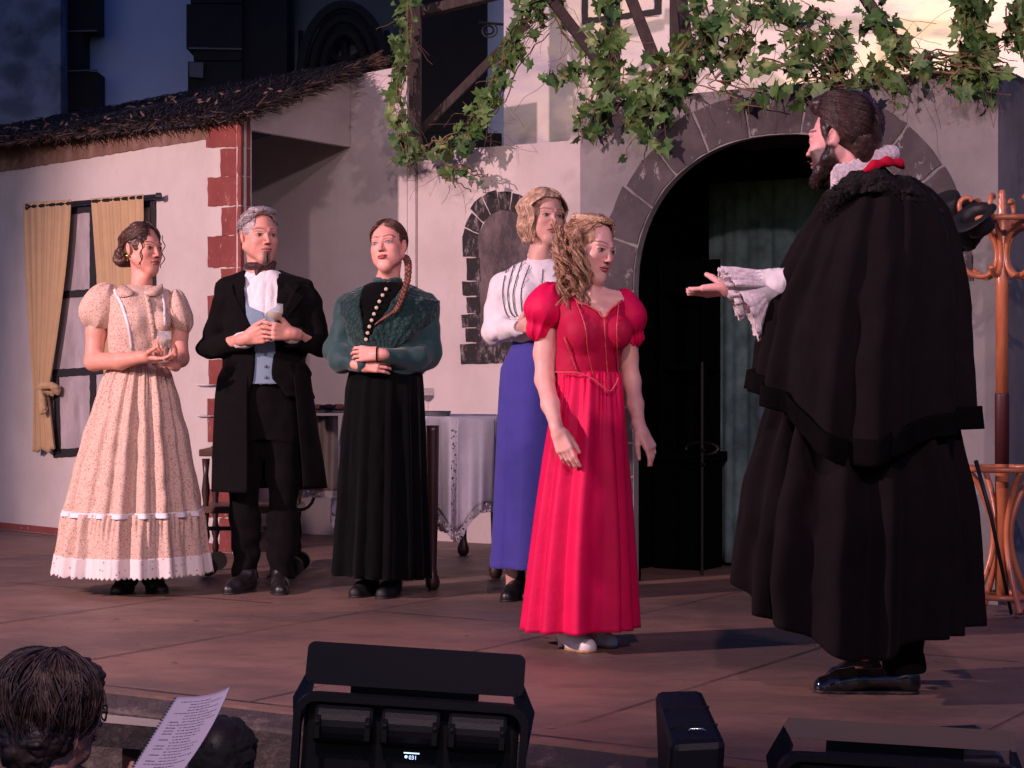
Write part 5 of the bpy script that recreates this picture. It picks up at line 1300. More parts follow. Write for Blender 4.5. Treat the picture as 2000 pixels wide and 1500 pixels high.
dv = (wrL-q(966, 646, -.02)).normalized(); f.chain([q(983, 560), q(972, 610, .0), q(966, 646, -.02), wrL-dv*.01], [.062, .060, .054, .038], .03); f.cone(wrL-dv*.01, wrL+dv*.015, .036, .034, .01); f.cone(wrL+dv*.05, wrL+dv*.12, .034, .04, .004, 's'); f.chain([q(1115, 565, .04), q(1125, 650, .03), wrR], [.06, .052, .03], .03)
f.cone(neck+V3((0, -.01, -.0)), neck+V3((0, -.01, .1)), .047, .052, .006, 's')
f.wrinkle(.006, 11, (1.3, 1, .8), 8)
bl = f.build('blouse', mt['white_cotton'], p4.root); S4 = Surf(verts_of(bl))
for px in (((992, 506), (982, 560), (987, 600), (996, 614)), ((1006, 504), (992, 560), (996, 600), (1006, 613)), ((1020, 503), (1003, 560), (1004, 595), (1010, 612)), ((1034, 512), (1018, 560), (1019, 600), (1022, 610)), ((1060, 520), (1058, 548), (1057, 580))):
    ribbon(p4, 'stripe', [(u-(v-500)*.0, v+8) for u, v in px], S4, .0045, mt['stripe'], .001, bl, .001)
f = Fld(np.array(neck)-.11, np.array(neck)+.11, .003); f.cone(neck+V3((0, 0, -.045)), neck+V3((0, .004, .030)), .062, .056, .01); f.cone(neck+V3((0, -.01, -.08)), neck+V3((0, -.006, .13)), .053, .055, .003, 's')
f.cutpoly([(neck.x+a, neck.z+b_) for a, b_ in ((-.004, -.02), (.012, .10), (.045, .10))], -.2, 0, .003); f.keep_below(neck.z+.048); f.wrinkle(.003, 50); f.build('collar', mt['white_cotton'], bl)
g4 = folds(0, 41, 4, 9)
lv = [p4.lv(655, 1003, 1095, .10), p4.lv(670, 1001, 1096, .105), p4.lv(720, 976, 1110, .15), p4.lv(780, 971, 1116, .17), p4.lv(900, 964, 1130, .19), p4.lv(1100, 952, 1145, .22)]
sheet('skirt', lv, mt['blue_skirt'], p4.root, g4, lambda t: .002+.018*t, n=260, m=50, z1fn=lambda T: q(0, 1098).z-.015+0*T)
sheet('skirt_hem', [(lv[-1][0]+.02,)+lv[-1][1:], (lv[-1][0]-.05,)+lv[-1][1:]], mt['blue_skirt'], p4.root, lambda T, t: g4(T, 1+0*t), lambda t: .020+0*t, n=260, m=4, z1fn=lambda T: q(0, 1098).z-.016+0*T, offs=.002)
shoe('boot', p4, q(985, 1168, -.13), q(1018, 1168, .04), mt['leather'], heelh=.02, boot=.08); shoe('boot', p4, q(1040, 1168, -.13), q(1060, 1168, .04), mt['leather'], heelh=.02, boot=.08)
f = Fld(np.array(h4.c)-.20, np.array(h4.c)+.20, .003)
hair_cap(h4, f, face=((-.048, .058), (-.03, .075), (.02, .088), (.045, .080), (.060, .045), (.066, -.02), (.062, -.2), (-.062, -.2), (-.060, .03)), rad=(.083, .102, .095), back=-.10, yf=-.035, ears=0)
f.fr([list(r) for r in h4.R], h4.c, h4.sc); f.chain([(-.070, .0, .05), (-.090, .0, .0), (-.095, .01, -.05), (-.080, .01, -.10)], [.018, .022, .022, .012], .02); f.chain([(.070, .03, .04), (.083, .02, -.02), (.074, .02, -.08)], [.02, .02, .015], .02); f.ell((0, .07, -.05), (.07, .04, .06), .03); f.fr()
f.disp(lambda x, y, z: .006*np.sin(z*95+x*30+2*vn(x*14, y*14, z*14, 4))); f.wrinkle(.003, 45)
hr = f.build('hair', mt['hair_blond'], p4.root)
def hb4(rs, i):
    s_ = -1 if rs.random() < .72 else 1; e0 = rs.uniform(60, 88); a0 = rs.uniform(0, 80)*s_; out = []; ph = rs.random()*.8; a1 = s_*rs.uniform(52, 150); zend = rs.uniform(-.125, -.06)
    for k in range(20):
        t = k/19; t1 = min(1, t/.45); e = math.radians(e0+(6-e0)*t1); a = math.radians(a0+(a1-a0)*t1**.8); R_ = 1.02+(.24 if s_ < 0 else .12)*max(0, math.sin(min(1, t*1.1)*PI))**.8
        p = [.084*R_*math.sin(a)*math.cos(e), .018-.103*R_*math.cos(a)*math.cos(e), .034+.096*math.sin(e)]
        if t > .45: p[2] -= (t-.45)/.55*(.04-zend); p[0] *= 1.06-.10*(t-.45)
        wv = .007*math.sin(t*17+ph); p[0] += wv*math.copysign(1, math.sin(a)); p[1] += wv*.6; out.append(p)
    return out
hairbuild(strands('x', None, None, h4, hb4, 760, .0017, seed=8, ears=0, clear=0), 'hair_waves', 'hair_blond', hr)

# ------------------------------------------------------------------ young woman in the red dress
p5 = Person(1130, 6.75, 'young woman in long bright red dress, gold beads braided into her curled hair'); q = p5.p
h5 = Head(q(1153, 484), 45, 13, 5, 1.0, 0, .96)
neck = q(1150, 565, .015); ch = q(1160, 625, 0)
def ex(f):
    f.cone(neck+V3((0, .0, -.03)), q(1075, 585, .0), .05, .04, .04); f.cone(neck+V3((0, 0, -.03)), q(1225, 590, .02), .045, .035, .04)
    f.ell(q(1158, 628, -.030), (.115, .078, .075), .05); f.ell(q(1143, 660, -.075), (.046, .044, .05), .03); f.ell(q(1202, 656, -.065), (.042, .042, .046), .03)
    f.cone(neck+V3((-.03, -.045, -.035)), q(1090, 582, -.03), .010, .008, .02); f.cone(neck+V3((.03, -.05, -.035)), q(1212, 585, -.02), .010, .008, .02)
    f.cone(q(1150, 520, -.03), neck+V3((.015, -.052, -.03)), .016, .012, .02)
hf = head_field(h5, neck, ch, nr=.047, extra=lambda f: None, h_=.0021)
lo, hi = box_of([q(1062, 540), q(1240, 690)], .04); lo[1] = -.2; hi[1] = .14; cf = Fld(lo, hi, .003); ex(cf); cf.cone(neck+V3((0, 0, .05)), neck, .046, .047, .02)
wrL = q(1088, 838, -.18); aL = arm_field([q(1070, 600, .02), q(1065, 690, .02), q(1064, 742, -.01), q(1075, 790, -.10), wrL], [.043, .041, .034, .031, .021]); hand(aL, wrL, q(1110, 900, -.215)-wrL, (.35, .85, -.1), 1, .95, spread=.85, cv=[(.18, .30, .2), (.26, .38, .25), (.34, .45, .3), (.42, .5, .35)], thumb=(.9, .30, .3))
wrR = q(1250, 836, -.02); aR = arm_field([q(1228, 605, .03), q(1226, 700, .06), q(1234, 745, .05), q(1241, 790, .02), wrR], [.040, .036, .031, .028, .020]); hand(aR, wrR, q(1282, 896, -.05)-wrR, (-.6, .6, -.2), -1, .95, spread=.85, cv=[(.2, .35, .25), (.35, .5, .3), (.45, .55, .35), (.5, .6, .4)], thumb=(.85, .3, .4))
core = figure_core(p5, neck, q(1145, 790).z, .09, [[q(1110, 820), q(1108, 980), q(1110, 1235)], [q(1170, 820), q(1172, 980), q(1160, 1235)]])
def pt(V): return h5.paint(V, (.70, .385, .32), (.44, .11, .11), (.14, .07, .04))
p5.body([hf, cf, aL, aR, core], pt)
lo, hi = box_of([q(1060, 570), q(1240, 770)], .06); lo[1] = -.24; hi[1] = .2; f = Fld(lo, hi, .0034)
f.column([p5.lv(582, 1085, 1222, .085, .01), p5.lv(600, 1080, 1226, .105), p5.lv(640, 1084, 1224, .118), p5.lv(680, 1087, 1218, .112), p5.lv(725, 1084, 1210, .095), p5.lv(765, 1080, 1214, .105)], .02, math.radians(8), p=2.1)
f.ell(q(1138, 650, -.085), (.064, .052, .068), .03); f.ell(q(1206, 648, -.075), (.056, .050, .064), .03)
cut = [(p5.p(u, v).x, p5.p(u, v).z) for u, v in ((1112, 540), (1116, 575), (1126, 592), (1146, 601), (1163, 611), (1177, 624), (1189, 609), (1202, 597), (1211, 590), (1207, 570), (1204, 540))]
f.cutpoly(cut, -.5, .3, .004)
f.cutpoly([(p5.p(u, v).x, p5.p(u, v).z) for u, v in ((1060, 720), (1087, 728), (1130, 728), (1158, 738), (1176, 752), (1191, 762), (1203, 750), (1208, 738), (1250, 728), (1250, 800), (1060, 800))], -.6, .0, .004)
f.wrinkle(.002, 14, (1, 1, .5)); bod = f.build('dress_bodice', mt['red_bodice'], p5.root); S5 = Surf(verts_of(bod))
for px in (((1124, 592), (1140, 640), (1146, 690), (1158, 738)), ((1177, 624), (1180, 680), (1186, 740), (1191, 756)), ((1100, 660), (1112, 690), (1125, 726)), ((1206, 598), (1201, 640), (1203, 690), (1207, 730))):
    ribbon(p5, 'piping', px, S5, .0035, mt['piping'], .003, bod, .003)
ribbon(p5, 'neck_piping', [(1121, 578), (1127, 592), (1146, 598), (1164, 608), (1177, 623), (1190, 606), (1204, 596), (1212, 590)], S5, .007, mt['piping'], .004, bod, .004)
wp = [q(1085, 727, -.08), q(1105, 727, -.105), q(1130, 728, -.125), q(1158, 740, -.135), (q(1176, 754, -.135)), q(1191, 764, -.13), q(1203, 750, -.12), q(1208, 738, -.11)]
MB().tube(spl(wp, 6), .003, 6).build('waist_piping', mt['piping'], bod, smooth=True)
for cc, rr, ry_, rz, ang, dy in (((1070, 597), .073, .080, .090, .35, .01), ((1226, 610), .056, .075, .094, -.25, .04)):
    b = q(*cc, dy); lo, hi = box_of([b], .16); f = Fld(lo, hi, .0034); Rl = Matrix.Rotation(ang, 3, 'Y')
    f.ell(b, (rr, ry_, rz), .02, 'u', Rl); f.ell(b+Rl @ V3((0, 0, -rz*.30)), (rr*1.0, ry_*1.02, rz*.55), .04, 'u', Rl)
    cp_ = b+Rl @ V3((0, 0, -rz*.88)); f.cone(cp_, cp_+Rl @ V3((0, 0, -.012)), rr*.70, rr*.72, .015)
    def pf(x, y, z, b=b, rz=rz, Rl=Rl):
        X = (x-b.x)*Rl[0][0]+(z-b.z)*Rl[2][0]; Z = (x-b.x)*Rl[0][2]+(z-b.z)*Rl[2][2]; an = np.arctan2(y-b.y, X)
        return .007*np.abs(np.cos(an*7+1.5*np.sin(an*2)+Z*6))*(smooth(rz*.1, rz*.9, np.abs(Z)))+.004*vn(x*16, y*16, z*9, 4)
    f.disp(pf); f.build('sleeve', mt['red_satin'], p5.root)
g5 = pleats(57, 12, .8, .38, .2)
lv = [p5.lv(727, 1087, 1211, .095), p5.lv(760, 1082, 1215, .12), p5.lv(820, 1070, 1222, .15), p5.lv(900, 1055, 1230, .18), p5.lv(1000, 1038, 1239, .21), p5.lv(1120, 1020, 1248, .235), p5.lv(1245, 1003, 1256, .255)]
lv5 = lv[0][0]
gath = lambda T, Z: .0045*np.cos(T*27+3.5*np.sin(T*5)+2*np.sin(T*11))*np.exp(-((Z-lv5+.02)/.13)**2)
sheet('skirt', lv, mt['red_satin'], p5.root, g5, lambda t: .004+.034*t**.8, n=420, m=80, z1fn=lambda T: .062+.012*np.cos(T-1.2), ruffle=gath)
shoe('shoe', p5, q(1160, 1270, -.17), q(1090, 1268, -.02), mt['whiteshoe'], heelh=.025, boot=.03, sole='wood'); shoe('shoe', p5, q(1203, 1262, -.04), q(1138, 1262, .06), mt['whiteshoe'], heelh=.025, boot=.03, sole='wood')
f = Fld(np.array(h5.c)-.18, np.array(h5.c)+.18, .0028)
hair_cap(h5, f, face=((-.044, .070), (-.02, .090), (.01, .100), (.045, .082), (.062, .045), (.068, -.0), (.066, -.2), (-.060, -.2), (-.060, .0), (-.056, .05)), rad=(.0815, .100, .092), back=-.095, yf=-.020, ears=0); f.wrinkle(.0025, 50)
hr = f.build('hair', mt['hair_dblond'], p5.root)
def hb5(rs, i):
    s_ = rs.choice((-1, -1, 1)); e0 = rs.uniform(35, 86); a0 = rs.uniform(10, 70)*s_
    t_ = rs.random(); return cap_strand(0, 0, 0, 0, (.084, .102, .095))(rs, s_*(8+52*t_), 76-62*t_, s_*rs.uniform(95, 150), rs.uniform(-38, -5) if t_ > .5 else rs.uniform(-20, 30))
b = strands('x', None, None, h5, hb5, 460, .0014, seed=9, ears=0)
hairbuild(b, 'hair_strands', 'hair_dblond', hr)
bb = MB(); bb.ends = []; rs = random.Random(12)
for i in range(64):   # ringlets
    side = rs.random()
    if side < .86: u0, v0, dy = rs.uniform(1078, 1134), rs.uniform(432, 500), rs.uniform(-.075, .09); u1 = u0+rs.uniform(-14, 20); v1 = rs.uniform(525, 606)
    else: u0, v0, dy = rs.uniform(1118, 1136), rs.uniform(470, 505), rs.uniform(-.09, -.05); u1 = rs.uniform(1118, 1148); v1 = rs.uniform(560, 604)
    a, c = q(u0, v0, dy), q(u1, v1, dy-.035); turns = rs.uniform(1.5, 2.6); ra = rs.uniform(.010, .017); ph = rs.random()*6; L = []; Mx = []
    for k in range(40):
        t = k/39; m_ = a.lerp(c, t)+V3((.018*math.sin(t*3), 0, 0)); rr = ra*(.2+.9*t**.7); an = ph+turns*6.28*t; Mx.append(m_); L.append(m_+V3((rr*math.cos(an), rr*math.sin(an), 0)))
    for o_ in range(11):   # every lock is a bundle of fine strands
        of = V3((rs.gauss(0, .0038), rs.gauss(0, .003), rs.gauss(0, .006))); w1 = rs.uniform(.7, 1.25)
        bb.tube([l+of*(1-.4*k/39)+(l-mm)*(w1-1) for k, (l, mm) in enumerate(zip(L, Mx))], [.0017*(1-.5*k/39) for k in range(40)], 4)
        bb.ends.append(len(bb.F))
hairbuild(bb, 'ringlets', 'hair_dblond', hr, 3)
f = Fld(np.array(q(1106, 500, .02))-.13, np.array(q(1106, 500, .02))+.13, .0035); f.chain([q(1112, 455, .03), q(1104, 500, .03), q(1104, 545, .0)], [.040, .040, .025], .03); f.wrinkle(.010, 26); f.build('hair_mass', mt['hair_dblond'], hr)
b = MB(); bh = MB(); n = 60
for j in (0, 1, 2):
    L = []
    for k in range(n):
        t = k/(n-1); a = math.radians(-128+240*t); e = math.radians(38+8*math.sin(t*PI)); R_ = 1.04; w_ = .0065*math.sin(k*.75+j*PI*2/3)
        L.append(h5.w((.083*R_*math.sin(a)*math.cos(e), .018-.102*R_*math.cos(a)*math.cos(e), .036+.095*R_*math.sin(e)+w_)))
    bh.tube(L, .0058, 6)
for k in range(44):
    t = rs.random(); a = math.radians(-128+240*t); e = math.radians(40+rs.uniform(-5, 7)); R_ = 1.08; c = h5.w((.083*R_*math.sin(a)*math.cos(e), .018-.102*R_*math.cos(a)*math.cos(e), .036+.095*R_*math.sin(e)))
    b.lathe([(.0005, -.003), (.0035, 0), (.0005, .003)], c, 6)
bh.build('crown_braid', mt['hair_blond'], hr, smooth=True); b.build('gold_hair_beads', mt['gold'], p5.root, smooth=True)

# ------------------------------------------------------------------ man in the black cloak
p6 = Person(1690, 5.78, 'dark haired bearded man in a long black cape cloak seen from behind, arm outstretched'); q = p6.p
h6 = Head(q(1645, 273), -129, 4, 0, 1.10, 1, 1.04)
neck = q(1668, 345, .0); ch = q(1690, 420, .02)
hf = head_field(h6, neck, ch, nr=.058)
wr = q(1432, 562, -.02); aL = arm_field([q(1690, 470, .0), q(1590, 590, .0), q(1500, 570, .0), wr], [.05, .04, .036, .030]); hand(aL, wr, q(1352, 572, .02)-wr, (.1, .25, 1), 1, 1.08, (.12, .2, .15), cv=[(.25, .2, .1), (.08, .15, .1), (.02, .15, .1), (.0, .2, .15)], thumb=(.55, .35, .65))
aR = arm_field([q(1790, 440, .05), q(1820, 640, .05), q(1790, 800, -.05)], [.055, .042, .03]); hand(aR, q(1790, 800, -.05), (-.1, -.1, -1), (-1, 0, 0), 1, 1.05)
core = figure_core(p6, neck+V3((.04, 0, -.04)), q(1690, 800).z, .07, [[q(1660, 820), q(1665, 1020), q(1690, 1270)], [q(1730, 820), q(1735, 1020), q(1740, 1290)]])
bc_ = (.020, .010, .009)
def pt(V):
    jaw = lambda x, y, z, n: np.clip(smooth(-.012-.35*(np.clip(-y, 0, .1)*.4), -.034, z+.002*n)*1.6*smooth(.022, .008, y), 0, 1)*(1-((np.abs(x) < .024)&(np.abs(z+.0605) < .010)&(y < -.08)))*.92
    return h6.paint(V, (.68, .35, .32), (.36, .12, .11), bc_, beard=[(jaw, bc_), (lambda x, y, z, n: .85*smooth(.012, .004, np.abs(y-.0+.004))*smooth(-.03, .0, z)*smooth(.05, .03, z)*(np.abs(x) > .05), bc_)])
p6.body([hf, aL, aR, core], pt)
g_ = Fld(np.array(h6.c)-.16, np.array(h6.c)+.16, .0024); g_.fr([list(r) for r in h6.R], h6.c, h6.sc)
for s_ in (-1, 1): g_.chain([(s_*.066, -.002, -.025), (s_*.060, -.012, -.055), (s_*.040, -.048, -.088), (s_*.012, -.078, -.108)], [.009, .019, .022, .022], .02)
g_.cone((-.022, -.098, -.050), (.022, -.098, -.050), .004, .004, .004); g_.fr(); g_.wrinkle(.0012, 130)
bo = g_.build('beard', mt['hair_dark_deep'], p6.root)
b = MB(); b.ends = []; rs = random.Random(77); JW = [(.067, -.002, .012), (.067, -.003, -.020), (.063, -.012, -.052), (.043, -.048, -.088), (.014, -.082, -.106), (.0, -.09, -.100)]
for i in range(1300):
    k = rs.randrange(5); s_ = rs.choice((-1, 1)); a_ = V3(JW[k]).lerp(V3(JW[k+1]), rs.random()); wd = (.005, .010, .018, .019, .018)[k]
    d = V3((rs.gauss(.6, .6), rs.gauss(-.3, .8), rs.gauss(0, .8))).normalized(); st_ = a_+d*wd; L = rs.uniform(.004, .009)
    e = st_+(V3((0, -.25, -1))+d*.35)*L; b.tube([h6.w((v.x*s_, v.y, v.z)) for v in (st_, st_.lerp(e, .5)+d*.001, e)], [.0010, .0009, .0003], 3); b.ends.append(len(b.F))
hairbuild(b, 'beard_hairs', 'hair_dark', bo)
f = Fld(np.array(h6.c)-.19, np.array(h6.c)+.19, .0024)
hair_cap(h6, f, face=((-.05, .078), (0, .092), (.05, .078), (.060, .045), (.064, .03), (.060, -.2), (-.060, -.2), (-.064, .03), (-.060, .045)), rad=(.079, .101, .093), back=-.085, yf=-.036)
f.fr([list(r) for r in h6.R], h6.c, h6.sc); f.ell((0, -.038, .106), (.056, .056, .030), .03); f.ell((0, .02, .102), (.055, .07, .030), .03); f.ell((0, .075, -.02), (.058, .035, .075), .03); f.cone((.068, -.012, .03), (.070, -.008, -.02), .010, .007, .012); f.fr()
f.wrinkle(.0015, 40)
hr = f.build('hair', mt['hair_dark'], p6.root)
def hb6(rs, i):
    s_ = 1 if rs.random() < .8 else -1; t_ = rs.random()
    if rs.random() < .3: return cap_strand(0, 0, 0, 0, (.0805, .104, .098), (0, .018, .034), .001, 9)(rs, s_*rs.uniform(104, 172), rs.uniform(-10, 22), s_*rs.uniform(125, 178), rs.uniform(-62, -40))
    a0 = 4+68*t_; e0 = 62-50*t_; return cap_strand(0, 0, 0, 0, (.0805, .104, .098), (0, .018, .034), .0015, 12, lift=.20*(1-t_)+.03)(rs, s_*a0, e0+rs.uniform(-3, 5), s_*(168-30*t_*rs.random()), (34-98*t_)+rs.uniform(-8, 8))
hairbuild(strands('x', None, None, h6, hb6, 1250, .0013, seed=11), 'hair_strands', 'hair_dark', hr)
# white ruffled collar, red inner band, fur collar
f = Fld(*box_of([q(1640, 350), q(1760, 300)], .09), .003)
f.chain([q(1640, 338, -.075), q(1668, 328, -.105), q(1705, 312, -.09), q(1735, 300, -.045), q(1740, 300, .04), q(1690, 315, .09)], [.024, .026, .026, .024, .024, .024], .012)
f.cone(q(1645, 340, -.07), q(1640, 365, -.06), .026, .03, .02); f.disp(lambda x, y, z: .002*np.cos(np.arctan2(y, x)*30+z*60)); f.wrinkle(.0015, 60); f.build('shirt_collar', mt['ruffle'], p6.root)
f = Fld(*box_of([q(1680, 350), q(1780, 300)], .20), .0035)
f.chain([q(1688, 334, -.135), q(1706, 323, -.150), q(1732, 316, -.145), q(1754, 318, -.12), q(1764, 326, -.05)], [.009, .011, .012, .011, .009], .02); f.wrinkle(.003, 20); f.build('red_collar', mt['red_collar'], p6.root)
lo, hi = box_of([q(1590, 320), q(1860, 470)], .08); lo[1] = -.28; hi[1] = .24; f = Fld(lo, hi, .0042)
fc = [q(1618, 430, -.10), q(1632, 385, -.135), q(1668, 360, -.165), q(1715, 356, -.18), q(1765, 370, -.165), q(1805, 400, -.10), q(1815, 420, .0), q(1780, 370, .10), q(1700, 350, .13), q(1630, 390, .08), q(1606, 440, -.0)]
f.chain(fc, [.016, .030, .033, .034, .036, .036, .034, .034, .034, .030, .018], .03)
f.chain([q(1700, 362, -.185), q(1770, 380, -.17), q(1822, 425, -.09), q(1838, 455, -.02)], [.028, .032, .030, .022], .03)
f.wrinkle(.006, 42, (1, 1, 1), 7); f.wrinkle(.004, 110, (1, 1, 1), 3); f.build('fur_collar', mt['fur'], p6.root)
fb = MB(); rs = random.Random(5); fm = None
for i in range(4200):
    k = rs.randrange(len(fc)-3); c = fc[k].lerp(fc[k+1], rs.random()); th_2 = rs.uniform(0, 2*PI); d = V3((rs.gauss(0, 1), rs.gauss(-.3, 1), rs.gauss(0, 1))).normalized(); st_ = c+d*.031
    fb.tube([st_, st_+(d+V3((rs.gauss(0, .3), 0, -.5))).normalized()*rs.uniform(.006, .013)], [.0011, .0004], 3)
fb.build('fur_hairs', mt['fur'], bpy.data.objects['fur_collar'])
# shoulder cape and long cloak
g6 = pleats(66, 15, .75); g6b = pleats(68, 17, .75)
cap = [p6.lv(352, 1650, 1775, .12, .0), p6.lv(375, 1622, 1808, .17), p6.lv(410, 1600, 1835, .20), p6.lv(460, 1565, 1856, .225), p6.lv(520, 1532, 1870, .25), p6.lv(600, 1497, 1882, .27), p6.lv(700, 1474, 1882, .28), p6.lv(780, 1461, 1887, .285), p6.lv(920, 1450, 1893, .29)]
zc = lambda u, v, d=-.28: P(u, v, 5.78+d).z
capz = lambda T: np.interp(T % (2*PI), [0, .15*PI, .3*PI, .42*PI, .5*PI, .6*PI, .68*PI, .8*PI, .93*PI, PI, 1.3*PI, 1.7*PI, 2*PI],
    [zc(0, 832, 0), zc(0, 838, -.15), zc(0, 856), zc(0, 880), zc(0, 908), zc(0, 905), zc(0, 868), zc(0, 805), zc(0, 765, -.1), zc(0, 752, 0), zc(0, 770, .2), zc(0, 780, .2), zc(0, 832, 0)])
amp6 = lambda t: .005+.034*t**.7
sheet('shoulder_cape', cap, mt['black_cloak'], p6.root, g6, amp6, n=420, m=90, z1fn=capz, thick=.004, noise=.006, offs=.014)
tz0 = lambda T: capz(T)
lvt = cap
o = sheet('cape_trim', cap, mt['trim'], p6.root, g6, amp6, n=420, m=90, z1fn=lambda T: capz(T)-.004, thick=.012, offs=.021, noise=.006)
me = o.data; n_ = 420; co = np.array([v.co[:] for v in me.vertices]); keep = [f_.index for f_ in me.polygons if min(f_.vertices) >= n_*81]
bm = bmesh.new(); bm.from_mesh(me); bm.verts.ensure_lookup_table(); bmesh.ops.delete(bm, geom=[v for v in bm.verts if v.index < n_*81], context='VERTS'); bm.to_mesh(me); bm.free()
clk = [p6.lv(560, 1565, 1840, .17), p6.lv(700, 1525, 1855, .20), p6.lv(800, 1492, 1868, .225), p6.lv(880, 1465, 1885, .25), p6.lv(940, 1448, 1900, .285), p6.lv(1000, 1434, 1909, .30), p6.lv(1128, 1414, 1916, .31), p6.lv(1290, 1412, 1920, .31)]
clz = lambda T: np.interp(T % (2*PI), [0, .12*PI, .28*PI, .38*PI, .47*PI, .55*PI, .66*PI, .78*PI, .87*PI, .95*PI, PI, 1.2*PI, 1.5*PI, 2*PI],
    [zc(0, 1215, 0), zc(0, 1228, -.12), zc(0, 1245, -.24), zc(0, 1262), zc(0, 1290), zc(0, 1292), zc(0, 1252), zc(0, 1215, -.22), zc(0, 1185, -.15), zc(0, 1135, -.05), zc(0, 1122, 0), zc(0, 1140, .2), zc(0, 1200, .3), zc(0, 1215, 0)])
sheet('cloak', clk, mt['black_cloak'], p6.root, g6b, lambda t: .014+.030*t, n=420, m=80, z1fn=clz, thick=.004, noise=.008)
# lace sleeve: a plain cuff tube and two gathered flounces falling from it
f = Fld(*box_of([q(1400, 520, 0), q(1580, 650, 0)], .09), .0034)
f.chain([q(1600, 575, .0), q(1540, 562, -.01), q(1490, 560, -.01), q(1440, 562, -.02)], [.070, .062, .052, .040], .03); f.wrinkle(.006, 14, (1.5, 1, .8), 2)
sl = f.build('sleeve', mt['white_cotton'], p6.root)
for L_, (x0, x1, x2, rt, rb, seed) in enumerate(((1500, 1408, 1478, .060, .165, 3), (1470, 1402, 1440, .050, .105, 5))):
    n, m = 220, 34; T = np.linspace(0, 2*PI, n, endpoint=False); t = np.linspace(0, 1, m); TT, tt = np.meshgrid(T, t)
    k = np.clip((1-np.sin(TT))/2, 0, 1); g = pleats(seed, 19, .9); W0 = q(x0, 560, -.015); X1 = q(x1, 562, -.02).x; X2 = q(x2, 562, -.02).x
    x = W0.x+((X1+(X2-X1)*k**1.5)-W0.x)*tt; rr = .040+(rt+(rb-rt)*k**1.8-.040)*np.sin(tt*PI/2)**.8
    rr = rr+(g(TT, tt)-.2)*.010*(.3+tt)+.002*vn(TT*8, tt*6, 0*tt, 2); x = x+.006*vn(TT*3, tt*4, tt*0, 4)+.004*np.abs(np.sin(TT*24))*(tt > .95)
    V = np.stack([x, W0.y-rr*np.cos(TT)*np.where(k > .5, .62, .9), W0.z+rr*np.sin(TT)], -1).reshape(-1, 3)
    i, j = np.meshgrid(np.arange(m-1), np.arange(n), indexing='ij'); a = i*n+j; b_ = i*n+(j+1) % n; Q = np.stack([a, a+n, b_+n, b_], -1).reshape(-1, 4)
    o = mesh_obj('lace_flounce', V, Q, mt['ruffle'], sl); o.modifiers.new('thickness', 'SOLIDIFY').thickness = .002
shoe('shoe', p6, q(1588, 1335, -.03), q(1800, 1335, -.06), mt['patent']); shoe('shoe', p6, q(1612, 1325, .16), q(1790, 1325, .13), mt['patent'])
lo, hi = box_of([q(1660, 1180), q(1800, 1330)], .1); f = Fld(lo, hi, .005); f.chain([q(1755, 1180, -.06), q(1765, 1305, -.06)], [.075, .07], .02); f.chain([q(1735, 1180, .13), q(1745, 1305, .13)], [.075, .07], .02); f.keep_above(.06); f.wrinkle(.008, 12); f.build('trousers', mt['black_wool'], p6.root)

# ------------------------------------------------------------------ seated prompter in the pit and a second dark head
p7 = Person(100, 4.4, 'person seen from behind with tousled dark hair and glasses reading a script'); q = p7.p
h7 = Head(q(112, 1385), 118, 8, 0, 1.0, 0, 1.0)
neck = q(95, 1475, .0); ch = q(95, 1560, 0)
hf = head_field(h7, neck, ch, nr=.052)
wrR = q(250, 1590, -.1); aR = arm_field([q(150, 1610, -.1), q(190, 1680, -.05), wrR], [.05, .042, .028]); hand(aR, wrR, (.6, .1, .6), (0, 1, 0), 1, .95)
p7.root.location.z = 0
core = Fld(*box_of([q(-30, 1500), q(230, 2060)], .12), .012)
core.column([(q(0, 1530).z, q(95, 0).x, 0, .14, .08), (q(0, 1900).z, q(95, 0).x, 0, .13, .10)], .03)
core.cone(q(60, 1900), q(90, 1920, -.4), .085, .06, .03); core.cone(q(130, 1900), q(180, 1920, -.4), .085, .06, .03); core.cone(q(90, 1920, -.4), q(90, 2330, -.4), .06, .04, .03); core.cone(q(180, 1920, -.4), q(180, 2330, -.4), .06, .04, .03)
def pt(V): return h7.paint(V, SK, (.30, .07, .06), (.035, .016, .012))
p7.body([hf, aR, core], pt)
f = Fld(np.array(h7.c)-.20, np.array(h7.c)+.20, .003)
f.fr([list(r) for r in h7.R], h7.c, 1); f.ell((0, .020, .038), (.098, .112, .098), .02); f.cutpoly(((-.045, .055), (.045, .055), (.062, -.01), (.058, -.3), (-.058, -.3), (-.062, -.01)), -.3, -.055, .01)
f.ell((0, .05, -.07), (.098, .082, .095), .03); f.ell((.0, .01, -.05), (.092, .07, .075), .03); f.ell((0, -.055, .085), (.06, .05, .04), .03); f.fr(); f.wrinkle(.010, 14, (1, 1, 1), 3); f.wrinkle(.004, 50)
hr = f.build('hair', mt['hair_black_deep'], p7.root)
b = MB(); b.ends = []; rs = random.Random(33)
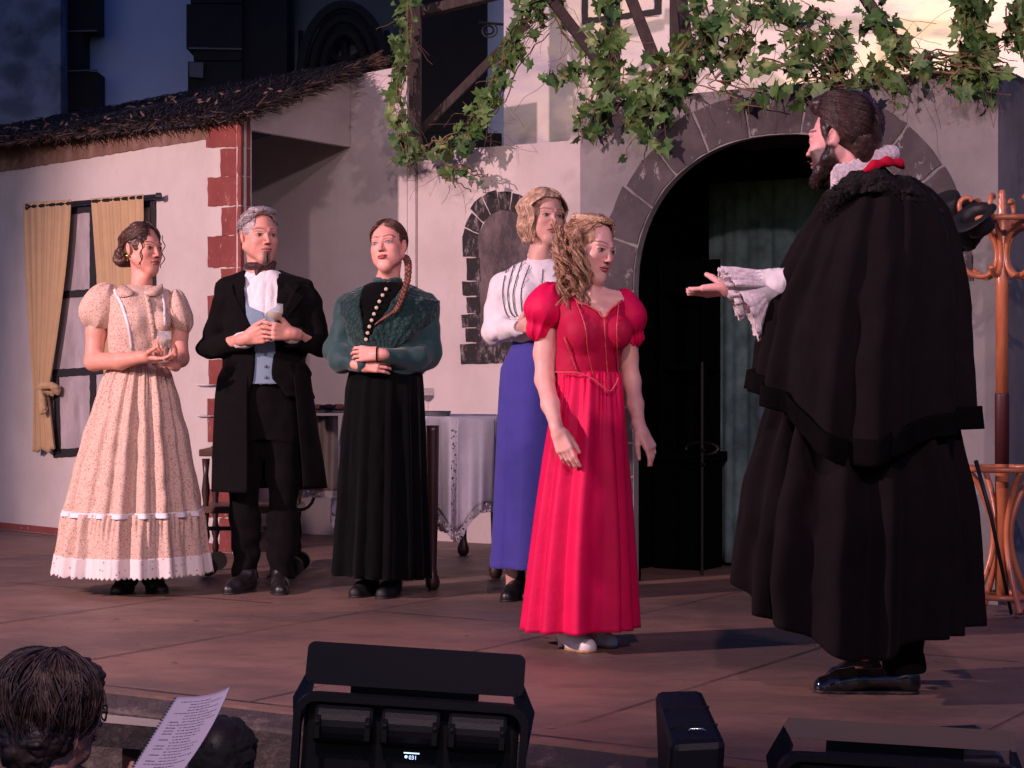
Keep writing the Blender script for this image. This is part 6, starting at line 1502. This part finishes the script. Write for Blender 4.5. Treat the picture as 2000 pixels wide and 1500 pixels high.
for i in range(150):
    az = rs.uniform(-180, 180); e0 = rs.uniform(25, 88); fall = rs.uniform(.10, .24); curl = rs.uniform(-1, 1)*.05; ph = rs.random()*6; core_ = []
    daz = rs.uniform(-25, 45); bul = rs.uniform(.03, .18); n_ = 16
    for k in range(n_):
        t = k/(n_-1); a = math.radians(az+daz*t); e = math.radians(e0-(e0+10)*min(1, t*1.25)); R_ = 1+bul*math.sin(t*PI); zz = .036+.103*R_*math.sin(e)-max(0, t-.7)*fall*1.1
        shr = 1-max(0, t-.8)*.8
        core_.append(V3((.102*R_*shr*math.sin(a)*math.cos(e)+curl*t*t*math.sin(t*5+ph)*.5, .022-.116*R_*shr*math.cos(a)*math.cos(e)+curl*t*t*.5, zz)))
    if any(abs(v.x) < .062 and v.y < -.085 and v.z < .055 for v in core_): continue
    for o_ in range(9):
        of = V3((rs.gauss(0, .007), rs.gauss(0, .007), rs.gauss(0, .006))); fl = rs.uniform(.9, 1.08)
        b.tube([h7.w(v*(1+(fl-1)*k/n_)+of*(.4+.8*k/n_)) for k, v in enumerate(core_)], [.0017*(1-.5*k/n_) for k in range(n_)], 4); b.ends.append(len(b.F))
hairbuild(b, 'hair_strands', 'hair_black', hr)
b = MB()
for s_ in (-1, 1): b.tube([h7.w((s_*.033+.024*math.cos(a), -.108+.006*abs(math.cos(a)), .002+.018*math.sin(a))) for a in np.linspace(0, 2*PI, 20)[:-1]], .0024, 6, True); b.tube([h7.w((s_*.058, -.104, .008)), h7.w((s_*.078, -.03, .008)), h7.w((s_*.080, .02, .0))], .0024, 6)
b.tube([h7.w((-.009, -.112, .006)), h7.w((.009, -.112, .006))], .002, 5)
b.build('glasses', mt['rubber'], p7.root, smooth=True)
f = Fld(*box_of([q(-60, 1480), q(250, 1950)], .10), .007)
f.column([(q(0, 1490).z, q(90, 0).x, 0, .075, .07), (q(0, 1525).z, q(90, 0).x, 0, .16, .09), (q(0, 1570).z, q(90, 0).x, 0, .21, .12), (q(0, 1900).z, q(90, 0).x, 0, .19, .13)], .03)
f.chain([q(150, 1600, -.08), q(195, 1690, -.06), wrR-V3((.01, 0, .02))], [.07, .06, .042], .03); f.chain([q(20, 1600, -.02), q(-30, 1720, -.03), q(10, 1800, -.2)], [.07, .06, .042], .03); f.wrinkle(.01, 9)
f.build('jumper', mt['jumper'], p7.root)
f = Fld(*box_of([q(20, 1860, -.5), q(220, 2330, .1)], .11), .009); 
for a in (60, 140): f.chain([q(a, 1890), q(a+30, 1910, -.42), q(a+30, 2260, -.40)], [.10, .085, .06], .03)
f.wrinkle(.01, 8); f.build('trousers', mt['jumper'], p7.root)
ch7 = empty('pit_chair', p7.root.location+V3((-.03, .0, -1.0)), 'black chair under the seated person in the pit', 'chair')
mb = MB(); mb.box((0, 0, .40), (.44, .44, .04)); mb.build('seat', mt['rubber'], ch7, bevel=.01)
for a in (-.2, .2):
    for c in (-.2, .2): MB().bar((a, c, 0), (a, c, .38), .03).build('leg', mt['rubber'], ch7)
MB().box((0, .22, .68), (.42, .03, .30)).build('backrest', mt['rubber'], ch7, bevel=.01)

# ================================================================== PROPS
# ---- table behind the figures
D = 9.5
def onfloor(u, v): d = F*H/(v-CV); return P(u, v, d)
tb = empty('table', (0, 0, 0), 'round wooden table under a white lace edged cloth in front of the wall', 'table')
tc = P(845, 0, 9.15); tc.z = 0; tb.location = tc
ztab = H-(812-750)/F*9.1
MB().lathe([(.001, ztab-.035), (.40, ztab-.035), (.42, ztab-.03), (.42, ztab-.012), (.001, ztab-.008)], n=40).build('tabletop', mt['darkwood'], tb, smooth=False)
for u, v in ((845, 1152), (968, 1130), (905, 1085), (780, 1105)):
    c = onfloor(u, v)-tc; m = MB(); m.lathe([(.018, 0), (.030, .015), (.034, .04), (.022, .075), (.018, .1), (.024, .30), (.03, ztab-.06), (.03, ztab-.036)], (c.x, c.y, 0), 12); m.build('leg', mt['darkwood'], tb, smooth=True)
def dcloth(name, label, cx, cy, rx, ry, z0, drop, mat, seed, off=.0, corners=0, lacew=.045, u0=0):
    r = bpy.data.objects.new(name, None); g = folds(0, seed, 5, 12, .8); n = 300; m = 40
    T = np.linspace(0, 2*PI, n, endpoint=False); V = []; rings = []
    for j in range(8): rings.append(('top', j/8))
    for j in range(m): rings.append(('side', j/(m-1)))
    dr = lambda t: drop*(1+corners*np.abs(np.cos(2*t+.4))**6)
    for kind, a in rings:
        if kind == 'top': X = cx+rx*a*np.cos(T); Y = cy-ry*a*np.sin(T); Z = z0+0*T
        else:
            G_ = g(T, a+0*T)*(.004+.040*a); R1 = 1+0*T; fl = .035*a
            X = cx+(rx+G_+fl)*np.cos(T); Y = cy-(ry+G_+fl)*np.sin(T); Z = z0-.004*(a > 0)-dr(T)*a
        V.append(np.stack([X, Y, Z], -1))
    V = np.concatenate(V); K = len(rings); i, j = np.meshgrid(np.arange(K-1), np.arange(n), indexing='ij'); a = i*n+j; b = i*n+(j+1) % n
    Q = np.stack([a, a+n, b+n, b], -1).reshape(-1, 4); Lr = K-1-4; body = Q[:Lr*n]; lace = Q[Lr*n:]
    o = mesh_obj(name, V, body, mat, None); o.location = (0, 0, 0); tag(o, label, 'tablecloth'); o.modifiers.new('thickness', 'SOLIDIFY').thickness = .002
    l = mesh_obj('lace_edge', V, lace, mt['lace'], o); return o
dcloth('tablecloth', 'white tablecloth with lace edging draped over the round table', tc.x, tc.y, .435, .43, ztab, .40, mt['linen'], 4, corners=.35)
# second cloth panel with an openwork strip on its front corner
V = []; n = 50; m = 30
for j in range(m):
    for i in range(n):
        s_ = i/(n-1); a = j/(m-1); u = 836+(966-836)*s_; v = 818+(1000-818+60*math.exp(-((s_-.42)/.22)**2))*a
        dd = 8.62+.06*math.sin(s_*13+a*.6)*(.25+a)+.02*math.sin(s_*29+1)*a+.15*(s_-.4)**2
        V.append(tuple(P(u, v, dd)))
Q = [(j*n+i, j*n+i+1, (j+1)*n+i+1, (j+1)*n+i) for j in range(m-1) for i in range(n-1)]
o = mesh_obj('table_runner', V, [f_ for k, f_ in enumerate(Q) if not (17 <= k % (n-1) <= 20) and k//(n-1) < m-4], mt['linen']); tag(o, 'white cloth runner with openwork strip hanging off the table front right', 'table runner')
o.modifiers.new('thickness', 'SOLIDIFY').thickness = .002
mesh_obj('openwork_strip', V, [f_ for k, f_ in enumerate(Q) if 17 <= k % (n-1) <= 20 and k//(n-1) < m-4], mt['lace'], o); mesh_obj('lace_edge', V, [f_ for k, f_ in enumerate(Q) if k//(n-1) >= m-4], mt['lace'], o)
# beige cloth corner between the man and braided woman
V = []; n = 40
for j in range(24):
    for i in range(n):
        s_ = i/(n-1); a = j/23; V.append(tuple(P(583+77*s_, 812+160*a, 9.0+.03*math.sin(s_*13+a)*(.3+a)+.012*math.sin(s_*27))))
Q = [(j*n+i, j*n+i+1, (j+1)*n+i+1, (j+1)*n+i) for j in range(23) for i in range(n-1)]
o = mesh_obj('side_cloth', V, [f_ for k, f_ in enumerate(Q) if k//(n-1) < 21], mt['beige']); tag(o, 'beige cloth with lace hem hanging between man and braided woman', 'cloth'); o.modifiers.new('thickness', 'SOLIDIFY').thickness = .002
mesh_obj('lace_edge', V, [f_ for k, f_ in enumerate(Q) if k//(n-1) >= 21], mt['lace'], o)
# things on the table
tr = empty('serving_tray', P(645, 806, 9.0), 'dark tray of bread on the table beside the man in black', 'tray')
m = MB(); m.box((0, 0, .006), (.26, .2, .012)); m.build('tray', mt['pan'], tr, bevel=.004)
for i in range(3):
    f = Fld((-.12, -.09, 0), (.12, .09, .08), .006); f.ell((-.06+.05*i, -.01*i, .026), (.045, .035, .018), .01); f.wrinkle(.004, 30); f.build('bread', mt['bread'], tr)
bk = empty('baking_dish', P(850, 818, 8.85), 'dark oblong dish on the tablecloth right of braided woman', 'dish')
MB().lathe([(.001, 0), (.065, 0), (.075, .035), (.078, .037), (.072, .033), (.062, .006), (.001, .005)], n=28).build('dish', mt['pan'], bk, smooth=False)
wineglass('wine_glass', 'half full wine glass standing on the table beside the braided woman', P(836, 812, 8.95), .95)
# ---- tea trolley behind the man
ty = empty('tea_trolley', P(505, 1100, 9.35), 'dark wooden tea trolley on black wheels behind the grey haired man', 'trolley'); ty.location.z = 0
L0 = P(400, 0, 9.35).x-ty.location.x; L1 = P(588, 0, 9.35).x-ty.location.x
zt = H-(882-750)/F*9.35
for z, nm in ((zt, 'top_board'), (.33, 'lower_board')): MB().box(((L0+L1)/2, 0, z), (L1-L0, .36, .035)).build(nm, mt['trolley'], ty, bevel=.004)
MB().box(((L0+L1)/2, -.19, .24), (L1-L0, .02, .02)).build('rail', mt['darkwood'], ty)
for x in (L0+.03, L1-.03):
    for y in (-.15, .15):
        MB().lathe([(.012, .09), (.018, .12), (.012, .16), (.022, .2), (.012, .26), (.02, .32), (.014, .36), (.022, .42), (.013, .5), (.02, zt-.03)], (x, y, 0), 10).build('leg', mt['darkwood'], ty, smooth=True)
        m = MB(); m.lathe([(.01, -.012), (.048, -.012), (.05, 0), (.048, .012), (.01, .012)], (x+.01, y, .05), 20, Matrix.Rotation(PI/2, 3, 'X') @ Matrix.Rotation(.3, 3, 'X')); w_ = m.build('wheel', mt['rubber'], ty)
m = MB(); m.tube([V3((L0+.5+.07*math.cos(a), -.17, .42+.09*math.sin(a))) for a in np.linspace(0, 2*PI, 20)[:-1]], .008, 6, True); m.build('scroll_back', mt['darkwood'], ty, smooth=True)
for k, (v, dd) in enumerate(((757, 9.4), (817, 9.3))):
    pc = P(412, v, dd); pr = MB().lathe([(.001, 0), (.05, .002), (.075, .012), (.076, .015), (.05, .006), (.001, .005)], n=24)
    o = pr.build('saucer', mt['white_cotton'], None, smooth=True, loc=pc); tag(o, ('small pale saucer peeking out left of the man at waist height', 'small pale saucer just above the trolley left of the man')[k], 'saucer')
st_ = empty('plate_stand', P(430, 880, 9.4), 'tiered plate stand mostly hidden behind the man', 'plate stand'); st_.location.z = zt+.018
MB().lathe([(.05, 0), (.045, .008), (.006, .015), (.006, .34), (.012, .35), (.001, .36)], n=12).build('stem', mt['pan'], st_, smooth=True)
# ---- bentwood coat stand
D = 7.62
cs = empty('coat_stand', P(1957, 0, D), 'bentwood coat stand with curled hooks at the right edge of stage', 'coat stand'); cs.location.z = 0
c0 = cs.location.copy()
def cq(u, v, dy=0): return P(u, v, D+dy)-c0
m = MB(); zt_ = cq(1957, 372).z
m.lathe([(.028, cq(0, 1165).z), (.028, cq(0, 790).z), (.029, cq(0, 778).z)], n=16); m.build('post', mt['bent'], cs, smooth=True)
m = MB(); m.lathe([(.029, cq(0, 906).z), (.0295, cq(0, 772).z), (.029, cq(0, 768).z)], n=16); m.build('taped_section', mt['tape'], cs, smooth=True)
m = MB(); m.lathe([(.026, cq(0, 768).z), (.026, cq(0, 560).z), (.030, cq(0, 545).z), (.024, cq(0, 535).z), (.024, cq(0, 440).z), (.018, cq(0, 430).z), (.024, cq(0, 420).z), (.016, cq(0, 412).z), (.022, cq(0, 404).z), (.015, cq(0, 398).z), (.020, cq(0, 392).z), (.013, cq(0, 386).z), (.016, cq(0, 380).z), (.010, zt_), (.001, zt_+.004)], n=16); m.build('turned_top', mt['bent'], cs, smooth=True)
for nm, r_, v in (('crown_ring', .155, 430), ('umbrella_ring', .155, 915), ('base_ring', .11, 1163)):
    z = cq(0, v).z; m = MB(); m.tube([(r_*math.cos(a), r_*math.sin(a), z) for a in np.linspace(0, 2*PI, 40)[:-1]], .012, 8, True); m.build(nm, mt['bent'], cs, smooth=True)
for k in range(6):
    a = k*PI/3+PI; ca, sa = math.cos(a), math.sin(a); s_ = 1/ (F/D)
    prof = [(8, 500), (12, 460), (28, 432), (60, 430), (74, 418), (84, 405), (80, 392), (68, 388), (62, 392)] if k % 2 else [(10, 600), (18, 560), (40, 530), (56, 500), (48, 470), (25, 445), (10, 438)]
    r_h = [(12, 470), (42, 440), (66, 428), (82, 410), (80, 392), (66, 386), (58, 392)]
    pts = spl([Vector((x*s_*ca, x*s_*sa, cq(0, v).z)) for x, v in r_h], 6); MB().tube(pts, .0105, 8).build('hat_hook', mt['bent'], cs, smooth=True)
    lo_h = [(8, 458), (14, 480), (8, 520), (26, 530), (50, 535), (66, 526), (76, 520)] if 0 else [(60, 440), (28, 452), (12, 480), (12, 515), (30, 538), (55, 538), (76, 524)]
    pts = spl([Vector((x*s_*ca, x*s_*sa, cq(0, v).z)) for x, v in lo_h], 6); MB().tube(pts, .0115, 8).build('coat_hook', mt['bent'], cs, smooth=True)
for k in range(4):
    a = k*PI/2+PI+.25; ca, sa = math.cos(a), math.sin(a); s_ = D/F
    lg = [(70, 918), (48, 950), (26, 1000), (18, 1045), (26, 1095), (48, 1150), (70, 1190)]
    pts = spl([Vector((x*s_*ca, x*s_*sa, max(.012, H-(v-CV)*s_))) for x, v in lg], 6); MB().tube(pts, .013, 8).build('leg', mt['bent'], cs, smooth=True)
# hats and dark garment on the stand
def tophat(loc, R, label, s=1.0):
    m = MB(); n = 36; V = []
    prof = [(.001, .135), (.085, .135), (.090, .130), (.088, .06), (.092, .004), (.150, .0), (.152, .003), (.150, .006), (.094, .011)]
    for r, z in prof:
        for k in range(n):
            a = 2*PI*k/n; zz = z+(.028*math.cos(a)**2 if r > .1 else 0); V.append(tuple((Matrix(R) @ Vector((r*math.cos(a), r*1.15*math.sin(a), zz)))*s))
    Fq = [(i*n+k, i*n+(k+1) % n, (i+1)*n+(k+1) % n, (i+1)*n+k) for i in range(len(prof)-1) for k in range(n)]
    o = mesh_obj('top_hat', V, Fq, mt['felt'], None); o.location = loc; tag(o, label, 'hat', 'black top hats on the coat stand'); return o
tophat(P(1862, 425, 7.75), Matrix.Rotation(-.55, 3, 'Y') @ Matrix.Rotation(.35, 3, 'X'), 'black top hat with brim toward the cloaked man, left one on coat stand', .72)
tophat(P(1900, 418, 7.45), Matrix.Rotation(2.5, 3, 'Y') @ Matrix.Rotation(-.35, 3, 'X'), 'black hat showing its upturned brim beside the curled hook', .62)
f = Fld(*box_of([P(1885, 440, 7.6), P(1890, 500, 7.6)], .13), .005); f.chain([P(1895, 430, 7.65), P(1890, 460, 7.66), P(1872, 492, 7.68)], [.05, .055, .02], .03); f.wrinkle(.01, 18)
o = f.build('dark_shawl', mt['velvet'], None); tag(o, 'dark bundled shawl hanging under the hats', 'shawl')
cn = MB().tube([P(1906, 900, 7.35), P(1936, 1010, 7.25), P(1975, 1198, 7.62)], [.009, .008, .007], 8); a_ = P(1975, 1198, 7.62)
tag(cn.build('walking_cane', mt['rubber'], None, smooth=True), 'thin black cane leaning against the coat stand', 'cane')

# ---- stage lamps in the pit
def rrect(w_, h_, r, n=6):
    o = []
    for cx, cz, a0 in ((w_/2-r, h_/2-r, 0), (-w_/2+r, h_/2-r, PI/2), (-w_/2+r, -h_/2+r, PI), (w_/2-r, -h_/2+r, 1.5*PI)):
        o += [(cx+r*math.cos(a0+k*PI/2/n), cz+r*math.sin(a0+k*PI/2/n)) for k in range(n+1)]
    return o
def plate(pts3, nrm, th, name, mat, root, bevel=0):
    return MB().prism(pts3, nrm, th).build(name, mat, root, bevel=bevel)
def led_bar(name, label, uc, vc, D, wpx, yaw, roll, flapmat, flap_dv, flap_h, flap_shape='round', screen=False):
    s_ = D/F; r = empty(name, P(uc, vc, D), label, 'stage light', 'stage lamps along the pit'); R = Matrix.Rotation(yaw, 3, 'Z') @ Matrix.Rotation(roll, 3, 'Y')
    W = wpx*s_; T_ = lambda p: R @ Vector(p)
    # rounded rear frame and finned housing
    o = rrect(W, .30, .05); i_ = rrect(W-.035, .265, .035)
    n = len(o); V = [T_((x, -.02, z-.15)) for x, z in o]+[T_((x, -.02, z-.15)) for x, z in i_]+[T_((x, .02, z-.15)) for x, z in o]+[T_((x, .02, z-.15)) for x, z in i_]
    Fq = []
    for k in range(n):
        j = (k+1) % n; Fq += [(k, j, n+j, n+k), (2*n+k, 3*n+k, 3*n+j, 2*n+j), (k, 2*n+k, 2*n+j, j), (n+k, n+j, 3*n+j, 3*n+k)]
    MB().add(V, Fq).build('frame', mt['fix'], r)
    m = MB(); m.box((0, .06, -.145), (W-.04, .08, .262)); m.V = [tuple(T_(v)) for v in m.V]; m.build('housing', mt['fix'], r, bevel=.012)
    nf = 3
    for k in range(nf):
        x = (-.5+(k+.5)/nf)*(W-.08); m = MB(); ww = (W-.08)/nf-.02
        m.V = []; m.lathe([(.001, -ww/2), (.043, -ww/2), (.047, -ww/2+.008), (.047, ww/2-.008), (.043, ww/2), (.001, ww/2)], (0, 0, 0), 20, Matrix.Rotation(PI/2, 3, 'Y')); m.V = [tuple(T_((v[0]+x, v[1]*.8+.0, v[2]-.070))) for v in m.V]; m.build('heat_sink', mt['fix'], r, smooth=False)
        for q_ in (-.5, .5):
            m = MB(); m.box((x+q_*ww*.86, -.042, -.070), (.012, .03, .05)); m.lathe([(.001, -.004), (.005, -.003), (.005, .003), (.001, .004)], (x+q_*ww*.86, -.058, -.057), 8, Matrix.Rotation(PI/2, 3, 'X')); m.V = [tuple(T_(v)) for v in m.V]; m.build('clip', mt['fixm'], r)
    for x, z in ((-.16, -.20), (-.115, -.205), (.13, -.20)):
        m = MB(); m.lathe([(.001, .0), (.016, .002), (.018, .02), (.001, .022)], (x, -.02, z), 14, Matrix.Rotation(PI/2, 3, 'X')); m.V = [tuple(T_(v)) for v in m.V]; m.build('knob', mt['fixm'], r, smooth=False)
    # barn door
    rr = rrect(W*.945, flap_h, .018) if flap_shape == 'round' else [(W*.47, flap_h/2), (-W*.45, flap_h/2), (-W*.47, flap_h*.1), (-W*.44, -flap_h/2), (W*.47, -flap_h/2)]
    Rf = R @ Matrix.Rotation(-.35, 3, 'X'); pz = flap_dv*s_
    c = T_((-.0, .06, pz)); V = [c+Rf @ Vector((x, 0, z)) for x, z in rr]; V.reverse() if flap_shape == 'round' else None
    nn = Rf @ Vector((0, -1, 0)); a = sum((V[i]-V[0]).cross(V[(i+1) % len(V)]-V[0]).dot(nn) for i in range(len(V)))
    if a < 0: V.reverse()
    plate(V, nn, .003, 'barn_door', flapmat, r)
    m = MB(); m.box((.0, .10, .0), (W*.56, .02, .05)); m.V = [tuple(T_(v)) for v in m.V]; m.build('hinge_plate', mt['fix'], r, bevel=.004)
    for sx in (-1, 1):
        V = [T_((sx*(W/2+.0), .02, -.13)), T_((sx*(W/2+.015), .09, -.03)), T_((sx*(W/2-.02), .08, .045)), T_((sx*(W/2-.035), .03, .01))]
        m = MB().prism(V, R @ Vector((sx, 0, 0)), .004); m.build('side_door', mt['fix'], r)
    m = MB(); m.bar(T_((0, .03, -.28)), T_((0, .03, -.34)), .06); m.build('yoke', mt['fix'], r)
    zf_ = G-(r.location.z); MB().tube([(0, .03, -.33), (0, .03, zf_+.02)], .02, 10).build('stand_pole', mt['fix'], r, smooth=True)
    MB().lathe([(.16, 0), (.16, .012), (.03, .025), (.001, .025)], (0, .03, zf_), 24).build('stand_base', mt['fix'], r)
    if screen:
        m = MB(); m.box((.0, -.001, 0), (.036, .002, .0025)); b_ = P(804, 1471, D-.055)-r.location; m.V = [tuple(R @ Vector(v)+b_) for v in m.V]; sc_ = m.build('screen_line', mt['screen'], r)
        m = MB(); m.lathe([(.001, 0), (.0035, .0), (.0035, .001)], P(793, 1478, D-.055)-r.location, 10, Matrix.Rotation(PI/2, 3, 'X')); m.build('screen_symbol', mt['screen'], r)
        cu_ = bpy.data.curves.new('digits', 'FONT'); cu_.body = '031'; cu_.size = .0125; cu_.extrude = .0004; cu_.align_x = 'LEFT'
        to = bpy.data.objects.new('tmp', cu_); COL.objects.link(to); bpy.context.view_layer.update()
        me = bpy.data.meshes.new_from_object(to.evaluated_get(bpy.context.evaluated_depsgraph_get())); bpy.data.objects.remove(to)
        o = bpy.data.objects.new('screen_digits', me); me.materials.clear(); me.materials.append(mt['screen']); COL.objects.link(o); o.parent = r; o.location = P(798, 1483, D-.056)-r.location; o.rotation_euler = (PI/2, .05, 0)
    return r
led_bar('stage_light', 'black LED stage light with long rounded barn door and blue lit display', 806, 1364, 4.3, 458, 0, .066, mt['flap'], 50, .100, 'round', True)
led_bar('stage_light', 'black stage light with grey brown barn door flap at lower right corner', 1765, 1482, 4.3, 490, 0, .062, mt['flap2'], 38, .048, 'cut')
def moving_box(label, c8, D, uc):
    r = empty('moving_light', P(uc, 1500, D), label, 'stage light', 'box shaped stage lamps in the pit'); o_ = r.location
    q8 = [P(*p)-o_ for p in c8]; q8[4:], q8[:4]
    b = MB().hexa(q8).build('housing', mt['fix'], r, bevel=.018)
    a, b_, c_, d_ = q8[4:]   # top: near-left, near-right, far-right, far-left
    up = Vector((0, 0, .003))
    for t in (.28, .62):
        MB().bar(a.lerp(d_, t).lerp(b_.lerp(c_, t), .04)+up*.3, a.lerp(d_, t).lerp(b_.lerp(c_, t), .96)+up*.3, .006, .004).build('lid_seam', mt['fixm'], r)
    m_ = a.lerp(b_, .5).lerp(d_.lerp(c_, .5), .12); MB().tube([m_+Vector((-.02, 0, .008)), m_+Vector((-.014, 0, .014)), m_+Vector((.014, 0, .014)), m_+Vector((.02, 0, .008))], .003, 6).build('latch', mt['silver'], r, smooth=True)
    n1 = q8[0].lerp(q8[5], .5)+Vector((0, -.004, 0)); MB().box(n1, (.06, .006, .09)).build('rear_panel', mt['fixm'], r, bevel=.002)
    zf_ = G-o_.z; cc = sum(q8[:4], Vector())/4; MB().tube([(cc.x, cc.y, cc.z+.02), (cc.x, cc.y, zf_+.02)], .022, 10).build('stand_pole', mt['fix'], r, smooth=True); MB().lathe([(.15, 0), (.15, .012), (.03, .025), (.001, .025)], (cc.x, cc.y, zf_), 24).build('stand_base', mt['fix'], r)
moving_box('black box shaped stage lamp with silver latch standing in the middle right', [(1300, 1640, 4.2), (1405, 1640, 4.2), (1380, 1560, 4.52), (1288, 1560, 4.52), (1312, 1452, 4.2), (1420, 1446, 4.2), (1372, 1344, 4.52), (1278, 1346, 4.52)], 4.3, 1345)
moving_box('small black box lamp partly hidden behind the grey brown flap', [(1850, 1690, 4.5), (1980, 1690, 4.5), (1935, 1560, 4.8), (1835, 1560, 4.8), (1850, 1480, 4.5), (1965, 1478, 4.5), (1914, 1411, 4.8), (1816, 1416, 4.8)], 4.6, 1880)
# ---- script held in the pit
sp = empty('script_booklet', P(355, 1420, 4.15), 'white spiral bound script with typed lines, tilted beside the seated person', 'script'); o_ = sp.location
# page corners: top-left, top-right, bottom-right, bottom-left
def pg(a, b, off=0):   # a across, b down
    tl, tr_, br_, bl_ = P(344, 1361, 4.25), P(449, 1341, 4.22), P(345, 1520, 4.0), P(240, 1530, 4.03)
    p = tl.lerp(tr_, a).lerp(bl_.lerp(br_, a), b); p += Vector((.010, -.012, -.004))*math.sin(a*PI)*1.2+Vector((.010, 0, 0))*math.sin(b*PI)*a
    return p-o_+Vector((0, -off, off*.3))
V = [pg(i/20, j/20) for j in range(21) for i in range(21)]
o = mesh_obj('page', [tuple(v) for v in V], [(j*21+i, (j+1)*21+i, (j+1)*21+i+1, j*21+i+1) for j in range(20) for i in range(20)], mt['paper'], sp); o.modifiers.new('thickness', 'SOLIDIFY').thickness = .003
m = MB(); rs = random.Random(2)
for ln in range(27):
    b = .06+ln*.034; ind = rs.choice((.12, .30, .30, .12, .30)); a = ind; end = rs.uniform(.6, .92)
    if rs.random() < .35: m.add([pg(.12, b, .0012), pg(.26, b, .0012), pg(.26, b+.009, .0012), pg(.12, b+.009, .0012)], [(3, 2, 1, 0)]); a = .32
    while a < end:
        wl_ = rs.uniform(.02, .07); m.add([pg(a, b, .0012), pg(min(a+wl_, end), b, .0012), pg(min(a+wl_, end), b+.008, .0012), pg(a, b+.008, .0012)], [(3, 2, 1, 0)]); a += wl_+.014
m.build('typed_lines', mt['ink'], sp)
m = MB()
for k in range(30):
    c = pg(.008, .02+k*.033); m.tube([c+Vector((.0035*math.cos(a)-.001, .0035*math.sin(a), .001*a/6)) for a in np.linspace(0, 5.6, 9)], .0009, 4)
m.build('spiral_binding', mt['rubber'], sp)
# ---- pit rail at the left, and a dark haired head behind the script
rl = empty('pit_rail', P(250, 1420, 5.1), 'pale topped dark timber rail at the front of pit behind seated person', 'rail'); o_ = rl.location
MB().hexa([P(-60, 1388, 5.25)-o_, P(360, 1425, 5.0)-o_, P(360, 1423, 5.12)-o_, P(-60, 1386, 5.37)-o_, P(-60, 1370, 5.25)-o_, P(360, 1413, 5.0)-o_, P(360, 1411, 5.12)-o_, P(-60, 1368, 5.37)-o_]).build('top_strip', mt['paletimber'], rl)
MB().hexa([P(-60, 1440, 5.25)-o_, P(360, 1470, 5.0)-o_, P(360, 1468, 5.10)-o_, P(-60, 1438, 5.35)-o_, P(-60, 1389, 5.25)-o_, P(360, 1426, 5.0)-o_, P(360, 1424, 5.10)-o_, P(-60, 1387, 5.35)-o_]).build('board', mt['edge'], rl)
for u in (40, 260): a = P(u, 1440, 5.12)-o_; MB().bar(a, Vector((a.x, a.y, G-o_.z)), .05, .05).build('post', mt['darkwood'], rl)
p8 = Person(425, 4.75, 'back of a dark haired head behind the script at the pit edge'); q = p8.p
h8 = Head(q(434, 1484), 170, 5, 0, .95)
hf = head_field(h8, q(425, 1530), q(425, 1600), nr=.05, h_=.004); core = Fld(*box_of([q(330, 1560), q(520, 2000)], .1), .012); core.column([(q(0, 1590).z, 0, 0, .15, .08), (q(0, 1990).z, 0, 0, .13, .1)], .03); core.cone(q(425, 1600), q(425, 1520), .06, .05, .03)
p8.body([hf, core], lambda V: np.tile(np.array((.02, .012, .011)), (len(V), 1)))
f = Fld(np.array(h8.c)-.17, np.array(h8.c)+.17, .004); f.fr([list(r) for r in h8.R], h8.c, 1); f.ell((0, .0, .01), (.086, .115, .104), .02); f.ell((0, .03, -.06), (.08, .07, .08), .03); f.fr(); f.wrinkle(.006, 22); f.wrinkle(.003, 60); f.build('hair', mt['jumper'], p8.root)
f = Fld(*box_of([q(330, 1560), q(520, 2050)], .12), .012); f.column([(q(0, 1560).z, 0, 0, .08, .07), (q(0, 1600).z, 0, 0, .20, .11), (q(0, 2040).z, 0, 0, .18, .13)], .03); f.build('jumper', mt['jumper'], p8.root)
